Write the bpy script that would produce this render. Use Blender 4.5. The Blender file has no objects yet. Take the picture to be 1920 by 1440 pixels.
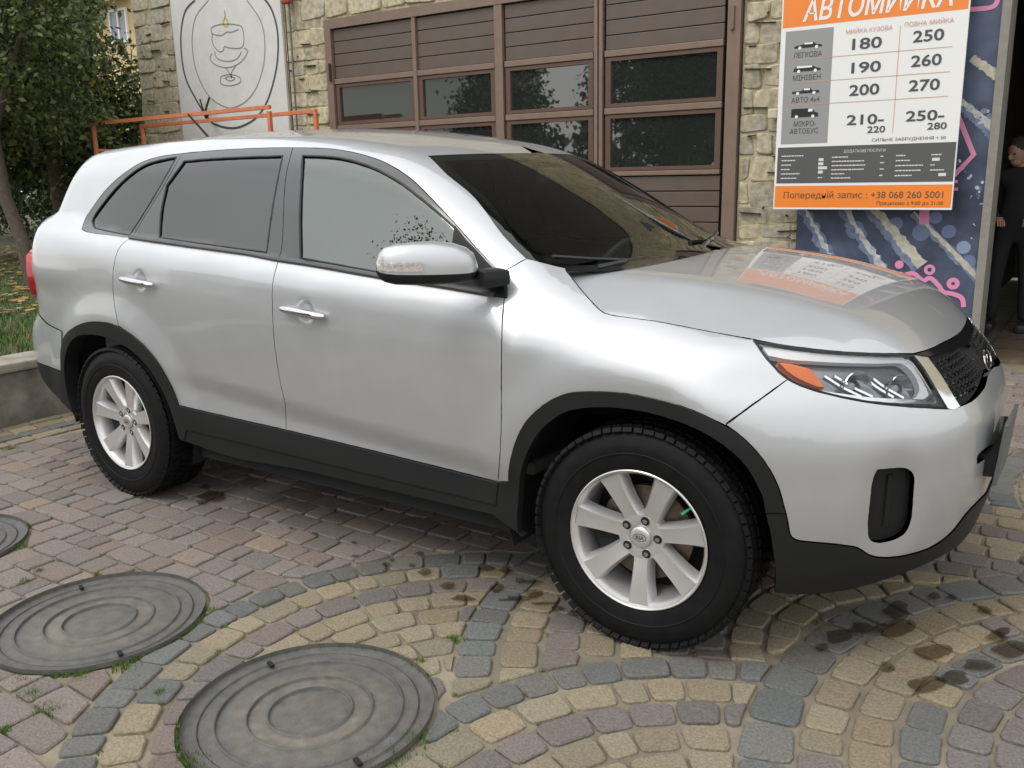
import bpy, bmesh, math, random
import numpy as np
from mathutils import Vector, Matrix
from mathutils.geometry import delaunay_2d_cdt
random.seed(7); rng=np.random.default_rng(7)
S=bpy.context.scene; COL=S.collection
R=math.radians
# ---------------------------------------------------------------- camera
def _cam():
    yaw,pitch,roll=-0.596804797,0.229871319,-0.0203092555; f=1677.7158
    fw=Vector((math.sin(yaw)*math.cos(pitch),math.cos(yaw)*math.cos(pitch),-math.sin(pitch)))
    r=Vector((math.cos(yaw),-math.sin(yaw),0)); u=r.cross(fw)
    r2=math.cos(roll)*r+math.sin(roll)*u; u2=-math.sin(roll)*r+math.cos(roll)*u
    cd=bpy.data.cameras.new('camera'); co=bpy.data.objects.new('camera',cd); COL.objects.link(co)
    m=Matrix((r2,u2,-fw)).transposed().to_4x4(); m.translation=Vector((1.15053829,-3.27741992,1.47600325)); co.matrix_world=m
    cd.sensor_width=36; cd.lens=36*f/1920; cd.clip_start=.05; cd.clip_end=400
    S.camera=co; return co
CAM=_cam()
CAMP=np.array(CAM.matrix_world.translation); CAMR=np.array(CAM.matrix_world.to_3x3())
def project(P):
    d=(np.atleast_2d(P)-CAMP)@CAMR; z=-d[:,2]; return np.stack([960+1677.7158*d[:,0]/z,720-1677.7158*d[:,1]/z,z],1)
# ---------------------------------------------------------------- sky and sun (overcast)
SUN_EL,SUN_AZ=52.0,200.0     # azimuth measured clockwise from +y
w=bpy.data.worlds.new('World'); S.world=w; w.use_nodes=True; nt=w.node_tree; nt.nodes.clear()
out=nt.nodes.new('ShaderNodeOutputWorld'); bg=nt.nodes.new('ShaderNodeBackground'); bg.inputs[1].default_value=.12
sky=nt.nodes.new('ShaderNodeTexSky'); sky.sky_type='NISHITA'; sky.sun_disc=False; sky.sun_elevation=R(SUN_EL); sky.sun_rotation=R(SUN_AZ)
sky.air_density=1.5; sky.dust_density=3
tc=nt.nodes.new('ShaderNodeTexCoord'); sep=nt.nodes.new('ShaderNodeSeparateXYZ'); nt.links.new(tc.outputs['Generated'],sep.inputs[0])
rp=nt.nodes.new('ShaderNodeValToRGB'); nt.links.new(sep.outputs[2],rp.inputs[0])
e=rp.color_ramp.elements; e[0].position=0.0; e[0].color=(.66,.665,.645,1); e[1].position=.75; e[1].color=(1,1,1,1)
m1=e.new(.25) if hasattr(e,'new') else None
if m1: m1.color=(.76,.77,.755,1)
m2=e.new(.55); m2.color=(.80,.825,.84,1)
nz=nt.nodes.new('ShaderNodeTexNoise'); nz.inputs['Scale'].default_value=2.2; nz.inputs['Detail'].default_value=5; nt.links.new(tc.outputs['Generated'],nz.inputs[0])
mp=nt.nodes.new('ShaderNodeMapRange'); mp.inputs[1].default_value=.3; mp.inputs[2].default_value=.7; mp.inputs[3].default_value=11.5; mp.inputs[4].default_value=15.0
nt.links.new(nz.outputs[0],mp.inputs[0])
mul=nt.nodes.new('ShaderNodeVectorMath'); mul.operation='SCALE'; nt.links.new(rp.outputs[0],mul.inputs[0]); nt.links.new(mp.outputs[0],mul.inputs['Scale'])
mx=nt.nodes.new('ShaderNodeMix'); mx.data_type='RGBA'; mx.inputs[0].default_value=.86
nt.links.new(sky.outputs[0],mx.inputs[6]); nt.links.new(mul.outputs[0],mx.inputs[7]); nt.links.new(mx.outputs[2],bg.inputs[0]); nt.links.new(bg.outputs[0],out.inputs[0])
sl=bpy.data.lights.new('sun','SUN'); sl.energy=.9; sl.angle=R(22); sl.color=(1,.975,.94); so=bpy.data.objects.new('sun',sl); COL.objects.link(so)
az=R(SUN_AZ); el=R(SUN_EL); sd=Vector((math.sin(az)*math.cos(el),math.cos(az)*math.cos(el),math.sin(el))); so.rotation_euler=sd.to_track_quat('Z','Y').to_euler()
so.location=(0,-10,15)
S.view_settings.view_transform='Standard'; S.view_settings.look='None'; S.view_settings.exposure=0.24; S.view_settings.gamma=1; S.view_settings.use_curve_mapping=False
S.render.engine='CYCLES'; S.cycles.max_bounces=8; S.cycles.transparent_max_bounces=12; S.cycles.glossy_bounces=4
# ---------------------------------------------------------------- helpers
def mat(name,col=(.5,.5,.5),rough=.5,metal=0,ior=1.5,coat=0,coat_rough=.05,bump=0,bscale=40,var=0,vscale=6,col2=None,attr=None,emit=None,vdetail=6,coords='Object',spec=None,alpha=None):
    m=bpy.data.materials.new(name); m.use_nodes=True; t=m.node_tree; b=t.nodes['Principled BSDF']
    b.inputs['Base Color'].default_value=(*col,1); b.inputs['Roughness'].default_value=rough; b.inputs['Metallic'].default_value=metal; b.inputs['IOR'].default_value=ior
    b.inputs['Coat Weight'].default_value=coat; b.inputs['Coat Roughness'].default_value=coat_rough
    if spec is not None: b.inputs['Specular IOR Level'].default_value=spec
    tc=t.nodes.new('ShaderNodeTexCoord'); src=None
    if attr:
        a=t.nodes.new('ShaderNodeAttribute'); a.attribute_name=attr; src=a.outputs['Color']
    if var or col2:
        n=t.nodes.new('ShaderNodeTexNoise'); n.inputs['Scale'].default_value=vscale; n.inputs['Detail'].default_value=vdetail; n.inputs['Roughness'].default_value=.62
        t.links.new(tc.outputs[coords],n.inputs[0])
        r=t.nodes.new('ShaderNodeMapRange'); r.inputs[1].default_value=.35; r.inputs[2].default_value=.65; t.links.new(n.outputs[0],r.inputs[0])
        if col2:
            mxx=t.nodes.new('ShaderNodeMix'); mxx.data_type='RGBA'; t.links.new(r.outputs[0],mxx.inputs[0])
            if src: t.links.new(src,mxx.inputs[6])
            else: mxx.inputs[6].default_value=(*col,1)
            mxx.inputs[7].default_value=(*col2,1); src=mxx.outputs[2]
        if var:
            r2=t.nodes.new('ShaderNodeMapRange'); r2.inputs[3].default_value=1-var; r2.inputs[4].default_value=1+var; 
            n2=t.nodes.new('ShaderNodeTexNoise'); n2.inputs['Scale'].default_value=vscale*3.1; n2.inputs['Detail'].default_value=vdetail; t.links.new(tc.outputs[coords],n2.inputs[0])
            r2.inputs[1].default_value=.3; r2.inputs[2].default_value=.7; t.links.new(n2.outputs[0],r2.inputs[0])
            v=t.nodes.new('ShaderNodeVectorMath'); v.operation='SCALE'; t.links.new(r2.outputs[0],v.inputs['Scale'])
            if src: t.links.new(src,v.inputs[0])
            else: v.inputs[0].default_value=col
            src=v.outputs[0]
    if src: t.links.new(src,b.inputs['Base Color'])
    if bump:
        n=t.nodes.new('ShaderNodeTexNoise'); n.inputs['Scale'].default_value=bscale; n.inputs['Detail'].default_value=8; n.inputs['Roughness'].default_value=.65; t.links.new(tc.outputs[coords],n.inputs[0])
        bp=t.nodes.new('ShaderNodeBump'); bp.inputs['Strength'].default_value=bump; bp.inputs['Distance'].default_value=.01; t.links.new(n.outputs[0],bp.inputs['Height']); t.links.new(bp.outputs[0],b.inputs['Normal'])
    if emit: b.inputs['Emission Color'].default_value=(*emit[:3],1); b.inputs['Emission Strength'].default_value=emit[3]
    return m
def setp(o,label=None,cat=None,group=None,kind=None):
    if label: o['label']=label
    if cat: o['category']=cat
    if group: o['group']=group
    if kind: o['kind']=kind
    return o
def parent(o,p):
    if p is not None:
        o.parent=p; q=p; M=Matrix.Identity(4)
        while q is not None:
            M=Matrix.LocRotScale(q.location,q.rotation_euler,q.scale)@M if q.parent is None else M
            q=q.parent
        if p.parent is None: o.matrix_parent_inverse=M.inverted()
    return o
def empty(name,loc,label,cat,group=None):
    o=bpy.data.objects.new(name,None); COL.objects.link(o); o.location=loc; o.empty_display_size=.2; setp(o,label,cat,group); return o
def mesh_obj(name,V,Fc,m,par=None,smooth=False,normals=None,col=None,**kw):
    me=bpy.data.meshes.new(name); me.from_pydata([tuple(map(float,v)) for v in V],[],[tuple(map(int,f)) for f in Fc]); 
    if m is not None:
        for mm in (m if isinstance(m,(list,tuple)) else [m]): me.materials.append(mm)
    if smooth: me.polygons.foreach_set('use_smooth',[True]*len(me.polygons))
    if normals is not None:
        me.polygons.foreach_set('use_smooth',[True]*len(me.polygons)); me.normals_split_custom_set_from_vertices([tuple(map(float,n)) for n in normals])
    if col is not None:
        a=me.color_attributes.new('Col','FLOAT_COLOR','POINT'); c=np.ones((len(me.vertices),4),np.float32); c[:,:3]=col; a.data.foreach_set('color',c.ravel())
    me.update(); o=bpy.data.objects.new(name,me); COL.objects.link(o); parent(o,par); setp(o,**kw); return o
class MB:
    """collects simple solids into one mesh"""
    def __init__(s): s.bm=bmesh.new()
    def box(s,x0,x1,y0,y1,z0,z1,M=None,bev=0):
        v=[s.bm.verts.new(q) for q in ((x0,y0,z0),(x1,y0,z0),(x1,y1,z0),(x0,y1,z0),(x0,y0,z1),(x1,y0,z1),(x1,y1,z1),(x0,y1,z1))]
        f=[s.bm.faces.new([v[i] for i in q]) for q in ((0,3,2,1),(4,5,6,7),(0,1,5,4),(1,2,6,5),(2,3,7,6),(3,0,4,7))]
        if bev:
            ed=list({e for ff in f for e in ff.edges}); r=bmesh.ops.bevel(s.bm,geom=ed,offset=bev,segments=2,affect='EDGES',profile=.6); v=list({q for ff in r['faces'] for q in ff.verts}|{q for q in v if q.is_valid})
        if M is not None: bmesh.ops.transform(s.bm,matrix=M,verts=[q for q in v if q.is_valid])
        return s
    def tube(s,pts,r,n=8,caps=True):
        pts=[Vector(q) for q in pts]; rr=r if isinstance(r,(list,tuple)) else [r]*len(pts); rings=[]
        up=None
        for i,p in enumerate(pts):
            d=(pts[min(i+1,len(pts)-1)]-pts[max(i-1,0)]).normalized()
            a=d.cross(Vector((0,0,1)) if abs(d.z)<.9 else Vector((1,0,0))).normalized()
            if up is not None: a=(up-d*up.dot(d)).normalized()
            up=a; b=d.cross(a)
            rings.append([s.bm.verts.new(p+(a*math.cos(2*math.pi*k/n)+b*math.sin(2*math.pi*k/n))*rr[i]) for k in range(n)])
        for A,B in zip(rings[:-1],rings[1:]):
            for k in range(n): s.bm.faces.new((A[k],A[(k+1)%n],B[(k+1)%n],B[k]))
        if caps: s.bm.faces.new(rings[0][::-1]); s.bm.faces.new(rings[-1])
        return s
    def poly(s,pts): s.bm.faces.new([s.bm.verts.new(q) for q in pts]); return s
    def build(s,name,m,par=None,smooth=False,**kw):
        bmesh.ops.recalc_face_normals(s.bm,faces=s.bm.faces)
        me=bpy.data.meshes.new(name); s.bm.to_mesh(me); s.bm.free()
        if m: me.materials.append(m)
        if smooth:
            me.polygons.foreach_set('use_smooth',[True]*len(me.polygons)); me.set_sharp_from_angle(angle=R(40))
        o=bpy.data.objects.new(name,me); COL.objects.link(o); parent(o,par); setp(o,**kw); return o
def lathe(name,prof,n,m,par=None,M=None,**kw):
    """revolve (axial, radius) profile about local y"""
    V=[];Fc=[]
    for k in range(n):
        a=2*math.pi*k/n
        for (y,r) in prof: V.append((r*math.cos(a),y,r*math.sin(a)))
    L=len(prof)
    for k in range(n):
        for i in range(L-1):
            a,b=k*L+i,((k+1)%n)*L+i; Fc.append((a,a+1,b+1,b))
    V=np.array(V)
    if M is not None: V=(np.c_[V,np.ones(len(V))]@np.array(M).T)[:,:3]
    o=mesh_obj(name,V,Fc,m,par,smooth=True,**kw); o.data.set_sharp_from_angle(angle=R(38)); return o
# ---------------------------------------------------------------- car body surface (implicit) and panel builder
def sst(a,b,x):
    t=np.clip((x-a)/(b-a),0,1); return t*t*(3-2*t)
def smax(a,b,k):
    h=np.maximum(k-np.abs(a-b),0)/k; return np.maximum(a,b)+h*h*k*.25
def smin(a,b,k): return -smax(-a,-b,k)
def _sp(xs,ys):
    # smooth interpolation: piecewise cubic (Catmull-Rom tangents), linear outside
    xs=np.array(xs,float); ys=np.array(ys,float); m=np.gradient(ys,xs)
    def g(x):
        x=np.asarray(x,float); i=np.clip(np.searchsorted(xs,x)-1,0,len(xs)-2)
        h=xs[i+1]-xs[i]; t=(x-xs[i])/h; tc=np.clip(t,0,1)
        v=(2*tc**3-3*tc**2+1)*ys[i]+(tc**3-2*tc**2+tc)*h*m[i]+(-2*tc**3+3*tc**2)*ys[i+1]+(tc**3-tc**2)*h*m[i+1]
        return v+np.where(t<0,t*h*m[i],0)+np.where(t>1,(t-1)*h*m[i+1],0)
    return g
XF=_sp([0,.2,.32,.45,.6,.75,.83,.90,.96,1.05],[.72,.79,.85,.875,.882,.868,.828,.768,.735,.68])
HC=_sp([-.6,-.3,0,.3,.55,.75,.85,1.0],[1.19,1.19,1.175,1.13,1.06,.978,.925,.84])
BELT=_sp([-3.7,-3.0,-2.58,-2.17,-1.59,-1.05,-.51,-.1,.4,.8],[1.25,1.222,1.195,1.172,1.135,1.095,1.062,1.075,1.055,1.0])
SD=_sp([-.2,-.08,-.03,0,.03,.06,.12,.3,.6,1.0],[-.7,-.16,-.058,-.032,-.018,-.009,-.002,.002,-.006,-.02])
CR=_sp([-2.7,-2.2,-1.5,-.6,.2],[.66,.64,.58,.51,.46])
XR=_sp([.2,.4,.55,.75,.85,.95,1.1,1.3,1.6],[-3.50,-3.62,-3.68,-3.67,-3.59,-3.59,-3.58,-3.51,-3.35])
HA=_sp([-.4,0,.4,.8],[.62,.60,.54,.46])
def HK(t):
    return np.where(t>.04,t,np.where(t<-.04,0,(t+.04)**2/.16))
def f_low(x,y,z):
    a=np.abs(y); d=BELT(x)-z
    W=.930+SD(d)
    dc=CR(x)-z
    m=sst(-2.45,-1.9,x)*(1-sst(-.62,-.3,x))
    W=W-m*(.022*sst(-.045,.055,dc)-.016*sst(.03,.20,dc))
    r1=np.hypot(x,z-.37); r2=np.hypot(x+2.7,z-.37)
    W=W+.020*(1-sst(.50,.66,r1))+.020*(1-sst(.48,.64,r2))
    W=W-.028*sst(-2.8,-3.5,x)-.0*sst(.2,.9,x)
    W=W-.014*np.exp(-(((x+1.386)**2+(z-.990)**2)/.038**2)**2)-.013*np.exp(-(((x+2.414)**2+(z-1.056)**2)/.036**2)**2)
    fs=a-W
    ff=(x-(XF(z)-.52*(a/.93)**3.2))*.8
    fr=(-(x-(XR(z)+.24*(a/.93)**5)))*.9
    fh=(z-(HC(x)-.045*(a/.7)**2-.34*HK(a-HA(x)))-.35*sst(-.42,-.75,x)*sst(.68,.80,a))*.95
    f=smax(fs,fh,.10)
    f=smax(f,ff,.10)+.011*np.exp(-(((a-.672)/.075)**2+((z-.525)/.15)**2)**2)*sst(.3,.5,x)
    return smax(f,fr,.10)
ZR=_sp([-3.7,-3.2,-2.8,-2.2,-1.7,-1.3,-1.0,-.6],[1.63,1.68,1.70,1.71,1.695,1.655,1.60,1.46])
def f_gh(x,y,z):
    a=np.abs(y)
    W=.885-.36*(z-1.10)-.10*np.maximum(z-1.35,0)**1.5-.045*np.maximum((x+1.6)/1.2,0)**2-.03*np.maximum((-x-2.2)/1.2,0)**2
    fs=a-W
    ft=(z-(ZR(x)-.055*(a/.6)**2.2))
    xw=-.05-1.72*(z-1.10)-.25*np.maximum(z-1.35,0)**2-.26*(a/.75)**2.2
    fw=(x-xw)*.5
    fr=-(x-(XR(z)+.01+.18*(a/.8)**3))*.85
    f=smax(fs,ft,.12); f=smax(f,fw,.07); f=smax(f,fr,.10)
    return f+5*np.maximum(1.10-z,0)**2
def F(P,off=0.0):
    x,y,z=P[...,0],P[...,1],P[...,2]
    return smin(f_low(x,y,z),f_gh(x,y,z),.012+.10*sst(-2.75,-3.1,x)+.07*sst(-.62,-.42,x))-off
def FH(P): return f_low(P[...,0],P[...,1],P[...,2])
def grad(P,f=F,e=1.5e-3):
    g=np.stack([f(P+np.array(d)*e)-f(P-np.array(d)*e) for d in ((1,0,0),(0,1,0),(0,0,1))],-1)
    return g/np.linalg.norm(g,axis=-1,keepdims=True)
def cast(O,D,t0,t1,n=400,f=F):
    """first crossing (outside->inside) along rays O+tD"""
    O=np.broadcast_to(O,D.shape); N=len(D); T=np.full(N,np.nan); prev=f(O+D*t0); tp=t0
    act=np.ones(N,bool)
    dt=(t1-t0)/n
    for i in range(1,n+1):
        t=t0+dt*i; idx=np.where(act)[0]
        if len(idx)==0: break
        v=f(O[idx]+D[idx]*t); pv=prev[idx]
        hit=(v<0)&(pv>=0); 
        if hit.any():
            j=idx[hit]; lo=np.full(len(j),t-dt); hi=np.full(len(j),t)
            for _ in range(18):
                m=(lo+hi)/2; q=f(O[j]+D[j]*m[:,None]); lo=np.where(q>0,m,lo); hi=np.where(q>0,hi,m)
            T[j]=(lo+hi)/2; act[j]=False
        prev[idx]=v
    return T

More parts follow.
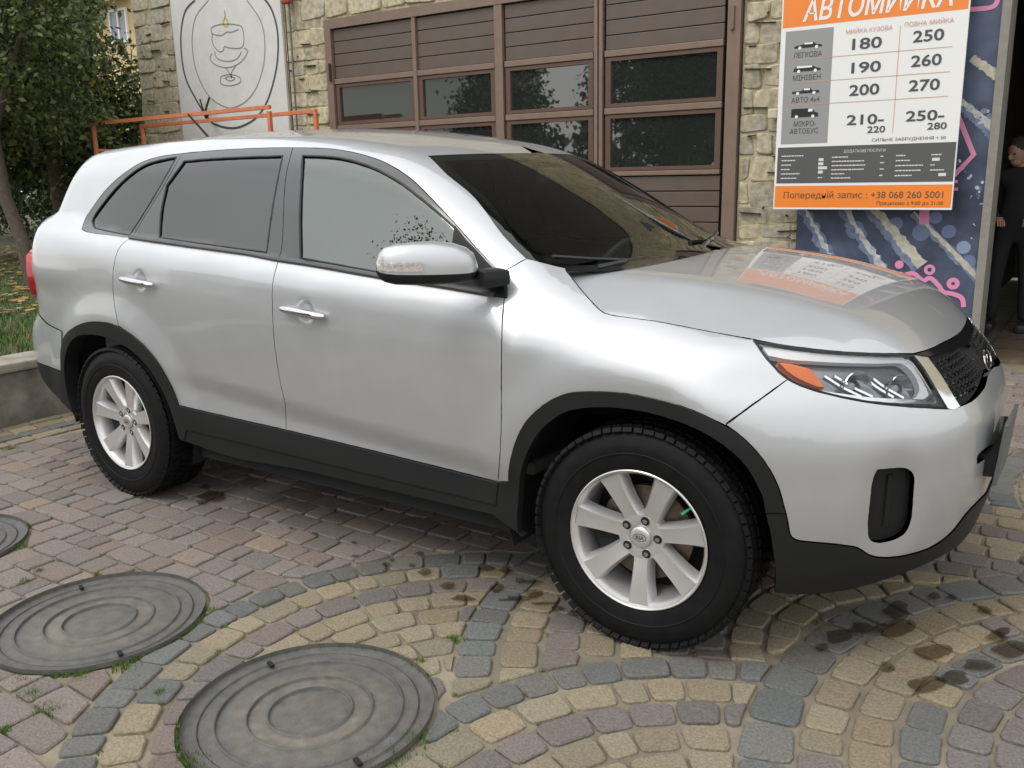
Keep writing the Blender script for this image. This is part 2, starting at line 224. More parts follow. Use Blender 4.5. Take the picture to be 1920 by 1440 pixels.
LOOPS={}
_raw='''door_front:-1581 -867 1168 -1572 -883 1154 -1568 -895 1139 -1566 -904 1123 -1566 -910 1108 -1566 -915 1094 -1566 -919 1080 -1566 -922 1068 -1565 -924 1055 -1566 -926 1039 -1566 -927 1025 -1566 -928 1010 -1566 -930 993 -1567 -931 975 -1567 -931 956 -1568 -932 937 -1568 -932 917 -1569 -932 898 -1569 -932 879 -1569 -932 860 -1569 -932 842 -1568 -932 824 -1566 -932 806 -1565 -932 787 -1564 -932 769 -1562 -931 750 -1561 -931 733 -1559 -930 716 -1557 -930 700 -1556 -929 685 -1553 -929 667 -1549 -928 650 -1546 -928 635 -1544 -927 619 -1546 -922 601 -1554 -915 582 -1563 -908 562 -1570 -903 542 -1571 -903 523 -1572 -905 505 -1571 -906 487 -1545 -906 487 -1519 -906 486 -1493 -906 485 -1468 -906 484 -1443 -906 484 -1418 -905 483 -1393 -905 482 -1369 -905 482 -1344 -905 481 -1320 -905 480 -1296 -905 480 -1272 -905 479 -1247 -905 478 -1223 -904 477 -1199 -904 477 -1174 -904 476 -1150 -904 475 -1125 -904 474 -1100 -904 474 -1079 -904 473 -1057 -904 472 -1036 -904 471 -1014 -904 471 -992 -904 470 -971 -903 469 -949 -903 468 -927 -903 468 -905 -903 467 -883 -903 466 -861 -903 465 -840 -903 465 -818 -903 464 -796 -903 463 -775 -903 462 -753 -903 461 -732 -903 461 -711 -903 460 -690 -903 459 -669 -903 458 -648 -903 458 -627 -904 457 -604 -907 458 -581 -912 459 -557 -918 461 -533 -924 463 -510 -928 464 -506 -932 482 -501 -937 500 -496 -942 518 -492 -945 535 -490 -946 551 -488 -946 567 -486 -946 582 -485 -946 598 -484 -946 613 -483 -946 629 -482 -945 644 -482 -944 659 -482 -943 674 -482 -942 689 -483 -940 704 -483 -939 719 -484 -937 734 -484 -936 749 -485 -934 764 -485 -933 778 -486 -933 793 -485 -932 808 -485 -932 823 -484 -932 838 -484 -932 854 -483 -932 869 -483 -931 884 -483 -931 899 -483 -930 913 -483 -929 927 -483 -928 940 -483 -927 953 -484 -924 968 -486 -920 981 -488 -916 995 -491 -911 1007 -494 -905 1019 -497 -899 1031 -500 -891 1045 -503 -884 1059 -506 -876 1072 -510 -867 1086 -525 -870 1087 -542 -872 1089 -558 -873 1091 -576 -873 1092 -595 -872 1094 -614 -871 1095 -633 -871 1097 -652 -870 1098 -671 -869 1099 -690 -869 1101 -709 -869 1102 -728 -868 1104 -747 -868 1105 -766 -868 1107 -785 -868 1108 -805 -868 1110 -825 -869 1111 -844 -869 1112 -864 -869 1114 -884 -869 1115 -904 -870 1117 -924 -870 1118 -945 -870 1119 -965 -870 1121 -986 -871 1122 -1006 -871 1124 -1027 -871 1125 -1049 -871 1127 -1071 -870 1129 -1094 -870 1131 -1118 -870 1133 -1142 -870 1135 -1165 -869 1137 -1189 -869 1139 -1214 -869 1141 -1238 -868 1143 -1261 -868 1145 -1285 -868 1148 -1309 -867 1149 -1332 -867 1151 -1354 -867 1153 -1381 -867 1155 -1406 -867 1157 -1431 -867 1159 -1456 -867 1160 -1481 -867 1162 -1506 -867 1163 -1530 -867 1165 -1556 -867 1167
door_rear:-2552 -859 1232 -2517 -859 1230 -2483 -859 1228 -2449 -860 1226 -2415 -860 1224 -2381 -861 1222 -2348 -861 1220 -2314 -861 1218 -2281 -862 1216 -2249 -862 1214 -2216 -862 1212 -2184 -862 1210 -2152 -863 1208 -2122 -863 1206 -2092 -862 1204 -2062 -862 1202 -2032 -862 1201 -2002 -862 1199 -1972 -862 1197 -1942 -862 1196 -1913 -861 1194 -1885 -861 1192 -1857 -861 1191 -1830 -861 1189 -1805 -861 1187 -1781 -861 1186 -1758 -862 1184 -1729 -862 1182 -1702 -863 1179 -1677 -864 1177 -1653 -865 1175 -1629 -866 1173 -1605 -867 1170 -1581 -867 1168 -1572 -883 1154 -1568 -895 1139 -1566 -904 1123 -1566 -910 1108 -1566 -915 1094 -1566 -919 1080 -1566 -922 1068 -1565 -924 1055 -1566 -926 1039 -1566 -927 1025 -1566 -928 1010 -1566 -930 993 -1567 -931 975 -1567 -931 956 -1568 -932 937 -1568 -932 917 -1569 -932 898 -1569 -932 879 -1569 -932 860 -1569 -932 842 -1568 -932 824 -1566 -932 806 -1565 -932 787 -1564 -932 769 -1562 -931 750 -1561 -931 733 -1559 -930 716 -1557 -930 700 -1556 -929 685 -1553 -929 667 -1549 -928 650 -1546 -928 635 -1544 -927 619 -1546 -922 601 -1554 -915 582 -1563 -908 562 -1570 -903 542 -1571 -903 523 -1572 -905 505 -1571 -906 487 -1598 -906 488 -1625 -907 489 -1653 -907 489 -1682 -907 490 -1711 -907 491 -1740 -908 491 -1770 -908 492 -1799 -908 492 -1828 -908 493 -1858 -909 494 -1886 -909 494 -1915 -909 495 -1942 -910 496 -1969 -910 497 -1994 -911 497 -2019 -911 498 -2050 -912 499 -2079 -913 500 -2105 -916 502 -2128 -920 504 -2150 -924 507 -2171 -928 509 -2193 -933 512 -2217 -936 514 -2223 -936 529 -2229 -936 544 -2235 -936 559 -2242 -937 574 -2251 -937 592 -2260 -939 610 -2270 -941 628 -2280 -943 646 -2289 -945 660 -2298 -946 675 -2309 -947 689 -2322 -947 702 -2335 -948 716 -2351 -948 730 -2368 -949 743 -2386 -949 757 -2405 -950 770 -2427 -950 783 -2449 -951 794 -2474 -951 804 -2500 -951 815 -2527 -951 825 -2554 -952 835 -2582 -952 846 -2587 -950 866 -2594 -948 887 -2602 -945 907 -2610 -941 928 -2615 -938 948 -2619 -935 969 -2621 -932 990 -2620 -932 1011 -2618 -931 1029 -2616 -930 1046 -2614 -929 1062 -2612 -928 1079 -2607 -926 1097 -2602 -925 1114 -2597 -922 1131 -2594 -918 1148 -2591 -913 1163 -2587 -907 1178 -2581 -901 1191 -2576 -893 1202 -2569 -885 1212 -2560 -873 1223
uniside:-551 -826 1158 -539 -818 1165 -528 -810 1173 -517 -799 1180 -508 -787 1188 -500 -773 1195 -493 -757 1201 -508 -754 1211 -523 -751 1221 -538 -748 1231 -554 -744 1242 -569 -741 1252 -585 -737 1263 -602 -732 1275 -617 -726 1286 -633 -720 1298 -649 -713 1310 -666 -705 1323 -684 -697 1337 -701 -689 1350 -719 -681 1363 -737 -674 1376 -754 -667 1389 -771 -661 1400 -789 -656 1411 -806 -652 1422 -823 -649 1432 -840 -647 1441 -857 -644 1451 -874 -641 1460 -891 -638 1470 -909 -634 1479 -930 -627 1492 -954 -617 1505 -978 -607 1519 -1002 -596 1532 -1026 -585 1544 -1048 -577 1553 -1069 -573 1561 -1086 -573 1566 -1103 -574 1570 -1121 -573 1575 -1144 -566 1581 -1171 -556 1588 -1200 -543 1596 -1228 -531 1602 -1254 -522 1608 -1283 -515 1613 -1307 -514 1617 -1332 -511 1621 -1363 -503 1626 -1396 -492 1632 -1429 -482 1638 -1454 -479 1641 -1478 -477 1644 -1503 -477 1646 -1528 -476 1648 -1555 -474 1651 -1752 -572 1648 -2000 -575 1656 -2300 -580 1657 -2600 -580 1652 -2900 -580 1642 -3100 -580 1632 -3253 -600 1576 -3314 -640 1476 -3348 -680 1383 -3411 -720 1266 -3463 -770 1201 -3472 -800 1104 -3469 -810 1001 -3456 -820 896 -3441 -840 849 -3348 -896 833 -3307 -907 822 -3282 -908 808 -3254 -910 796 -3224 -911 788 -3189 -913 782 -3148 -918 777 -3100 -927 773 -3107 -930 723 -3067 -935 743 -3031 -940 763 -2996 -943 782 -2963 -945 799 -2931 -947 813 -2892 -949 826 -2854 -951 836 -2816 -951 843 -2777 -952 848 -2737 -952 851 -2698 -952 852 -2663 -952 852 -2634 -952 849 -2608 -952 845 -2582 -952 841 -2582 -952 846 -2587 -950 866 -2594 -948 887 -2602 -945 907 -2610 -941 928 -2615 -938 948 -2619 -935 969 -2621 -932 990 -2620 -932 1011 -2618 -931 1029 -2616 -930 1046 -2614 -929 1062 -2612 -928 1079 -2607 -926 1097 -2602 -925 1114 -2597 -922 1131 -2594 -918 1148 -2591 -913 1163 -2587 -907 1178 -2581 -901 1191 -2576 -893 1202 -2569 -885 1212 -2560 -873 1223 -2552 -859 1232 -2588 -859 1235 -2626 -859 1237 -2666 -860 1239 -2706 -861 1241 -2746 -862 1243 -2784 -863 1245 -2821 -863 1247 -2854 -862 1250 -2883 -861 1252 -2906 -859 1255 -2947 -852 1264 -2965 -833 1279 -2982 -815 1295 -2993 -799 1310 -2986 -790 1327 -2971 -785 1343 -2956 -779 1360 -2943 -774 1374 -2931 -769 1389 -2917 -763 1404 -2902 -758 1419 -2885 -752 1435 -2866 -746 1450 -2846 -741 1466 -2825 -736 1480 -2805 -731 1492 -2785 -727 1503 -2764 -722 1514 -2742 -717 1525 -2721 -712 1535 -2699 -706 1546 -2677 -700 1556 -2653 -695 1565 -2630 -691 1571 -2607 -687 1576 -2582 -684 1581 -2557 -682 1584 -2530 -679 1588 -2500 -677 1591 -2468 -676 1593 -2436 -675 1595 -2403 -674 1596 -2370 -673 1597 -2342 -672 1599 -2314 -671 1600 -2285 -670 1601 -2257 -670 1601 -2229 -669 1602 -2202 -668 1603 -2172 -667 1603 -2143 -666 1604 -2114 -666 1604 -2084 -665 1605 -2054 -665 1605 -2028 -664 1605 -2001 -664 1605 -1974 -663 1605 -1946 -663 1605 -1919 -662 1605 -1892 -662 1605 -1865 -662 1604 -1838 -661 1604 -1812 -661 1604 -1786 -660 1603 -1760 -660 1602 -1733 -659 1602 -1707 -659 1601 -1680 -658 1600 -1654 -658 1599 -1628 -657 1598 -1601 -657 1597 -1574 -656 1596 -1547 -655 1595 -1521 -655 1593 -1495 -655 1591 -1471 -655 1589 -1443 -656 1586 -1416 -657 1583 -1390 -659 1579 -1364 -660 1575 -1338 -663 1571 -1312 -665 1566 -1288 -668 1561 -1264 -671 1556 -1240 -674 1550 -1216 -678 1545 -1193 -681 1538 -1169 -686 1532 -1146 -690 1524 -1125 -695 1517 -1104 -699 1509 -1083 -703 1501 -1064 -708 1493 -1044 -712 1484 -1025 -716 1475 -1005 -721 1465 -986 -725 1454 -966 -731 1443 -946 -736 1431 -927 -741 1419 -908 -747 1407 -889 -751 1395 -872 -756 1383 -855 -760 1372 -838 -764 1361 -822 -768 1350 -807 -771 1339 -792 -775 1329 -777 -778 1319 -761 -782 1308 -748 -785 1298 -734 -788 1288 -721 -791 1278 -707 -794 1268 -694 -797 1258 -680 -801 1247 -666 -804 1237 -652 -806 1227 -638 -809 1217 -623 -812 1207 -609 -815 1197 -594 -818 1187 -580 -820 1177 -565 -823 1167
fender:-510 -867 1086 -507 -874 1075 -504 -880 1064 -502 -887 1053 -499 -893 1042 -497 -899 1031 -494 -905 1019 -491 -911 1007 -488 -916 995 -486 -920 981 -484 -924 968 -483 -927 953 -483 -928 941 -483 -929 929 -483 -930 917 -483 -931 904 -483 -931 891 -483 -932 877 -483 -932 863 -484 -932 850 -484 -932 836 -485 -932 822 -485 -932 808 -485 -933 794 -485 -933 781 -485 -934 767 -485 -935 754 -484 -937 740 -483 -938 727 -483 -939 713 -482 -941 699 -482 -942 685 -482 -943 672 -482 -944 658 -482 -945 644 -483 -945 630 -484 -946 616 -485 -946 602 -486 -946 588 -487 -946 573 -489 -946 559 -491 -946 544 -493 -944 529 -497 -941 513 -502 -937 497 -506 -932 481 -510 -928 464 -457 -936 476 -455 -939 489 -454 -941 501 -451 -944 515 -448 -946 528 -444 -947 543 -440 -947 558 -435 -948 574 -430 -948 589 -425 -949 604 -420 -949 617 -414 -950 630 -408 -950 643 -401 -951 656 -395 -951 669 -387 -951 681 -379 -951 693 -370 -952 704 -361 -952 715 -351 -952 725 -341 -952 735 -330 -952 745 -320 -952 754 -309 -952 763 -296 -952 772 -283 -952 781 -270 -952 789 -256 -952 796 -242 -952 803 -228 -952 809 -215 -952 813 -202 -952 817 -189 -952 819 -176 -952 822 -163 -952 824 -149 -952 826 -136 -952 828 -122 -952 829 -109 -952 831 -95 -952 832 -81 -952 833 -68 -952 834 -54 -952 835 -40 -952 835 -27 -952 836 -14 -952 836 -1 -952 835 12 -952 835 25 -952 834 38 -952 833 51 -952 832 64 -952 831 77 -952 830 89 -952 828 101 -952 827 112 -952 826 124 -952 824 136 -952 822 148 -952 821 160 -952 819 171 -951 816 183 -951 813 193 -950 811 204 -949 807 214 -948 804 225 -946 800 235 -945 796 245 -943 792 255 -941 788 265 -939 784 275 -937 780 285 -935 776 285 -934 782 294 -931 790 302 -926 798 311 -921 805 319 -916 812 327 -910 820 335 -904 827 342 -898 834 350 -891 841 357 -883 847 365 -875 854 372 -867 861 379 -859 867 386 -851 874 393 -842 880 400 -833 886 407 -824 893 414 -814 899 403 -816 908 394 -816 916 385 -817 923 377 -817 930 369 -817 937 360 -816 945 351 -814 952 343 -811 960 335 -807 968 326 -802 976 317 -795 983 308 -788 991 299 -779 999 289 -784 999 279 -787 1001 268 -789 1003 258 -791 1004 247 -793 1006 237 -795 1007 226 -798 1009 215 -800 1011 204 -801 1012 192 -803 1014 180 -805 1015 169 -807 1017 157 -808 1018 145 -810 1020 133 -811 1022 120 -812 1023 108 -814 1025 95 -815 1027 82 -816 1028 69 -817 1030 56 -818 1031 43 -819 1033 30 -820 1034 17 -821 1036 3 -822 1037 -11 -823 1038 -26 -825 1039 -42 -826 1040 -57 -827 1041 -72 -828 1042 -87 -829 1043 -102 -829 1044 -115 -830 1044 -128 -829 1045 -139 -829 1047 -148 -827 1048 -163 -825 1050 -177 -819 1055 -188 -814 1059 -201 -806 1065 -216 -798 1072 -231 -788 1080 -247 -779 1088 -263 -769 1097 -278 -760 1105 -292 -752 1113 -306 -743 1121 -319 -735 1129 -332 -728 1137 -344 -720 1145 -357 -712 1152 -370 -704 1160 -380 -694 1168 -392 -699 1171 -405 -705 1174 -416 -712 1178 -427 -719 1181 -437 -726 1185 -450 -734 1189 -462 -740 1192 -473 -746 1196 -483 -752 1199 -493 -757 1201 -500 -773 1195 -508 -787 1188 -517 -799 1180 -528 -810 1173 -539 -818 1165 -551 -826 1158 -543 -829 1148 -534 -833 1139 -526 -836 1129 -518 -841 1120 -511 -849 1109 -505 -858 1097 -500 -865 1085
hood:-416 -626 1151 -393 -648 1142 -372 -667 1134 -352 -684 1125 -332 -701 1117 -311 -718 1108 -292 -734 1100 -270 -751 1091 -249 -768 1082 -228 -784 1074 -208 -798 1066 -191 -810 1059 -178 -818 1055 -163 -824 1050 -148 -827 1048 -138 -829 1046 -125 -829 1045 -112 -830 1044 -97 -829 1043 -81 -829 1042 -64 -828 1041 -47 -827 1040 -30 -825 1039 -14 -824 1038 2 -822 1037 17 -821 1036 31 -820 1034 45 -819 1033 59 -818 1031 73 -817 1029 87 -816 1028 101 -814 1026 115 -813 1024 129 -812 1022 142 -810 1020 155 -809 1019 168 -807 1017 180 -805 1015 195 -803 1013 209 -800 1012 222 -798 1010 236 -795 1008 249 -792 1006 262 -789 1004 274 -786 1003 287 -783 1001 299 -779 999 310 -776 997 322 -773 995 332 -769 993 343 -766 991 354 -762 989 364 -758 987 375 -753 985 386 -748 983 397 -743 982 408 -737 980 419 -730 978 431 -724 976 442 -717 974 453 -709 972 465 -702 971 476 -694 969 487 -686 967 498 -678 966 508 -669 964 519 -661 962 530 -652 961 540 -642 959 551 -632 958 561 -622 956 572 -612 955 582 -601 953 592 -590 952 602 -579 951 611 -568 949 621 -556 948 630 -544 947 640 -531 945 649 -517 944 659 -502 942 668 -487 940 677 -470 938 684 -452 938 690 -433 938 696 -412 937 702 -388 937 709 -358 938 715 -323 938 720 -284 939 725 -241 939 729 -195 938 733 -142 936 736 -86 935 737 -34 933 737 20 933 737 72 933 735 0 937 694 0 978 604 0 1037 453 0 1091 302 0 1130 152 0 1157 1 0 1175 -99 0 1183 -121 -25 1184 -118 -74 1183 -116 -118 1182 -115 -159 1181 -116 -198 1180 -118 -236 1179 -121 -264 1178 -124 -292 1176 -128 -320 1175 -133 -347 1173 -138 -373 1172 -144 -399 1170 -151 -422 1169 -158 -444 1168 -166 -464 1166 -175 -482 1165 -184 -498 1164 -193 -513 1163 -204 -526 1162 -215 -538 1161 -226 -550 1160 -238 -560 1160 -249 -570 1159 -262 -579 1158 -274 -587 1157 -287 -594 1157 -302 -600 1156 -318 -605 1155 -334 -610 1154 -350 -613 1154 -366 -617 1153 -383 -620 1152 -399 -623 1152
bumper:414 -814 899 406 -825 892 398 -835 884 391 -846 877 383 -856 869 375 -865 862 366 -874 854 358 -883 846 350 -892 839 341 -900 831 332 -907 822 323 -914 814 314 -920 806 305 -926 797 295 -930 788 285 -935 779 295 -933 771 304 -931 765 313 -929 759 323 -927 751 332 -924 744 341 -922 736 350 -919 727 360 -917 717 369 -914 707 377 -911 696 384 -908 687 391 -905 677 397 -903 666 404 -900 656 409 -897 645 415 -894 633 420 -892 622 425 -889 609 430 -887 596 434 -885 582 438 -883 568 441 -881 554 445 -879 540 448 -876 527 451 -874 513 454 -872 499 456 -870 485 458 -868 472 461 -866 461 465 -863 453 474 -857 446 484 -850 442 496 -842 440 508 -833 438 519 -825 436 531 -816 434 543 -807 432 554 -798 430 564 -790 428 574 -782 426 586 -771 422 597 -761 419 607 -751 416 617 -741 411 627 -730 402 636 -719 391 645 -707 382 654 -697 376 663 -686 371 673 -675 368 681 -665 366 690 -654 364 700 -643 364 710 -632 363 719 -620 363 729 -607 363 738 -594 364 747 -581 364 756 -566 365 765 -551 366 773 -537 367 781 -522 370 790 -506 373 798 -491 377 805 -475 382 812 -460 387 819 -444 394 824 -431 400 829 -418 407 834 -405 415 839 -392 423 844 -377 431 849 -359 437 854 -336 442 859 -309 445 864 -276 446 868 -233 444 871 -175 437 871 -80 419 872 0 422 880 0 501 882 0 600 879 0 699 862 0 766 838 0 814 840 -79 811 842 -116 806 844 -150 801 845 -188 796 844 -228 794 841 -269 791 837 -308 788 832 -341 786 827 -367 785 821 -392 785 815 -415 785 808 -436 784 785 -492 788 775 -509 791 766 -525 794 756 -541 797 746 -555 800 737 -569 803 727 -583 805 717 -596 808 707 -609 810 697 -620 813 686 -632 815 676 -644 818 665 -655 820 655 -665 823 644 -675 825 634 -685 827 623 -694 830 613 -703 832 603 -712 835 592 -720 838 582 -727 840 572 -735 843 561 -742 846 551 -749 849 541 -755 852 530 -762 855 519 -768 858 507 -775 862 496 -781 865 485 -786 869 475 -791 872 465 -796 876 454 -800 880 444 -804 885 434 -808 890 424 -811 894
fog:651 -716 644 658 -708 644 665 -700 643 672 -692 643 679 -683 643 686 -675 642 693 -667 642 699 -660 641 705 -653 640 710 -647 638 715 -642 636 721 -634 630 726 -628 624 730 -623 615 732 -621 608 733 -619 600 733 -618 591 733 -618 582 733 -617 572 733 -617 561 733 -616 552 733 -616 542 733 -615 533 733 -614 523 733 -614 513 733 -614 503 733 -613 493 733 -613 483 732 -614 475 731 -615 467 729 -616 458 727 -618 450 724 -621 442 721 -624 436 716 -629 430 711 -634 427 705 -640 423 699 -647 420 692 -655 418 684 -663 417 678 -671 416 671 -678 416 666 -685 416 660 -692 418 654 -698 421 649 -704 425 645 -709 431 642 -713 439 640 -716 448 640 -717 459 639 -719 471 638 -720 479 638 -721 488 638 -721 498 638 -721 508 639 -721 518 639 -722 529 640 -722 539 640 -722 548 640 -722 557 640 -722 567 641 -722 576 641 -723 585 641 -723 594 642 -723 603 643 -722 611 644 -722 618 645 -721 625 647 -719 632 649 -718 638
bumper_low:411 -892 464 413 -891 450 415 -889 435 417 -887 420 419 -885 406 421 -882 391 423 -880 377 424 -878 363 425 -876 349 425 -873 333 425 -870 318 424 -867 302 423 -864 287 422 -859 270 430 -854 269 439 -847 267 448 -840 265 458 -833 263 468 -825 262 478 -817 260 488 -809 260 498 -801 259 509 -792 259 521 -783 259 532 -774 259 544 -764 260 555 -755 260 566 -745 261 577 -735 262 588 -726 263 598 -717 265 608 -708 267 619 -698 269 629 -689 272 639 -679 274 649 -669 277 659 -659 279 669 -649 282 679 -638 285 689 -626 288 699 -614 290 710 -602 293 720 -589 296 729 -576 299 739 -562 301 748 -548 303 757 -533 306 766 -518 308 774 -502 310 782 -485 312 790 -468 314 798 -449 315 805 -428 315 812 -402 314 829 -320 310 843 -200 313 847 -100 313 848 0 315 862 0 364 872 0 422 871 -80 419 871 -175 437 868 -233 444 864 -276 446 859 -309 445 854 -336 442 849 -359 437 844 -377 431 839 -392 423 834 -405 415 829 -418 407 824 -431 400 819 -444 394 812 -460 387 805 -475 382 798 -491 377 790 -506 373 781 -522 370 773 -537 367 765 -551 366 756 -566 365 747 -581 364 738 -594 364 729 -607 363 719 -620 363 710 -632 363 700 -643 364 690 -654 364 681 -665 366 673 -675 368 663 -686 371 654 -697 376 645 -707 382 636 -719 391 627 -730 402 617 -741 411 607 -751 416 597 -761 419 586 -771 422 574 -782 426 564 -790 428 554 -798 430 543 -807 432 531 -816 434 519 -825 436 508 -833 438 496 -842 440 484 -850 442 474 -857 446 465 -863 453 461 -866 461 458 -868 472 455 -871 485 453 -873 500 451 -874 514 448 -876 527 436 -883 526 423 -889 526 410 -896 526 397 -901 525 401 -899 510 404 -897 495 408 -895 479
headlight:301 -785 995 310 -781 994 320 -778 993 329 -774 992 339 -770 990 348 -766 989 357 -762 988 367 -758 986 376 -753 985 386 -748 983 394 -744 982 402 -739 981 411 -735 979 419 -730 978 428 -725 977 436 -720 975 445 -715 974 453 -709 973 462 -704 971 470 -698 970 478 -692 968 487 -686 967 495 -680 966 503 -674 965 511 -667 964 519 -660 963 527 -654 961 535 -647 960 543 -639 959 551 -632 958 559 -624 957 566 -617 956 574 -609 955 582 -601 953 590 -592 952 598 -583 951 607 -574 949 615 -565 948 623 -555 947 631 -545 945 639 -535 943 647 -524 942 655 -513 940 663 -501 938 671 -488 936 678 -475 934 684 -474 927 690 -473 920 696 -471 913 702 -471 905 708 -471 898 714 -473 890 720 -475 882 726 -479 874 733 -483 866 739 -487 858 745 -490 850 751 -492 842 757 -494 833 763 -494 825 768 -494 816 774 -494 807 779 -493 798 785 -491 789 777 -505 792 769 -518 794 762 -531 796 754 -543 798 746 -555 801 739 -566 803 731 -577 805 723 -588 806 715 -598 808 707 -609 810 699 -617 812 692 -626 814 684 -635 816 676 -644 818 668 -652 820 660 -660 821 652 -668 823 644 -676 825 636 -683 827 629 -690 829 621 -696 830 613 -703 832 605 -710 834 597 -716 836 589 -722 838 581 -728 841 573 -734 843 565 -739 845 557 -745 847 549 -750 849 541 -755 852 532 -760 854 524 -765 857 515 -770 859 506 -775 862 498 -780 864 489 -785 867 481 -789 870 472 -793 873 465 -796 876 456 -800 879 448 -803 882 441 -806 886 433 -808 889 425 -811 893 418 -813 897 411 -815 901 404 -816 907 396 -817 912 389 -818 918 382 -818 925 375 -817 931 369 -817 937 362 -816 943 355 -814 949 348 -812 956 341 -810 962 335 -807 968 326 -802 975 318 -797 982 310 -792 989
grille_side:678 -473 935 686 -460 932 693 -446 928 701 -432 925 709 -416 921 714 -416 914 719 -416 907 724 -416 901 730 -416 894 735 -417 888 741 -419 882 746 -421 875 752 -423 869 757 -426 862 763 -430 855 769 -433 848 774 -436 840 780 -437 833 785 -438 825 789 -438 818 793 -437 812 798 -436 804 802 -434 798 806 -432 791 810 -429 785 806 -442 783 803 -454 782 798 -466 782 794 -475 783 789 -483 786 785 -491 789 780 -492 797 775 -494 805 770 -494 813 765 -495 820 760 -494 828 756 -494 835 750 -492 843 745 -490 850 740 -487 857 735 -484 864 729 -481 871 724 -477 878 718 -475 885 713 -472 891 708 -471 898 703 -471 904 698 -471 910 693 -472 916 688 -473 922 683 -474 928
grille_trim:677 -472 937 683 -457 937 688 -442 937 693 -425 937 698 -408 937 702 -388 937 707 -369 938 711 -347 938 715 -323 938 719 -297 939 722 -270 939 725 -241 939 728 -211 938 731 -178 937 733 -142 936 735 -105 935 736 -68 934 737 -34 933 737 3 933 737 37 933 737 72 933 747 0 921 775 0 888 772 33 891 768 -9 895 765 -51 899 762 -92 902 758 -130 905 755 -165 908 751 -196 911 748 -226 913 744 -252 914 740 -276 916 736 -299 917 732 -321 918 727 -342 919 723 -362 920 718 -382 920 713 -400 920 709 -417 920
grille:709 -417 920 713 -400 920 718 -382 920 723 -362 920 727 -342 919 732 -321 918 736 -299 917 740 -276 916 744 -252 914 748 -226 913 751 -196 911 755 -165 908 758 -130 905 762 -92 902 765 -51 899 768 -9 895 772 33 891 778 0 885 811 0 851 833 0 823 838 -93 813 840 -125 810 841 -154 807 841 -182 804 841 -210 801 841 -233 798 840 -256 796 839 -279 793 837 -300 791 835 -320 789 832 -339 787 828 -359 786 824 -379 786 819 -397 786 814 -415 787 809 -431 786 805 -433 793 801 -435 799 798 -436 805 793 -437 812 789 -438 818 785 -438 825 780 -437 833 775 -435 840 769 -433 848 763 -430 855 757 -426 862 752 -423 869 746 -421 875 741 -419 882 735 -417 888 730 -417 894 725 -416 901 719 -416 907 714 -417 914
windshield:-1048 -577 1553 -1040 -563 1554 -1033 -548 1554 -1025 -533 1555 -1017 -517 1556 -1009 -500 1556 -1002 -484 1557 -995 -468 1557 -988 -450 1558 -980 -431 1558 -973 -412 1559 -966 -391 1559 -959 -369 1560 -952 -346 1560 -947 -326 1560 -941 -305 1560 -936 -282 1561 -931 -258 1561 -926 -233 1561 -922 -206 1561 -918 -178 1562 -915 -149 1562 -913 -118 1562 -911 -86 1563 -911 -52 1563 -918 0 1566 -798 0 1514 -602 0 1417 -403 0 1305 -197 0 1209 -105 -65 1187 -104 -108 1186 -104 -148 1185 -104 -185 1184 -106 -221 1182 -109 -257 1181 -112 -284 1180 -116 -310 1178 -120 -337 1177 -125 -364 1175 -131 -389 1174 -137 -414 1172 -144 -438 1171 -151 -460 1169 -159 -480 1168 -167 -498 1167 -175 -515 1166 -184 -532 1165 -193 -547 1164 -203 -562 1163 -212 -576 1163 -223 -588 1162 -234 -599 1162 -246 -609 1161 -257 -618 1161 -269 -627 1161 -282 -636 1161 -294 -644 1161 -307 -652 1161 -320 -660 1162 -333 -668 1163 -345 -675 1164 -357 -682 1165 -369 -688 1166 -380 -694 1168 -393 -701 1171 -405 -707 1174 -417 -714 1178 -427 -720 1181 -437 -726 1185 -450 -734 1189 -462 -740 1192 -473 -746 1196 -483 -752 1199 -493 -757 1201 -508 -754 1211 -523 -751 1221 -538 -748 1231 -554 -744 1242 -569 -741 1252 -585 -737 1263 -602 -732 1275 -617 -726 1286 -633 -720 1298 -649 -713 1310 -666 -705 1323 -684 -697 1337 -701 -689 1350 -719 -681 1363 -737 -674 1376 -754 -667 1389 -771 -661 1400 -789 -656 1411 -806 -652 1422 -823 -649 1432 -840 -647 1441 -857 -644 1451 -874 -641 1460 -891 -638 1470 -909 -634 1479 -930 -627 1491 -951 -620 1504 -973 -612 1516 -996 -602 1528 -1021 -591 1540
roof:-1555 -474 1651 -1528 -476 1648 -1503 -477 1646 -1478 -477 1644 -1454 -479 1641 -1429 -482 1638 -1396 -492 1632 -1363 -503 1626 -1332 -511 1621 -1307 -514 1617 -1283 -515 1613 -1254 -522 1608 -1228 -531 1602 -1200 -543 1596 -1171 -556 1588 -1144 -566 1581 -1121 -573 1575 -1095 -576 1567 -1071 -577 1560 -1048 -577 1553 -1040 -563 1554 -1033 -548 1554 -1025 -533 1555 -1017 -517 1556 -1009 -500 1556 -1002 -484 1557 -995 -468 1557 -988 -450 1558 -980 -431 1558 -973 -412 1559 -966 -391 1559 -959 -369 1560 -952 -346 1560 -947 -326 1560 -941 -305 1560 -936 -282 1561 -931 -258 1561 -926 -233 1561 -922 -206 1561 -918 -178 1562 -915 -149 1562 -913 -118 1562 -911 -86 1563 -911 -52 1563 -1004 0 1597 -1299 0 1655 -1700 0 1695 -2200 0 1710 -2700 0 1703 -3100 0 1686 -3150 -300 1671 -3100 -580 1632 -2900 -580 1642 -2600 -580 1652 -2300 -580 1657 -2000 -575 1656 -1752 -572 1648
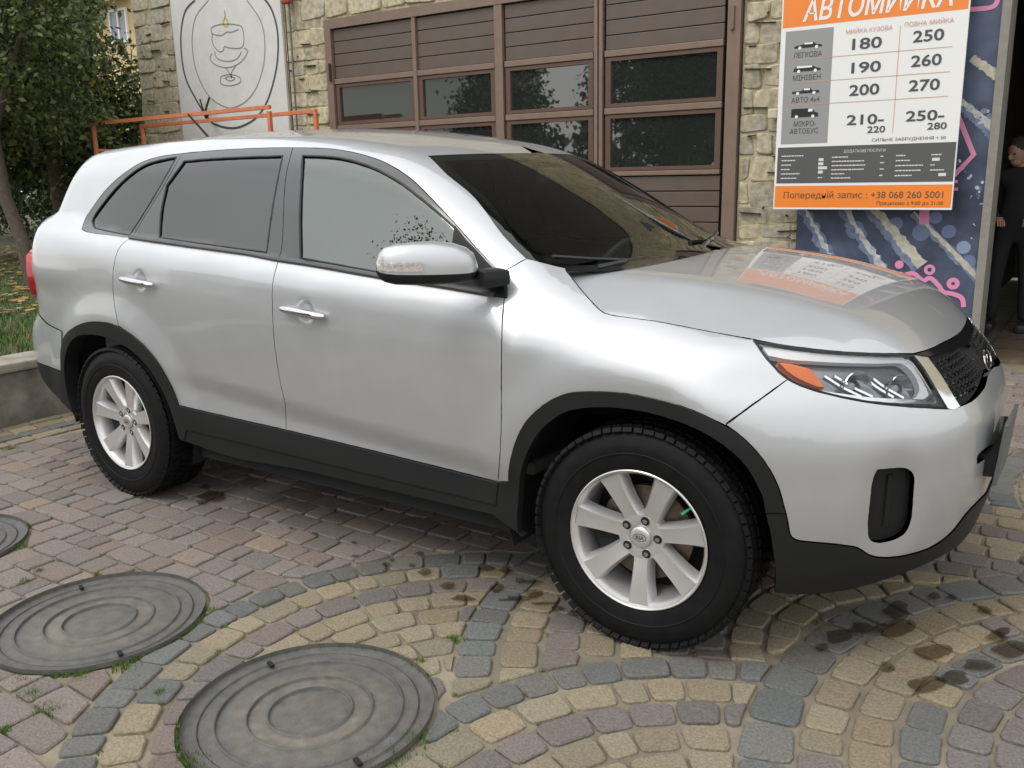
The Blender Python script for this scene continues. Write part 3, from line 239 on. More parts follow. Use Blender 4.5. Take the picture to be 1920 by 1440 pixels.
glass_front:-1594 -690 1566 -1570 -690 1565 -1546 -690 1564 -1522 -689 1563 -1498 -689 1562 -1477 -689 1561 -1455 -689 1559 -1433 -689 1557 -1411 -689 1555 -1387 -690 1552 -1363 -692 1548 -1338 -694 1544 -1312 -696 1539 -1286 -699 1533 -1260 -702 1527 -1234 -705 1521 -1212 -708 1514 -1189 -712 1508 -1167 -715 1501 -1145 -719 1493 -1123 -723 1485 -1101 -727 1477 -1080 -731 1469 -1061 -735 1461 -1041 -738 1453 -1023 -742 1444 -1004 -746 1435 -986 -749 1426 -968 -753 1416 -950 -756 1407 -932 -759 1398 -914 -762 1388 -895 -766 1377 -876 -769 1367 -857 -772 1356 -839 -775 1345 -823 -778 1335 -808 -780 1326 -795 -782 1318 -781 -785 1309 -770 -787 1302 -758 -789 1294 -752 -796 1280 -746 -802 1265 -740 -807 1251 -735 -812 1237 -729 -817 1223 -723 -822 1208 -718 -827 1194 -711 -831 1180 -705 -836 1166 -699 -841 1152 -692 -846 1138 -686 -850 1124 -678 -857 1110 -697 -857 1112 -715 -857 1113 -734 -858 1114 -753 -858 1116 -772 -858 1117 -791 -858 1119 -810 -859 1120 -829 -859 1122 -848 -859 1123 -867 -860 1125 -887 -860 1127 -907 -860 1128 -927 -860 1130 -948 -860 1132 -968 -861 1133 -989 -861 1135 -1009 -861 1137 -1030 -861 1139 -1051 -861 1140 -1072 -861 1142 -1094 -861 1144 -1115 -861 1146 -1137 -861 1148 -1159 -861 1150 -1181 -861 1152 -1204 -861 1154 -1227 -860 1156 -1249 -860 1159 -1273 -860 1161 -1297 -860 1163 -1321 -859 1165 -1345 -859 1167 -1369 -858 1169 -1394 -858 1172 -1419 -857 1174 -1444 -857 1176 -1470 -856 1178 -1475 -850 1195 -1480 -845 1211 -1485 -839 1227 -1490 -833 1244 -1495 -827 1260 -1500 -821 1277 -1505 -815 1293 -1510 -809 1310 -1515 -803 1328 -1519 -797 1345 -1523 -791 1361 -1527 -785 1377 -1532 -778 1394 -1536 -772 1410 -1540 -765 1427 -1544 -758 1444 -1549 -751 1461 -1553 -744 1478 -1558 -736 1496 -1565 -727 1513 -1573 -717 1531 -1582 -705 1548
frame_front:-1681 -658 1601 -1654 -658 1599 -1626 -657 1598 -1599 -657 1597 -1573 -656 1596 -1546 -656 1594 -1521 -655 1593 -1495 -655 1591 -1471 -655 1589 -1443 -656 1586 -1416 -657 1583 -1390 -659 1579 -1364 -660 1575 -1338 -663 1571 -1312 -665 1566 -1288 -668 1561 -1264 -671 1556 -1240 -674 1550 -1216 -678 1545 -1193 -681 1538 -1169 -686 1532 -1146 -690 1524 -1125 -695 1517 -1104 -699 1509 -1083 -703 1501 -1064 -708 1493 -1044 -712 1484 -1025 -716 1475 -1005 -721 1465 -986 -725 1454 -966 -731 1443 -946 -736 1431 -927 -741 1419 -908 -747 1407 -889 -751 1395 -872 -756 1383 -855 -760 1372 -838 -764 1361 -822 -768 1350 -807 -771 1339 -792 -775 1329 -777 -778 1319 -761 -782 1308 -748 -785 1298 -734 -788 1288 -721 -791 1278 -707 -794 1268 -694 -797 1258 -680 -801 1247 -666 -804 1237 -651 -806 1227 -636 -809 1217 -621 -812 1207 -605 -814 1197 -590 -817 1187 -575 -820 1177 -562 -823 1167 -551 -826 1158 -539 -830 1145 -528 -835 1132 -518 -842 1120 -509 -849 1109 -503 -855 1100 -501 -861 1092 -500 -865 1085 -510 -867 1086 -516 -869 1086 -526 -870 1087 -538 -872 1089 -553 -873 1090 -570 -874 1092 -590 -873 1093 -611 -872 1095 -633 -871 1096 -656 -870 1098 -679 -869 1100 -702 -869 1102 -725 -868 1104 -746 -868 1105 -766 -868 1107 -785 -868 1108 -805 -868 1110 -825 -869 1111 -844 -869 1112 -864 -869 1114 -884 -869 1115 -904 -870 1117 -924 -870 1118 -945 -870 1119 -965 -870 1121 -986 -871 1122 -1006 -871 1124 -1027 -871 1125 -1049 -871 1127 -1071 -870 1129 -1094 -870 1131 -1118 -870 1133 -1142 -870 1135 -1165 -869 1137 -1189 -869 1139 -1214 -869 1141 -1238 -868 1143 -1261 -868 1145 -1285 -868 1148 -1309 -867 1149 -1332 -867 1151 -1354 -867 1153 -1381 -867 1155 -1406 -867 1157 -1431 -867 1159 -1456 -867 1160 -1481 -867 1162 -1506 -867 1163 -1530 -867 1165 -1556 -867 1167 -1581 -867 1168 -1586 -857 1179 -1584 -852 1191 -1583 -846 1207 -1584 -843 1218 -1586 -838 1230 -1588 -833 1245 -1591 -827 1261 -1595 -821 1279 -1599 -814 1297 -1604 -807 1317 -1609 -800 1337 -1613 -792 1357 -1618 -785 1377 -1624 -777 1397 -1628 -769 1417 -1633 -762 1436 -1637 -754 1453 -1640 -748 1470 -1642 -742 1484 -1645 -733 1503 -1648 -724 1521 -1651 -714 1537 -1655 -703 1553 -1661 -691 1568 -1669 -676 1584
glass_rear:-2330 -701 1563 -2298 -701 1564 -2268 -700 1565 -2237 -699 1567 -2204 -698 1568 -2177 -698 1568 -2148 -697 1569 -2118 -697 1569 -2089 -697 1569 -2059 -696 1570 -2030 -696 1570 -2002 -696 1570 -1974 -695 1570 -1946 -695 1570 -1918 -695 1570 -1891 -695 1570 -1864 -694 1570 -1837 -694 1570 -1810 -694 1569 -1784 -693 1569 -1758 -693 1569 -1732 -692 1569 -1707 -692 1569 -1699 -705 1551 -1694 -717 1534 -1690 -727 1516 -1688 -735 1499 -1687 -743 1482 -1686 -750 1465 -1685 -757 1447 -1684 -764 1430 -1683 -771 1412 -1682 -778 1395 -1681 -785 1377 -1679 -792 1359 -1678 -798 1341 -1677 -805 1324 -1676 -810 1308 -1675 -816 1291 -1673 -822 1275 -1671 -828 1259 -1670 -834 1243 -1668 -839 1227 -1666 -845 1211 -1665 -851 1194 -1693 -850 1196 -1721 -850 1197 -1749 -849 1199 -1778 -849 1200 -1806 -848 1202 -1836 -848 1203 -1865 -847 1205 -1894 -847 1207 -1924 -846 1209 -1955 -846 1210 -1985 -845 1212 -2016 -844 1214 -2047 -844 1216 -2079 -843 1218 -2110 -843 1220 -2141 -842 1222 -2174 -841 1224 -2207 -841 1226 -2240 -840 1229 -2273 -839 1231 -2307 -839 1233 -2341 -838 1235 -2375 -837 1237 -2382 -828 1256 -2387 -821 1275 -2391 -814 1294 -2395 -808 1313 -2399 -801 1332 -2401 -794 1351 -2403 -787 1369 -2403 -780 1387 -2403 -773 1405 -2403 -766 1423 -2403 -759 1441 -2404 -751 1459 -2390 -744 1476 -2375 -737 1493 -2362 -730 1511 -2349 -722 1528 -2338 -712 1546
frame_rear:-2370 -673 1597 -2342 -672 1598 -2313 -672 1599 -2284 -671 1600 -2257 -670 1601 -2229 -669 1602 -2202 -668 1603 -2172 -667 1603 -2143 -666 1604 -2114 -666 1604 -2084 -665 1605 -2054 -665 1605 -2028 -664 1605 -2001 -664 1605 -1974 -663 1605 -1946 -663 1605 -1919 -662 1605 -1892 -662 1605 -1865 -662 1604 -1838 -661 1604 -1811 -661 1604 -1785 -660 1603 -1758 -660 1602 -1732 -659 1602 -1706 -659 1601 -1681 -658 1601 -1669 -676 1584 -1661 -691 1568 -1655 -703 1553 -1651 -714 1537 -1648 -724 1521 -1645 -733 1503 -1642 -742 1484 -1640 -748 1470 -1637 -754 1453 -1633 -762 1436 -1628 -769 1417 -1624 -777 1397 -1618 -785 1377 -1613 -792 1357 -1609 -800 1337 -1604 -807 1317 -1599 -814 1297 -1595 -821 1279 -1591 -827 1261 -1588 -833 1245 -1586 -838 1230 -1584 -843 1218 -1583 -846 1207 -1584 -852 1191 -1586 -857 1179 -1581 -867 1168 -1605 -867 1170 -1629 -866 1173 -1653 -865 1175 -1677 -864 1177 -1702 -863 1179 -1729 -862 1182 -1758 -862 1184 -1781 -861 1186 -1805 -861 1187 -1830 -861 1189 -1857 -861 1191 -1885 -861 1192 -1913 -861 1194 -1943 -861 1196 -1972 -861 1197 -2002 -862 1199 -2033 -862 1201 -2063 -862 1203 -2093 -862 1204 -2122 -862 1206 -2152 -863 1208 -2183 -863 1209 -2215 -863 1211 -2246 -863 1213 -2278 -863 1215 -2309 -863 1216 -2341 -863 1218 -2373 -863 1220 -2406 -863 1221 -2438 -863 1223 -2471 -863 1225 -2504 -864 1227 -2538 -864 1228 -2542 -861 1230 -2556 -839 1244 -2560 -825 1258 -2550 -820 1273 -2539 -815 1288 -2529 -809 1304 -2518 -804 1320 -2506 -798 1337 -2493 -792 1354 -2481 -785 1371 -2468 -779 1389 -2456 -772 1407 -2444 -765 1425 -2432 -758 1443 -2422 -751 1460 -2411 -743 1479 -2401 -735 1498 -2391 -727 1517 -2383 -718 1536 -2378 -708 1552 -2375 -698 1567 -2373 -690 1578 -2371 -681 1589
glass_quarter:-2866 -833 1269 -2901 -819 1283 -2928 -805 1299 -2929 -797 1314 -2917 -790 1333 -2898 -784 1353 -2878 -777 1373 -2859 -770 1392 -2842 -764 1409 -2823 -758 1426 -2804 -751 1443 -2783 -745 1459 -2763 -739 1474 -2741 -734 1488 -2721 -729 1501 -2700 -724 1513 -2680 -719 1524 -2660 -714 1534 -2640 -709 1543 -2620 -705 1551 -2594 -701 1558 -2568 -697 1564 -2541 -695 1568 -2514 -693 1572 -2486 -691 1575 -2457 -689 1578 -2428 -688 1580 -2400 -686 1582 -2401 -700 1564 -2404 -711 1547 -2410 -721 1529 -2418 -729 1512 -2427 -736 1495 -2436 -743 1477 -2446 -750 1460 -2456 -757 1443 -2467 -764 1426 -2478 -771 1409 -2489 -778 1391 -2501 -784 1374 -2513 -790 1357 -2525 -796 1340 -2536 -802 1325 -2547 -807 1310 -2561 -813 1292 -2575 -819 1275 -2588 -825 1258 -2581 -844 1243 -2616 -843 1246 -2651 -842 1248 -2686 -841 1251 -2722 -840 1254 -2758 -838 1258 -2795 -836 1261 -2831 -834 1265
frame_quarter:-2947 -852 1264 -2965 -833 1279 -2982 -815 1295 -2993 -799 1310 -2986 -790 1327 -2971 -785 1343 -2956 -779 1360 -2943 -774 1374 -2931 -769 1389 -2917 -763 1404 -2902 -758 1419 -2885 -752 1435 -2866 -746 1450 -2846 -741 1466 -2825 -736 1480 -2805 -731 1492 -2785 -727 1503 -2764 -722 1514 -2742 -717 1525 -2721 -712 1535 -2699 -706 1546 -2677 -700 1556 -2653 -695 1565 -2630 -691 1571 -2607 -687 1576 -2582 -684 1581 -2557 -682 1584 -2530 -679 1588 -2500 -677 1591 -2468 -676 1593 -2435 -675 1594 -2402 -674 1596 -2370 -673 1597 -2371 -681 1589 -2373 -690 1578 -2375 -698 1567 -2378 -708 1552 -2383 -718 1536 -2391 -727 1517 -2401 -735 1498 -2411 -743 1479 -2422 -751 1460 -2432 -758 1443 -2444 -765 1425 -2456 -772 1407 -2468 -779 1389 -2481 -785 1371 -2493 -792 1354 -2506 -798 1337 -2518 -804 1320 -2529 -809 1304 -2539 -815 1288 -2550 -820 1273 -2560 -825 1258 -2556 -839 1244 -2542 -861 1230 -2538 -864 1228 -2575 -863 1231 -2614 -863 1233 -2656 -863 1236 -2698 -864 1238 -2739 -864 1241 -2780 -864 1244 -2818 -864 1246 -2852 -863 1249 -2882 -861 1252 -2906 -859 1255
arch_front:-458 -935 470 -456 -938 485 -454 -941 499 -451 -944 515 -447 -946 529 -444 -947 543 -440 -947 558 -435 -948 574 -430 -948 589 -425 -949 604 -419 -949 619 -412 -950 635 -405 -950 650 -397 -951 665 -388 -951 679 -379 -951 693 -369 -952 706 -358 -952 718 -346 -952 730 -334 -952 742 -321 -952 752 -309 -952 763 -296 -952 772 -283 -952 781 -270 -952 789 -256 -952 796 -242 -952 803 -228 -952 809 -213 -952 814 -198 -952 818 -183 -952 821 -167 -952 823 -151 -952 825 -136 -952 828 -120 -952 829 -105 -952 831 -89 -952 833 -74 -952 834 -58 -952 835 -42 -952 835 -27 -952 836 -12 -952 836 3 -952 835 18 -952 834 33 -952 834 47 -952 832 62 -952 831 77 -952 830 90 -952 828 104 -952 827 117 -952 825 131 -952 823 144 -952 821 157 -952 819 170 -952 816 183 -951 813 195 -950 810 207 -948 806 219 -947 802 231 -945 797 243 -943 793 254 -942 788 264 -940 783 274 -938 779 285 -935 774 295 -933 769 305 -931 764 314 -929 758 323 -927 751 333 -924 744 342 -922 735 351 -919 726 360 -916 717 369 -914 707 377 -911 696 384 -908 687 391 -905 677 397 -903 666 404 -900 656 409 -897 645 415 -894 633 420 -892 622 425 -889 609 429 -887 596 433 -885 582 437 -883 568 441 -881 554 444 -879 540 448 -876 527 436 -883 526 423 -889 526 410 -896 526 397 -901 525 395 -903 537 393 -904 548 391 -905 560 388 -906 573 384 -908 583 379 -910 594 374 -912 605 369 -914 617 363 -917 628 357 -919 639 350 -922 650 344 -924 660 336 -927 670 327 -929 680 318 -932 689 309 -934 697 299 -937 705 288 -939 713 279 -941 720 269 -943 726 259 -945 732 248 -947 738 237 -948 743 226 -949 748 214 -950 753 202 -951 757 189 -952 761 176 -952 765 162 -952 768 148 -952 771 134 -952 774 119 -952 776 105 -952 779 90 -952 781 76 -952 782 62 -952 784 47 -952 785 32 -952 786 17 -952 786 3 -952 787 -12 -952 787 -27 -952 786 -42 -952 786 -58 -952 785 -74 -952 784 -89 -952 782 -105 -952 780 -120 -952 778 -136 -952 775 -152 -952 772 -168 -952 768 -183 -952 764 -199 -952 759 -214 -952 754 -228 -952 747 -242 -952 740 -255 -952 731 -267 -952 722 -279 -952 712 -291 -951 702 -302 -951 691 -313 -951 680 -323 -951 668 -333 -950 655 -342 -950 642 -350 -950 628 -358 -949 615 -367 -949 599 -374 -948 583 -381 -948 567 -387 -947 550 -393 -946 533 -397 -945 519 -401 -944 505 -404 -942 490 -407 -940 475 -410 -938 460 -412 -937 444 -413 -937 428 -415 -937 411 -417 -937 392 -419 -937 373 -420 -937 354 -420 -937 336 -420 -937 321 -418 -937 309 -415 -937 301 -407 -937 296 -398 -937 295 -410 -937 299 -422 -937 303 -435 -937 308 -448 -936 313 -460 -936 318 -474 -936 323 -487 -935 329 -501 -935 335 -515 -934 340 -514 -933 358 -514 -932 376 -513 -931 393 -513 -929 411 -513 -928 428 -512 -927 446 -510 -928 464 -484 -932 468
arch_rear:-3150 -928 569 -3143 -929 591 -3138 -929 614 -3134 -929 636 -3128 -930 657 -3119 -930 678 -3107 -931 699 -3094 -933 719 -3077 -934 739 -3054 -936 757 -3017 -940 779 -2974 -944 797 -2931 -947 813 -2893 -949 825 -2855 -951 835 -2816 -951 843 -2778 -952 848 -2739 -952 851 -2700 -952 852 -2663 -952 852 -2630 -952 849 -2599 -952 844 -2569 -952 838 -2540 -951 830 -2516 -951 822 -2492 -951 814 -2469 -951 804 -2448 -951 793 -2427 -950 783 -2406 -950 770 -2387 -949 757 -2368 -949 744 -2351 -948 730 -2335 -948 716 -2322 -947 702 -2309 -947 689 -2298 -946 675 -2289 -945 660 -2280 -943 646 -2270 -941 628 -2260 -939 610 -2251 -937 592 -2242 -937 574 -2235 -936 559 -2229 -936 545 -2224 -936 530 -2217 -936 514 -2211 -936 498 -2204 -936 482 -2198 -935 465 -2191 -935 447 -2185 -934 429 -2180 -932 411 -2190 -933 388 -2201 -934 365 -2213 -934 352 -2238 -935 358 -2251 -936 404 -2256 -937 424 -2260 -938 444 -2266 -939 464 -2272 -939 483 -2280 -939 503 -2287 -939 519 -2296 -940 536 -2305 -940 553 -2314 -941 569 -2324 -941 585 -2335 -942 601 -2346 -943 616 -2358 -945 632 -2371 -946 647 -2385 -946 662 -2400 -947 676 -2417 -948 688 -2436 -948 701 -2457 -948 714 -2480 -949 725 -2503 -949 736 -2527 -949 745 -2553 -950 753 -2580 -950 761 -2607 -950 767 -2636 -950 773 -2664 -950 777 -2697 -950 780 -2730 -950 782 -2763 -950 783 -2796 -950 782 -2829 -950 779 -2863 -949 775 -2897 -948 770 -2927 -947 762 -2957 -945 750 -2984 -943 736 -3008 -941 720 -3033 -939 699 -3054 -937 676 -3072 -935 652 -3084 -934 634 -3094 -933 615 -3101 -932 595 -3108 -931 574 -3113 -930 551 -3117 -929 527 -3119 -928 502 -3119 -927 476 -3117 -926 451 -3113 -925 429 -3107 -925 407 -3100 -925 385 -3092 -924 362 -3084 -924 340 -3076 -924 318 -3075 -924 332 -3078 -925 346 -3093 -924 357 -3117 -923 368 -3141 -922 378 -3162 -921 388 -3182 -920 397 -3205 -918 405 -3195 -920 433 -3185 -922 461 -3176 -924 488 -3167 -925 515 -3158 -927 542
clad_front:-1571 -906 487 -1545 -906 487 -1519 -906 486 -1493 -906 485 -1468 -906 484 -1443 -906 484 -1418 -905 483 -1393 -905 482 -1369 -905 482 -1344 -905 481 -1320 -905 480 -1296 -905 480 -1272 -905 479 -1247 -905 478 -1223 -904 477 -1199 -904 477 -1174 -904 476 -1150 -904 475 -1125 -904 474 -1100 -904 474 -1079 -904 473 -1057 -904 472 -1036 -904 471 -1014 -904 471 -992 -904 470 -971 -903 469 -949 -903 468 -927 -903 468 -905 -903 467 -883 -903 466 -861 -903 465 -840 -903 465 -818 -903 464 -796 -903 463 -775 -903 462 -753 -903 461 -732 -903 461 -711 -903 460 -690 -903 459 -669 -903 458 -648 -903 458 -627 -904 457 -604 -907 458 -581 -912 459 -557 -918 461 -533 -924 463 -510 -928 464 -513 -927 443 -515 -928 423 -516 -929 403 -518 -931 383 -539 -928 382 -561 -924 380 -584 -919 379 -607 -915 377 -630 -912 376 -651 -910 376 -672 -910 376 -692 -911 376 -713 -911 377 -734 -911 377 -755 -911 377 -777 -911 378 -798 -911 378 -819 -911 378 -841 -911 379 -862 -911 379 -884 -911 379 -906 -912 380 -927 -912 380 -949 -912 381 -971 -912 381 -992 -912 381 -1014 -912 382 -1035 -912 382 -1056 -912 383 -1078 -912 383 -1099 -912 383 -1124 -913 384 -1148 -913 384 -1173 -913 385 -1197 -913 385 -1221 -913 386 -1245 -913 386 -1269 -913 387 -1294 -913 387 -1318 -913 388 -1342 -913 388 -1366 -913 389 -1390 -913 389 -1415 -913 390 -1439 -913 390 -1464 -913 391 -1490 -913 391 -1515 -913 392 -1541 -913 392 -1568 -913 393 -1567 -913 417 -1568 -911 441 -1569 -909 464
clad_rear:-2217 -936 514 -2193 -933 512 -2171 -928 509 -2150 -924 507 -2128 -920 504 -2105 -916 502 -2079 -913 500 -2050 -912 499 -2019 -911 498 -1994 -911 497 -1969 -910 497 -1942 -910 496 -1915 -909 495 -1886 -909 494 -1858 -909 494 -1828 -908 493 -1799 -908 492 -1770 -908 492 -1740 -908 491 -1711 -907 491 -1682 -907 490 -1653 -907 489 -1625 -907 489 -1598 -906 488 -1571 -906 487 -1569 -909 464 -1568 -911 441 -1567 -913 417 -1568 -913 393 -1595 -913 393 -1624 -913 393 -1653 -913 394 -1683 -913 394 -1714 -913 394 -1744 -913 395 -1775 -913 395 -1806 -913 396 -1837 -913 396 -1868 -913 396 -1898 -913 397 -1927 -913 397 -1955 -913 397 -1982 -913 398 -2007 -913 398 -2031 -913 399 -2065 -914 399 -2094 -916 401 -2118 -920 403 -2140 -925 405 -2162 -929 408 -2186 -933 410 -2191 -934 431 -2197 -935 452 -2203 -936 473 -2210 -936 493
rocker:-2186 -933 410 -2162 -929 408 -2140 -925 405 -2118 -920 403 -2094 -916 401 -2065 -914 399 -2031 -913 399 -2007 -913 398 -1982 -913 398 -1955 -913 397 -1928 -913 397 -1899 -913 397 -1869 -913 396 -1839 -913 396 -1809 -913 396 -1778 -913 395 -1747 -913 395 -1716 -913 395 -1685 -913 394 -1655 -913 394 -1625 -913 394 -1596 -913 393 -1568 -913 393 -1542 -913 392 -1517 -913 392 -1492 -913 391 -1467 -913 391 -1442 -913 391 -1417 -913 390 -1393 -913 390 -1368 -913 389 -1344 -913 388 -1320 -913 388 -1295 -913 387 -1271 -913 387 -1247 -913 386 -1222 -913 386 -1198 -913 385 -1173 -913 385 -1148 -913 384 -1124 -913 384 -1099 -912 383 -1078 -912 383 -1056 -912 383 -1035 -912 382 -1014 -912 382 -992 -912 381 -971 -912 381 -949 -912 381 -927 -912 380 -906 -912 380 -884 -911 379 -862 -911 379 -841 -911 379 -819 -911 378 -798 -911 378 -777 -911 378 -755 -911 377 -734 -911 377 -713 -911 377 -692 -911 376 -672 -910 376 -651 -910 376 -630 -912 376 -607 -915 377 -584 -919 379 -561 -924 380 -539 -928 382 -518 -931 383 -516 -932 362 -515 -934 340 -517 -933 344 -538 -931 342 -560 -927 340 -583 -922 338 -605 -918 336 -627 -915 334 -648 -913 333 -668 -913 333 -688 -913 333 -708 -913 333 -728 -913 333 -748 -913 333 -769 -913 333 -790 -913 332 -811 -913 332 -832 -913 332 -854 -913 332 -876 -913 332 -898 -913 332 -920 -913 332 -943 -913 332 -965 -913 332 -988 -913 332 -1010 -913 332 -1034 -913 332 -1058 -913 332 -1082 -912 332 -1106 -912 332 -1131 -912 332 -1156 -912 332 -1181 -912 333 -1207 -912 333 -1232 -912 333 -1258 -912 333 -1284 -912 333 -1310 -912 333 -1335 -912 333 -1361 -912 333 -1386 -912 333 -1412 -912 333 -1437 -912 333 -1461 -911 332 -1486 -911 332 -1509 -911 332 -1539 -911 331 -1569 -911 330 -1598 -911 328 -1626 -911 327 -1655 -911 325 -1683 -911 324 -1711 -910 322 -1739 -910 321 -1767 -910 319 -1795 -910 318 -1823 -910 317 -1851 -910 316 -1878 -910 316 -1906 -910 316 -1935 -910 317 -1964 -910 318 -1992 -910 320 -2019 -910 322 -2047 -911 324 -2074 -912 326 -2098 -914 330 -2121 -918 335 -2142 -923 340 -2165 -927 344 -2188 -931 349 -2213 -934 352 -2199 -934 381
bumper_rear:-3100 -927 773 -3132 -920 776 -3163 -916 778 -3189 -913 782 -3213 -912 786 -3235 -911 791 -3254 -910 796 -3275 -909 805 -3293 -908 815 -3314 -905 825 -3348 -896 833 -3441 -840 849 -3515 -780 815 -3597 -750 733 -3612 -750 638 -3596 -760 569 -3488 -868 572 -3410 -893 578 -3375 -896 576 -3344 -898 573 -3313 -899 571 -3278 -902 569 -3233 -911 569 -3186 -922 570 -3147 -928 569 -3145 -929 585 -3140 -929 601 -3135 -930 616 -3131 -930 632 -3126 -930 647 -3122 -930 663 -3119 -930 678 -3115 -930 694 -3111 -930 710 -3108 -929 726 -3105 -929 742 -3103 -928 758
bumper_rear_low:-3147 -928 569 -3186 -922 570 -3233 -911 569 -3278 -902 569 -3313 -899 571 -3344 -898 573 -3375 -896 576 -3410 -893 578 -3488 -868 572 -3596 -760 569 -3562 -770 476 -3519 -790 411 -3463 -868 492 -3427 -881 484 -3399 -887 475 -3377 -890 464 -3358 -892 453 -3341 -893 443 -3323 -894 433 -3303 -897 426 -3280 -901 420 -3253 -907 415 -3228 -913 411 -3205 -918 405 -3198 -919 424 -3191 -921 442 -3185 -922 461 -3179 -923 479 -3173 -924 497 -3167 -925 515 -3161 -926 533 -3155 -927 551
lamp_tail:-3455 -810 1144 -3396 -870 1119 -3371 -890 1050 -3359 -890 950 -3438 -840 910 -3502 -760 930 -3546 -660 980 -3539 -660 1100 -3500 -740 1140
lamp_c:668 -523 916 672 -511 920 676 -497 923 681 -487 924 686 -482 920 691 -480 915 697 -479 908 703 -480 900 709 -482 892 714 -484 885 719 -486 879 724 -489 872 729 -492 866 734 -496 859 738 -499 853 742 -502 847 746 -505 841 749 -508 835 752 -511 829 754 -514 824 751 -526 820 746 -538 817 741 -548 817 734 -558 819 727 -568 821 720 -578 822 723 -569 826 726 -559 829 728 -551 833 729 -543 838 729 -536 842 728 -530 848 726 -524 853 722 -519 860 718 -514 866 713 -510 873 709 -507 879 704 -506 885 699 -505 891 694 -506 896 689 -507 901 684 -510 906 679 -514 910 673 -519 913
lamp_bot:506 -773 865 515 -766 863 525 -760 861 535 -754 859 544 -747 857 554 -740 855 563 -733 853 573 -726 851 583 -719 849 592 -712 847 602 -704 845 611 -696 843 620 -688 841 630 -679 839 639 -670 838 649 -660 836 659 -650 834 668 -640 832 678 -630 831 687 -619 829 696 -609 827 704 -599 825 712 -588 823 720 -579 821 730 -566 818 739 -553 816 747 -541 813 755 -529 810 763 -517 807 771 -503 804 776 -503 795 767 -518 798 759 -532 801 750 -546 803 741 -559 805 733 -571 808 724 -584 810 715 -595 812 706 -607 814 697 -618 816 688 -628 818 680 -637 820 671 -647 821 662 -656 823 654 -665 825 645 -673 827 636 -682 829 627 -690 830 618 -698 832 610 -705 834 601 -712 836 592 -720 838 581 -728 840 571 -736 842 561 -743 844 551 -750 846 542 -757 849 534 -762 851 526 -767 853 520 -770 855 512 -772 860
amber:380 -802 944 387 -798 943 394 -794 942 401 -789 941 408 -785 940 415 -781 939 422 -778 937 429 -774 935 435 -770 933 442 -767 931 448 -764 929 455 -760 927 461 -758 924 466 -755 922 471 -755 917 476 -755 912 481 -756 907 486 -756 901 491 -757 896 495 -758 890 500 -760 884 505 -761 878 510 -762 873 504 -767 874 498 -771 874 491 -775 876 485 -778 878 479 -781 881 472 -784 884 464 -787 887 457 -790 890 451 -792 894 443 -795 897 436 -797 901 429 -799 905 422 -801 910 415 -802 915 409 -803 919 403 -803 924 398 -803 929 392 -803 934 386 -803 939
lamp_strip:317 -786 989 326 -783 988 335 -779 986 344 -776 985 353 -772 983 362 -769 981 370 -765 980 379 -761 978 388 -757 976 396 -753 975 405 -748 973 414 -743 972 423 -738 970 431 -733 969 439 -728 968 448 -722 967 456 -717 965 464 -711 964 473 -705 963 481 -699 962 489 -692 961 498 -686 960 506 -679 959 515 -672 957 523 -665 956 531 -657 955 540 -650 954 548 -642 953 556 -635 952 564 -627 950 573 -618 949 581 -610 948 589 -601 947 597 -592 946 605 -583 944 613 -573 943 622 -564 942 630 -554 940 638 -543 939 646 -532 938 654 -521 936 662 -510 934 669 -497 932 678 -496 922 687 -495 911 679 -508 913 672 -520 914 664 -532 915 656 -543 917 649 -554 918 641 -565 919 633 -575 919 625 -585 920 618 -595 921 610 -605 922 602 -614 923 594 -623 924 586 -631 925 578 -640 926 570 -648 927 561 -657 928 553 -665 929 544 -673 930 535 -682 931 527 -689 932 518 -697 933 509 -704 934 501 -711 935 493 -718 936 485 -724 937 477 -731 938 469 -736 939 461 -743 940 452 -749 941 444 -755 942 437 -760 942 429 -765 943 421 -770 944 414 -775 945 406 -780 947 398 -785 948 389 -789 950 380 -793 952 372 -797 954 363 -801 956 354 -805 958 345 -801 966 336 -797 974 327 -792 982
slit:861 -342 599 860 -344 608 861 -342 616 863 -331 619 866 -314 621 869 -290 621 873 -263 620 875 -234 618 878 -199 613 880 -158 604 882 -109 594 882 -50 600 882 -80 556 881 -145 569 879 -195 578 876 -236 583 873 -267 587 869 -294 589 865 -319 589 861 -340 590'''
for ln in _raw.strip().split('\n'):
    k,v=ln.split(':'); a=np.array([int(q) for q in v.split()],float).reshape(-1,3)/1000; LOOPS[k]=a
def inpoly(q,P):
    x,y=q[:,0],q[:,1]; r=np.zeros(len(q),bool); A=P; B=np.roll(P,-1,0)
    for (x1,y1),(x2,y2) in zip(A,B):
        c=((y1>y)!=(y2>y))
        if y1!=y2: r^=c&(x<(x2-x1)*(y-y1)/(y2-y1)+x1)
    return r
def segdist(q,P):
    A=P; B=np.roll(P,-1,0); d=np.full(len(q),9e9)
    for a,b in zip(A,B):
        ab=b-a; t=np.clip(((q-a)@ab)/max(ab@ab,1e-12),0,1); d=np.minimum(d,np.hypot(*(q-a-t[:,None]*ab).T))
    return d
def snapC(C,D,off,F=F):
    n=90; T=np.full(len(D),np.nan); lo=np.zeros(len(D)); hi=np.zeros(len(D)); act=np.ones(len(D),bool); prev=F(C+D*.05)-off
    ts=np.linspace(.05,2.2,n)
    for a,b in zip(ts[:-1],ts[1:]):
        i=np.where(act)[0]
        if not len(i): break
        v=F(C+D[i]*b)-off; h=(prev[i]<0)&(v>=0); j=i[h]; lo[j]=a; hi[j]=b; act[j]=False; prev[i]=v
    hi[act]=1.0; lo[act]=1.0
    for _ in range(16):
        m=(lo+hi)/2; q=F(C+D*m[:,None])-off; lo=np.where(q<0,m,lo); hi=np.where(q<0,hi,m)
    return C+D*((lo+hi)/2)[:,None]
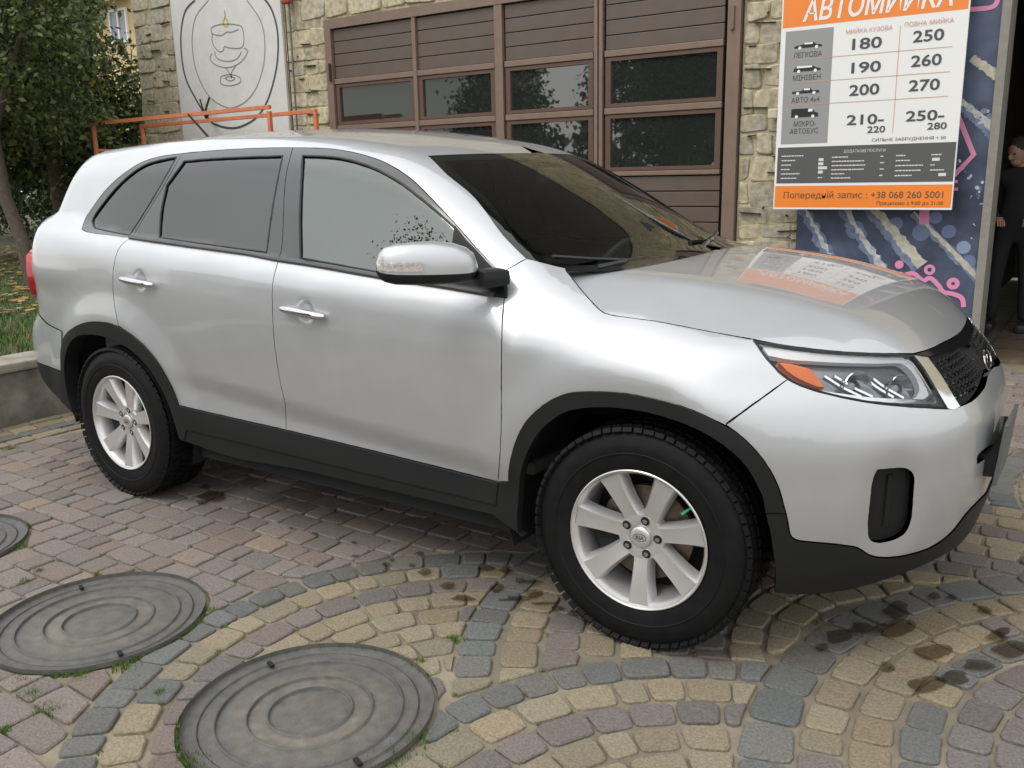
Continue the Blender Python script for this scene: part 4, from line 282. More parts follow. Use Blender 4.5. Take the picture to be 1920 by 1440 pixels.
def resamp(P,closed=True,minlen=.006):
    out=[P[0]]
    for q in P[1:]:
        if np.linalg.norm(q-out[-1])>minlen: out.append(q)
    if closed and np.linalg.norm(out[0]-out[-1])<minlen: out.pop()
    return np.array(out)
def offset_loop(P,d,off=0.0,half=False,F=F):
    """move a closed loop inward (in the surface) by d"""
    N=grad(P,F); T=np.roll(P,-1,0)-np.roll(P,1,0); T/=np.linalg.norm(T,axis=1)[:,None]
    I=np.cross(N,T); 
    # orientation: signed area seen along mean normal
    c=P.mean(0); n=N.mean(0); A=np.cross(P-c,np.roll(P,-1,0)-c).sum(0)@n
    if A<0: I=-I
    Q=P+I*d
    if half:
        on=np.abs(P[:,1])<1e-4; Q[on,1]=0
    return Q
def panel_geo(lp,off=0,flange=.012,shrink=.0018,grid=.03,holes=(),C=None,half=False,dense=(),fn=None):
    Fn=fn or F
    P=np.array(lp,float)
    if half: P[:,1]=np.minimum(P[:,1],0); P[np.abs(P[:,1])<.004,1]=0
    P=resamp(P)
    if shrink: P=offset_loop(P,shrink,half=half,F=Fn)
    cen=P.mean(0)
    if C is None: C=np.array([cen[0],.15,min(cen[2],1.15)-.05])
    C=np.array(C,float); n=cen-C; L0=np.linalg.norm(n); n/=L0
    u=np.cross((0,0,1.0) if abs(n[2])<.9 else (1.0,0,0),n); u/=np.linalg.norm(u); v=np.cross(n,u)
    def to2(Q): d=Q-C; k=(d@n); return np.stack([(d@u)/k,(d@v)/k],1)*L0
    def toD(q): return n*L0+q[:,:1]*u+q[:,1:]*v
    p2=to2(P); hs=[]
    for h in holes:
        h=resamp(np.array(h,float)); hs.append(offset_loop(h,-shrink) if shrink else h)
    h2=[to2(h) for h in hs]
    lo,hi=p2.min(0),p2.max(0); gx,gy=np.meshgrid(np.arange(lo[0],hi[0],grid),np.arange(lo[1],hi[1],grid)); G=np.c_[gx.ravel(),gy.ravel()]
    for (dc,rad,gs) in dense:
        c2=to2(np.array([dc]))[0]; ax,ay=np.meshgrid(np.arange(-rad,rad,gs),np.arange(-rad,rad,gs)); a=np.c_[ax.ravel(),ay.ravel()]; a=a[np.hypot(*a.T)<rad]+c2
        G=G[np.hypot(*(G-c2).T)>rad+.4*grid]; G=np.vstack([G,a])
    G=G[inpoly(G,p2)]; 
    if len(G): G=G[segdist(G,p2)>grid*.35 if not dense else segdist(G,p2)>.004]
    for h in h2:
        G=G[~inpoly(G,h)]; G=G[segdist(G,h)>grid*.35]
    allp=np.vstack([p2]+h2+[G]); ed=[]; k=0
    for q in [p2]+h2:
        m=len(q); ed+=[(k+i,k+(i+1)%m) for i in range(m)]; k+=m
    vv,_,ff,_,_,_=delaunay_2d_cdt([Vector(q) for q in allp],ed,[],0,1e-6)
    vv=np.array([tuple(q) for q in vv]); ff=np.array([f for f in ff if len(f)==3])
    ctr=vv[ff].mean(1); keep=inpoly(ctr,p2)
    for h in h2: keep&=~inpoly(ctr,h)
    ff=ff[keep]; V=snapC(C,toD(vv),off,Fn)
    if half: V[np.abs(V[:,1])<.0015,1]=0
    N=grad(V,Fn)
    # orientation
    a=V[ff]; fn=np.cross(a[:,1]-a[:,0],a[:,2]-a[:,0]); flip=(fn*N[ff[:,0]]).sum(1)<0; ff[flip]=ff[flip][:,::-1]
    Vs=[V];Ns=[N];Fs=[list(map(tuple,ff))]; base=len(V)
    if flange:
        for li,q in enumerate([P]+hs):
            T0=snapC(C,q-C,off,Fn); Nq=grad(T0,Fn); tn=np.roll(T0,-1,0)-np.roll(T0,1,0); tn/=np.linalg.norm(tn,axis=1)[:,None]+1e-9; I=np.cross(Nq,tn)
            c=T0.mean(0); A=np.cross(T0-c,np.roll(T0,-1,0)-c).sum(0)@Nq.mean(0)
            if A<0: I=-I
            outw=-I if li==0 else I
            B0=T0-Nq*flange; m=len(T0); fc=[]
            for i in range(m):
                j=(i+1)%m
                if half and abs(T0[i,1])<.003 and abs(T0[j,1])<.003: continue
                fc.append((base+i,base+j,base+m+j,base+m+i))
            Vs+= [T0,B0]; Ns+=[outw,outw]; Fs.append(fc); base+=2*m
    return np.vstack(Vs),np.vstack(Ns),[f for g in Fs for f in g]
def panel(name,lp,m,par,mirror=True,half=False,label=None,lift=None,**kw):
    if isinstance(lp,str): lp=LOOPS[lp]
    V,N,Fc=panel_geo(lp,half=half,**kw)
    if lift: V=V+N*lift
    Vm=V*[1,-1,1]; Nm=N*[1,-1,1]; Fm=[f[::-1] for f in Fc]
    if half:
        b=len(V); return mesh_obj(name,np.vstack([V,Vm]),Fc+[tuple(i+b for i in f) for f in Fm],m,par,normals=np.vstack([N,Nm]),label=label)
    o=mesh_obj(name,V,Fc,m,par,normals=N,label=label)
    if mirror: mesh_obj(name,Vm,Fm,m,par,normals=Nm)
    return o
# ---- materials
M_paint=mat('silver_paint',(.515,.525,.542),rough=.46,metal=.66,coat=1,coat_rough=.03,var=.025,vscale=2.5)
M_paint.node_tree.nodes['Principled BSDF'].inputs['Coat IOR'].default_value=1.65
M_trim=mat('dark_plastic',(.015,.0155,.016),rough=.48,spec=.22,bump=.03,bscale=300)
M_gloss=mat('black_gloss',(.012,.012,.013),rough=.12)
M_frame=mat('window_frame_grey',(.055,.055,.056),rough=.30,coat=.6,coat_rough=.1)
M_rub=mat('seal_rubber',(.012,.012,.012),rough=.5)
M_glassd=mat('tinted_glass',(.185,.195,.185),rough=.012,metal=1)
M_glassr=mat('smoked_rear_glass',(.125,.127,.123),rough=.02,metal=1)
M_chrome=mat('chrome',(.62,.62,.63),rough=.06,metal=1)
M_alloy=mat('alloy_silver',(.62,.61,.60),rough=.33,metal=.6,coat=.5,coat_rough=.15)
M_tyre=mat('tyre_rubber',(.009,.009,.0095),rough=.55,spec=.16,bump=.05,bscale=60,var=.25,vscale=8)
M_liner=mat('arch_liner',(.010,.010,.011),rough=.9)
M_disc=mat('brake_disc',(.16,.12,.10),rough=.45,metal=.7,var=.3,vscale=20)
M_amber=mat('amber_lens',(.92,.20,.008),rough=.25,coat=.3)
M_red=mat('red_lens',(.45,.006,.01),rough=.08,coat=1)
M_refl=mat('lamp_reflector',(.80,.81,.83),rough=.16,metal=.9)
M_lampdk=mat('lamp_bezel',(.30,.31,.33),rough=.25,metal=.8)
M_whitep=mat('lamp_white_strip',(.88,.88,.88),rough=.2,coat=.5)
def clear_glass(name,tint,ior=1.5,fac_add=0):
    m=bpy.data.materials.new(name); m.use_nodes=True; t=m.node_tree; t.nodes.clear()
    o=t.nodes.new('ShaderNodeOutputMaterial'); tr=t.nodes.new('ShaderNodeBsdfTransparent'); tr.inputs[0].default_value=(*tint,1)
    gl=t.nodes.new('ShaderNodeBsdfGlossy'); gl.inputs['Roughness'].default_value=.015; fr=t.nodes.new('ShaderNodeFresnel'); fr.inputs[0].default_value=ior
    mxs=t.nodes.new('ShaderNodeMixShader'); t.links.new(fr.outputs[0],mxs.inputs[0]); t.links.new(tr.outputs[0],mxs.inputs[1]); t.links.new(gl.outputs[0],mxs.inputs[2]); t.links.new(mxs.outputs[0],o.inputs[0]); return m
M_screen=clear_glass('windscreen_glass',(.80,.90,.85),1.75)
M_lens=clear_glass('lamp_lens',(.94,.95,.95),1.45)
M_inter=mat('interior_fabric',(.10,.098,.09),rough=.85)
M_dash=mat('dashboard_plastic',(.05,.055,.056),rough=.6)
M_platem=mat('number_plate_grey',(.10,.105,.11),rough=.4)
# ---- car
car=empty('car',(-1.35,0,0),'silver SUV with black lower cladding parked broadside on the cobbled yard','car')
P_=panel
H1=(-1.386,-.929,.988); H2=(-2.414,-.929,1.054)
P_('door',LOOPS['door_front'],M_paint,car,dense=[(H1,.075,.007)],label='silver front door with chrome handle')
P_('door',LOOPS['door_rear'],M_paint,car,dense=[(H2,.075,.007)],label='silver rear door with chrome handle')
P_('body_side','uniside',M_paint,car,C=(-1.9,.25,.95),grid=.035,label='silver roof rail, rear pillar and rear quarter pressing')
P_('fender','fender',M_paint,car,C=(-.15,-.1,.75),grid=.025)
P_('hood','hood',M_paint,car,C=(.1,0,.45),half=True,grid=.03,fn=FH)
P_('front_bumper','bumper',M_paint,car,C=(.15,-.1,.62),half=True,grid=.022,holes=[LOOPS['fog'],LOOPS['slit']],flange=.02)
P_('fog_light_recess','fog',M_trim,car,C=(.2,-.2,.6),off=-.026,flange=0,shrink=-.012,grid=.02)
P_('air_intake','slit',M_liner,car,C=(.2,-.0,.6),off=-.04,flange=0,shrink=-.02)
P_('bumper_skirt','bumper_low',M_trim,car,C=(.15,-.1,.5),half=True,off=.003)
P_('roof_panel','roof',M_paint,car,C=(-1.8,0,.8),half=True,grid=.05,off=-.004)
P_('windshield','windshield',M_screen,car,C=(-1.0,0,.9),half=True,grid=.04,off=-.004,flange=0,shrink=-.006)
P_('window','glass_front',M_glassd,car,off=-.006,flange=0,shrink=-.006,label='tinted front side window')
P_('window','glass_rear',M_glassr,car,off=-.006,flange=0,shrink=-.006,label='tinted rear side window')
P_('window','glass_quarter',M_glassr,car,off=-.006,flange=0,shrink=-.006,label='small tinted rear quarter window')
P_('window_frame','frame_front',M_frame,car,holes=[LOOPS['glass_front']],flange=.010)
P_('window_frame','frame_rear',M_frame,car,holes=[LOOPS['glass_rear']],flange=.010)
P_('window_frame','frame_quarter',M_frame,car,holes=[LOOPS['glass_quarter']],flange=.010)
P_('wheel_arch_trim','arch_front',M_trim,car,off=.008,flange=.03,C=(0,.1,.4))
P_('wheel_arch_trim','arch_rear',M_trim,car,off=.008,flange=.075,C=(-2.7,.1,.4))
P_('door_cladding','clad_front',M_trim,car,off=.012,flange=.02)
P_('door_cladding','clad_rear',M_trim,car,off=.012,flange=.02)
P_('rocker_cover','rocker',M_trim,car,off=.004,flange=.05)
P_('rear_bumper','bumper_rear',M_paint,car,C=(-3.0,-.3,.7),off=.004,flange=.02)
P_('rear_bumper_skirt','bumper_rear_low',M_trim,car,C=(-3.0,-.3,.7),off=.004,flange=.02)
P_('grille_side_trim','grille_side',M_refl,car,C=(.2,-.2,.8),off=.002)
P_('grille_upper_trim','grille_trim',M_gloss,car,C=(.2,0,.8),half=True,off=.0)
P_('grille_backing','grille',M_liner,car,C=(.2,0,.8),half=True,off=-.018,flange=0,shrink=-.012)
P_('tail_lamp','lamp_tail',M_red,car,C=(-3.1,-.5,1.0),off=.028,flange=.05,shrink=0,grid=.02)
# rubber beads round the windows
def bead(lp,r,off,m,name='window_seal',shrink=0.0,mirror=True,closed=True):
    P=resamp(np.array(lp,float),minlen=.012); 
    if shrink: P=offset_loop(P,shrink)
    N=grad(P); Q=P+N*off
    for s in ((1,-1) if mirror else (1,)):
        pts=[tuple(q*[1,s,1]) for q in Q]
        if closed: pts=pts+[pts[0],pts[1]]
        MB().tube(pts,r,6,caps=not closed).build(name,m,car,smooth=True)
for g in ('glass_front','glass_rear','glass_quarter'): bead(LOOPS[g],.005,-.002,M_rub)
bl=LOOPS['door_front']; bl=bl[(np.abs(bl[:,2]-BELT(bl[:,0])-.03)<.06)]
# belt mouldings (dark strip under the windows)
def strip(pts,r,m,name,off=.004,flat=1.0):
    P=np.array(pts,float); P=P[np.argsort(P[:,0])]; P=resamp(P,closed=False,minlen=.03); Q=P+grad(P)*off
    for s in (1,-1): MB().tube([tuple(q*[1,s,1]) for q in Q],r,8).build(name,m,car,smooth=True)
fl=LOOPS['frame_front']; 
for nm in ('door_front','door_rear'):
    l=LOOPS[nm]; top=l[(l[:,2]>BELT(l[:,0])+.024)&(l[:,0]>-2.555)]; strip(top,.011,M_frame,'belt_moulding')
# headlights
for s in (1,-1):
    def side(V,N,Fc,m,name,par,label=None):
        if s==1: return mesh_obj(name,V,Fc,m,par,normals=N,label=label)
        return mesh_obj(name,V*[1,-1,1],[f[::-1] for f in Fc],m,par,normals=N*[1,-1,1],label=label)
    HC0=(.15,-.25,.85)
    hl=side(*panel_geo(LOOPS['headlight'],C=HC0,off=0,flange=0,shrink=.004,grid=.02),M_lens,'headlight',car)
    side(*panel_geo(LOOPS['headlight'],C=HC0,off=-.045,flange=0,shrink=-.004,grid=.02),M_lampdk,'headlight_housing',hl)
    # chrome rim between housing and lens
    P=resamp(offset_loop(LOOPS['headlight'],.010),minlen=.012); N=grad(P); m_=len(P); V=np.vstack([P-N*.010,P-N*.045]); 
    Fc=[(i,(i+1)%m_,m_+(i+1)%m_,m_+i) for i in range(m_)]
    mesh_obj('headlight_bezel',V*[1,s,1],Fc if s==1 else [f[::-1] for f in Fc],M_refl,hl,smooth=True)
    P=resamp(offset_loop(LOOPS['headlight'],.002),minlen=.012); N=grad(P); Q=P-N*.002
    MB().tube([tuple(q*[1,s,1]) for q in list(Q)+[Q[0],Q[1]]],.0045,6,caps=False).build('headlight_seal',M_rub,hl,smooth=True)
    side(*panel_geo(LOOPS['amber'],C=HC0,off=-.012,flange=.03,shrink=.002,grid=.015),M_amber,'side_marker',hl)
    side(*panel_geo(LOOPS['lamp_strip'],C=HC0,off=-.015,flange=.02,shrink=.003,grid=.02),M_whitep,'headlight_strip',hl)
    side(*panel_geo(LOOPS['lamp_c'],C=HC0,off=-.018,flange=.02,shrink=.001,grid=.015),M_whitep,'headlight_edge',hl)
    side(*panel_geo(LOOPS['lamp_bot'],C=HC0,off=-.020,flange=.015,shrink=.0005,grid=.02),M_refl,'headlight_lower_trim',hl)
    for k,(px,py,pz,rr) in enumerate([(.573,-.683,.884,.050),(.672,-.578,.872,.045)]):
        P0=np.array([px,py,pz]); n=grad(P0[None])[0]; n2=Vector((.80,-.58,.0)).normalized(); n2=Vector((.85,-.5,.05)).normalized()
        c=Vector(P0-n*.050); Mx=Matrix.Translation(Vector((c.x,c.y*s,c.z)))@Vector((n2.x,n2.y*s,n2.z)).to_track_quat('Y','Z').to_matrix().to_4x4()
        lathe('reflector_bowl',[(.0,rr*.55),(.012,rr*.8),(.028,rr*1.05),(.034,rr*1.12),(.030,rr*1.16)],28,M_refl,hl,M=Mx)
        lathe('projector_lens',[(.03,0.0005),(.029,rr*.2),(.024,rr*.45),(.012,rr*.62),(0,rr*.68)],24,M_glassd if k else M_glassd,hl,M=Mx)
    for a,b in (((.520,-.745,.925),(.590,-.685,.845)),((.545,-.725,.925),(.615,-.66,.843)),((.615,-.655,.915),(.665,-.61,.838)),((.635,-.635,.91),(.69,-.585,.835))):
        pts=[]
        for t in np.linspace(0,1,6):
            q=np.array(a)*(1-t)+np.array(b)*t; q=q-grad(q[None])[0]*(F(q[None])[0]+.030); pts.append(tuple(q*[1,s,1]))
        MB().tube(pts,.0065,6).build('headlight_divider',M_refl,hl,smooth=True)
for s in (1,-1):
    fc=LOOPS['fog'].mean(0); pts=[]
    for zz in np.linspace(.455,.615,6):
        q=np.array([fc[0]+.01,fc[1]+.0,zz])
        for _ in range(6): q=q-grad(q[None])[0]*(F(q[None])[0]+.026)
        pts.append((q[0],q[1]*s,q[2]))
    MB().tube(pts,.010,8).build('recess_rib',M_trim,car,smooth=True)
# grille mesh : lattice with small bright studs
gl=np.array(LOOPS['grille']); gl[:,1]=np.minimum(gl[:,1],0); gl=resamp(gl)
st=MB(); bars=MB()
for i,zz in enumerate(np.arange(.79,.915,.0175)):
    for j,yy in enumerate(np.arange(-.43,.44,.034)):
        y=yy+(.017 if i%2 else 0); P0=np.array([[.80,-abs(y),zz]]); P0[0,0]=XF(zz)-.52*(abs(y)/.93)**3.2
        q2=P0[0][[1,2]]; 
        if not inpoly(q2[None],gl[:,1:])[0] or segdist(q2[None],gl[:,1:])[0]<.010: continue
        if abs(y)<.075: continue
        c=Vector((P0[0,0]-.010,y,zz))
        for a0,a1 in (((-.017,-.0088),(.017,.0088)),((-.017,.0088),(.017,-.0088))):
            bars.tube([c+Vector((-.004,a0[0],a0[1])),c+Vector((-.004,a1[0],a1[1]))],.0026,4)
        st.box(-.002,.004,-.0035,.0035,-.0028,.0028,M=Matrix.Translation(c))
bars.build('grille_mesh',M_liner,car,kind='stuff'); st.build('grille_studs',M_chrome,car,kind='stuff')
def text_geo(txt,size,bold=0,shear=0,extrude=0,align='LEFT',sx=1.0,spacing=1.0):
    cu=bpy.data.curves.new('txt','FONT'); cu.body=txt; cu.size=size; cu.offset=bold; cu.shear=shear; cu.extrude=extrude; cu.align_x=align; cu.resolution_u=3; cu.space_character=spacing
    o=bpy.data.objects.new('txt',cu); COL.objects.link(o); dg=bpy.context.evaluated_depsgraph_get(); me=bpy.data.meshes.new_from_object(o.evaluated_get(dg)); bpy.data.objects.remove(o)
    V=np.array([tuple(v.co) for v in me.vertices]) if len(me.vertices) else np.zeros((0,3)); Fc=[tuple(p.vertices) for p in me.polygons]; bpy.data.meshes.remove(me)
    if len(V): V[:,0]*=sx
    return V,Fc
# emblem on the nose and on each hub
def emblem(c,nrm,upv,a,b,par,txt=True):
    nrm=Vector(nrm).normalized(); upv=Vector(upv); ux=upv.cross(nrm).normalized(); uy=nrm.cross(ux)
    ring=MB(); pts=[Vector(c)+ux*(a*math.cos(t))+uy*(b*math.sin(t))+nrm*.004 for t in np.linspace(0,2*math.pi,33)]
    ring.tube(pts+[pts[1]],min(a,b)*.11,6,caps=False); e0=ring.build('emblem',M_chrome,par,smooth=True)
    V,Fc=text_geo('KIA',b*1.05,bold=b*.03,extrude=.0012,align='CENTER',sx=1.05*a/b*.62)
    V[:,1]-=b*.37; W=np.array([Vector(c)+ux*v[0]+uy*v[1]+nrm*(v[2]+.003) for v in V]); mesh_obj('emblem_letters',W,Fc,M_chrome,e0)
    return e0
emblem((.822,0,.850),(1,0,.35),(0,0,1),.066,.034,car)
# ---- wheels
def wheel(x,y,side,steer,n7=True):
    Mw=Matrix.Translation((x,y,.362))@Matrix.Rotation(steer,4,'Z')@(Matrix.Identity(4) if side<0 else Matrix.Rotation(math.pi,4,'Z'))
    # local: outward axis is -y
    def T(V): return (np.c_[V,np.ones(len(V))]@np.array(Mw).T)[:,:3]
    rim=lathe('wheel',[(-.109,.228),(-.115,.230),(-.117,.227),(-.114,.222),(-.106,.219),(-.100,.214),(-.085,.209),(-.04,.204),(.02,.200),(.10,.215)],72,M_alloy,car,M=Mw)
    prof=[(.10,.225),(.118,.26),(.121,.30),(.112,.335),(.098,.353),(.080,.3585),(0,.3605),(-.080,.3585),(-.098,.353),(-.110,.337),(-.119,.312),(-.1215,.300),(-.1205,.285),(-.1225,.283),(-.1225,.280),(-.120,.278),(-.118,.258),(-.114,.243),(-.112,.236),(-.108,.229)]
    lathe('tyre',prof,96,M_tyre,rim,M=Mw)
    tb=MB(); nb=64
    for k in range(nb):
        a=2*math.pi*k/nb
        for (yc,wd,ro,da,sk) in ((-.103,.026,.3530,0,.12),(-.066,.030,.3610,.5,.2),(-.022,.034,.3612,0,-.2),(.022,.034,.3612,.5,.2),(.066,.030,.3610,0,-.2),(.100,.022,.3575,.5,0)):
            M2=Mw@Matrix.Rotation(-(a+da*2*math.pi/nb),4,'Y')@Matrix.Translation((ro,yc,0))@Matrix.Rotation(sk,4,'X')@Matrix.Rotation((.55 if yc<-.1 else (-.55 if yc>.095 else 0)),4,'Z')
            l=.0125+.003*((k*7+int(yc*1000))%3)/2
            tb.box(-.010,.0045,-wd/2,wd/2,-l,l,M=M2)
    tb.build('tread_blocks',M_tyre,rim,kind='stuff')
    # spokes
    for k in range(7):
        a=-math.pi/2+2*math.pi*k/7+.03
        secs=[(.030,.026,-.074,.010),(.060,.027,-.077,.012),(.090,.0265,-.084,.012),(.125,.028,-.092,.012),(.160,.031,-.098,.010),(.190,.035,-.102,.007),(.216,.040,-.106,.004)]
        V=[];Fc=[]
        for (r,hw,yy,rg) in secs:
            for (t,dy) in ((-1.22,.045),(-1.12,.016),(-.90,.004),(-.84,0),(.0,.0022),(.84,0),(.90,.004),(1.12,.016),(1.22,.045)):
                dd=dy
                tt=t*hw; V.append((r,yy+dd,tt))
        L=9
        for i in range(len(secs)-1):
            for j in range(L-1): q=i*L+j; Fc.append((q,q+1,q+L+1,q+L))
        V=np.array(V); ca,sa=math.cos(a),math.sin(a); X=V[:,0]*ca-V[:,2]*sa; Z=V[:,0]*sa+V[:,2]*ca; V=np.c_[X,V[:,1],Z]
        if k==0: pass
        o=mesh_obj('spoke',T(V),Fc,M_alloy,rim,smooth=True); o.data.set_sharp_from_angle(angle=R(30))
    lathe('hub',[(-.076,.040),(-.079,.060),(-.078,.074),(-.070,.080),(-.04,.082)],48,M_alloy,rim,M=Mw)
    lathe('hub_cap',[(-.0862,.0005),(-.086,.020),(-.0845,.029),(-.081,.033),(-.073,.034)],40,M_alloy,rim,M=Mw)
    for k in range(5):
        a=2*math.pi*k/5+.05; Mn=Mw@Matrix.Translation((.057*math.cos(a),0,.057*math.sin(a)))
        lathe('nut_recess',[(-.0805,.0155),(-.0795,.0145),(-.0735,.0135)],20,M_alloy,rim,M=Mn)
        lathe('nut_hole',[(-.0796,.0004),(-.0797,.0144)],20,M_liner,rim,M=Mn)
        lathe('wheel_nut',[(-.086,.0005),(-.086,.005),(-.085,.0085),(-.0797,.0095)],6,M_chrome,rim,M=Mn)
    lathe('brake_disc',[(-.030,.03),(-.030,.155),(-.010,.155)],40,M_disc,rim,M=Mw)
    lathe('wheel_back',[(.03,.01),(.03,.204)],40,M_liner,rim,M=Mw)
    MB().box(.085,.165,-.060,-.02,-.07,.05,M=Mw@Matrix.Rotation(R(155),4,'Y'),bev=.008).build('brake_caliper',M_liner,rim)
    a=R(38); q=Mw@Vector((.205*math.cos(a),-.085,.205*math.sin(a))); q2=Mw@Vector((.180*math.cos(a),-.105,.180*math.sin(a)))
    MB().tube([q,q2],[.004,.0045]).build('valve_cap',mat('valve_green',(.02,.30,.16),rough=.4),rim)
    if side<0:
        cc=Mw@Vector((0,-.0865,0)); nn=(Mw.to_3x3()@Vector((0,-1,0))); 
        ring=MB(); ux=Mw.to_3x3()@Vector((1,0,0)); uy=Vector((0,0,1))
        pts=[cc+ux*(.021*math.cos(t))+uy*(.012*math.sin(t)) for t in np.linspace(0,2*math.pi,25)]; ring.tube(pts+[pts[1]],.0011,5,caps=False); ring.build('hub_emblem',M_disc,rim,smooth=True)
        V,Fc=text_geo('KIA',.017,bold=.0004,extrude=.0005,align='CENTER',sx=1.0); V[:,1]-=.006
        mesh_obj('hub_letters',[cc+ux*v[0]+uy*v[1]+nn*(v[2]+.0003) for v in V],Fc,M_disc,rim)
    return rim
wheel(0,-.81,-1,.044); wheel(-2.70,-.81,-1,0); wheel(0,.81,1,.044); wheel(-2.70,.81,1,0)
# wheel housings, underbody
for x0 in (0,-2.7):
    for s in (-1,1):
        V=[];Fc=[]; n=28
        for k in range(n+1):
            a=math.pi*((-.10+1.20*k/n) if x0==0 else (-.10+1.09*k/n))
            fr_=max(math.cos(a),0)**2 if x0==0 else max(-math.cos(a),0)**2
            for yy in (.905-(.13 if x0==0 else .03)*fr_,.50): V.append((x0+(.49 if x0==0 else .512)*math.cos(a),s*yy,.375+.462*math.sin(a)))
        for k in range(n): Fc.append((2*k,2*k+1,2*k+3,2*k+2))
        c=len(V); V+= [(x0,s*.50,.4)]
        for k in range(n): Fc.append((2*k+1,2*k+3,c))
        mesh_obj('wheel_housing',V,Fc,M_liner,car,smooth=False)
ub=MB(); ub.box(-3.45,.62,-.60,.60,.24,.34,bev=.03); ub.box(-2.2,-.5,-.86,.86,.26,.33); ub.box(.45,.72,-.55,.55,.27,.45); ub.box(-3.4,-3.15,-.7,.7,.3,.5); ub.build('underbody',M_liner,car)
ub=MB(); ub.box(-3.3,.5,-.50,.50,.35,.62); ub.box(-2.15,-.5,-.88,.88,.35,.46); ub.build('floor_pan',M_liner,car)
# door handles
for (c,h) in ((H1,.112),(H2,.112)):
    for s in (-1,1):
        x,y,z=c; sl=-.085
        pts=[(x+t*h*1.02,-(.953+.004*(1-abs(t)**2)) if abs(t)<.9 else -.944,z+sl*t*h-.003) for t in (-1,-.85,-.5,0,.5,.85,1)]
        pts=[(q[0],q[1]*(-s) if s>0 else q[1],q[2]) for q in pts]; pts=[(q[0],abs(q[1])*s,q[2]) for q in pts]
        MB().tube(pts,[.008,.013,.0155,.0155,.0155,.014,.009],12).build('door_handle',M_chrome,car,smooth=True)
# mirrors
def mirror_(s):
    A=np.array([-.575,-.925,1.185])+(np.array([-.16,0,-.035]) if s>0 else 0); Bv=np.array([-.215,-.245,.010]); L=np.linalg.norm(Bv); ax=Bv/L
    tx=np.array([.72,-.69,0]); tx=tx-ax*(tx@ax); tx/=np.linalg.norm(tx); tz=np.cross(ax,tx); tz=tz if tz[2]>0 else -tz
    ss=[0,.05,.12,.25,.45,.65,.82,.92,.97,1.0]; up=[.010,.048,.066,.080,.086,.084,.077,.066,.050,.02]; dn=[.010,.036,.044,.050,.052,.052,.050,.042,.032,.014]; th=[.012,.045,.058,.066,.070,.068,.060,.045,.030,.010]
    n=36; V=[]
    for i,t in enumerate(ss):
        for k in range(n):
            a=2*math.pi*k/n; c,si=math.cos(a),math.sin(a); e=.72
            ct=math.copysign(abs(c)**e,c); st=math.copysign(abs(si)**e,si)
            V.append(A+Bv*t+tx*ct*th[i]*(1.0 if ct>0 else .5)+tz*st*(up[i] if st>0 else dn[i]))
    V=np.array(V)*[1,-s,1] if s>0 else np.array(V)
    def sub(f):
        Fc=[]
        for i in range(len(ss)-1):
            for k in range(n):
                a=2*math.pi*(k+.5)/n
                if f(i,math.sin(a),math.cos(a)): q=(i*n+k,i*n+(k+1)%n,(i+1)*n+(k+1)%n,(i+1)*n+k); Fc.append(q if s>0 else q[::-1])
        return Fc
    low=lambda i,si,c: si<-.10
    me=mesh_obj('side_mirror',V,sub(lambda i,si,c: not low(i,si,c)),M_paint,car,smooth=True)
    mesh_obj('mirror_underside',V,sub(low),M_trim,me,smooth=True)
    # indicator lens follows the shell
    q=[]; 
    for t in np.linspace(.58,1.0,12):
        for zz in np.linspace(-.004,.026,5):
            if t>.97: zz=zz*.8+.002
            # shell point at height zz
            u=np.interp(t,ss,up); tt=np.interp(t,ss,th); h=max(1-(abs(zz)/u)**2.8,0)**(1/2.8) if zz>0 else 1
            q.append(A+Bv*t+tx*(tt*h+.0025)+tz*zz)
    q=np.array(q)*[1,-s,1] if s>0 else np.array(q)
    Fc=[(i*5+j,i*5+j+1,(i+1)*5+j+1,(i+1)*5+j) for i in range(11) for j in range(4)]
    mesh_obj('indicator_lens',q,Fc,mat('indicator_clear',(.62,.58,.55),rough=.12,metal=.35,coat=1,var=.35,vscale=60),me,smooth=True)
    arm=MB(); arm.box(-.05,.05,-.055,.055,-.030,.030,bev=.026,M=Matrix.Translation((-.545-(.16 if s>0 else 0),s*.895,1.150))@Matrix.Rotation(R(-25)*s*-1,4,'Z')); arm.build('mirror_arm',M_trim,me,smooth=True)
mirror_(-1); mirror_(1)
# black sail at the front corner of the side glass
sail=np.array([(-.761,-.782,1.308),(-.71,-.79,1.265),(-.666,-.804,1.237),(-.61,-.815,1.195),(-.551,-.826,1.158),(-.52,-.845,1.118),(-.50,-.861,1.088),(-.56,-.862,1.092),(-.66,-.862,1.102),(-.745,-.862,1.110),(-.752,-.83,1.19)])
P_('mirror_sail',sail,M_trim,car,off=.012,flange=.014,shrink=0)
# antenna, wipers, plate
MB().tube([(-3.04,0,1.69),(-3.06,0,1.72),(-3.20,0,1.835)],[.012,.0065,.0055]).build('antenna',M_trim,car,smooth=True)
def wiper(pts,par,w=.007):
    Q=[]
    for q in pts:
        q=np.array([q],float); 
        for _ in range(6): q=q-grad(q,lambda P:f_gh(P[...,0],P[...,1],P[...,2]))*(f_gh(q[...,0],q[...,1],q[...,2])-.016)[:,None]
        Q.append(tuple(q[0]))
    return MB().tube(Q,w,6).build('wiper',M_gloss,par,smooth=True)
wiper([(-.43,-.70,1.20),(-.33,-.60,1.20),(-.24,-.48,1.20),(-.20,-.36,1.20),(-.165,-.2,1.20)],car)
wiper([(-.20,-.05,1.23),(-.18,.08,1.235),(-.21,.22,1.235),(-.27,.42,1.245)],car,.010)
wiper([(-.13,-.10,1.19),(-.165,.0,1.21),(-.185,.10,1.232)],car,.012); wiper([(-.30,-.62,1.17),(-.25,-.50,1.185)],car,.012)
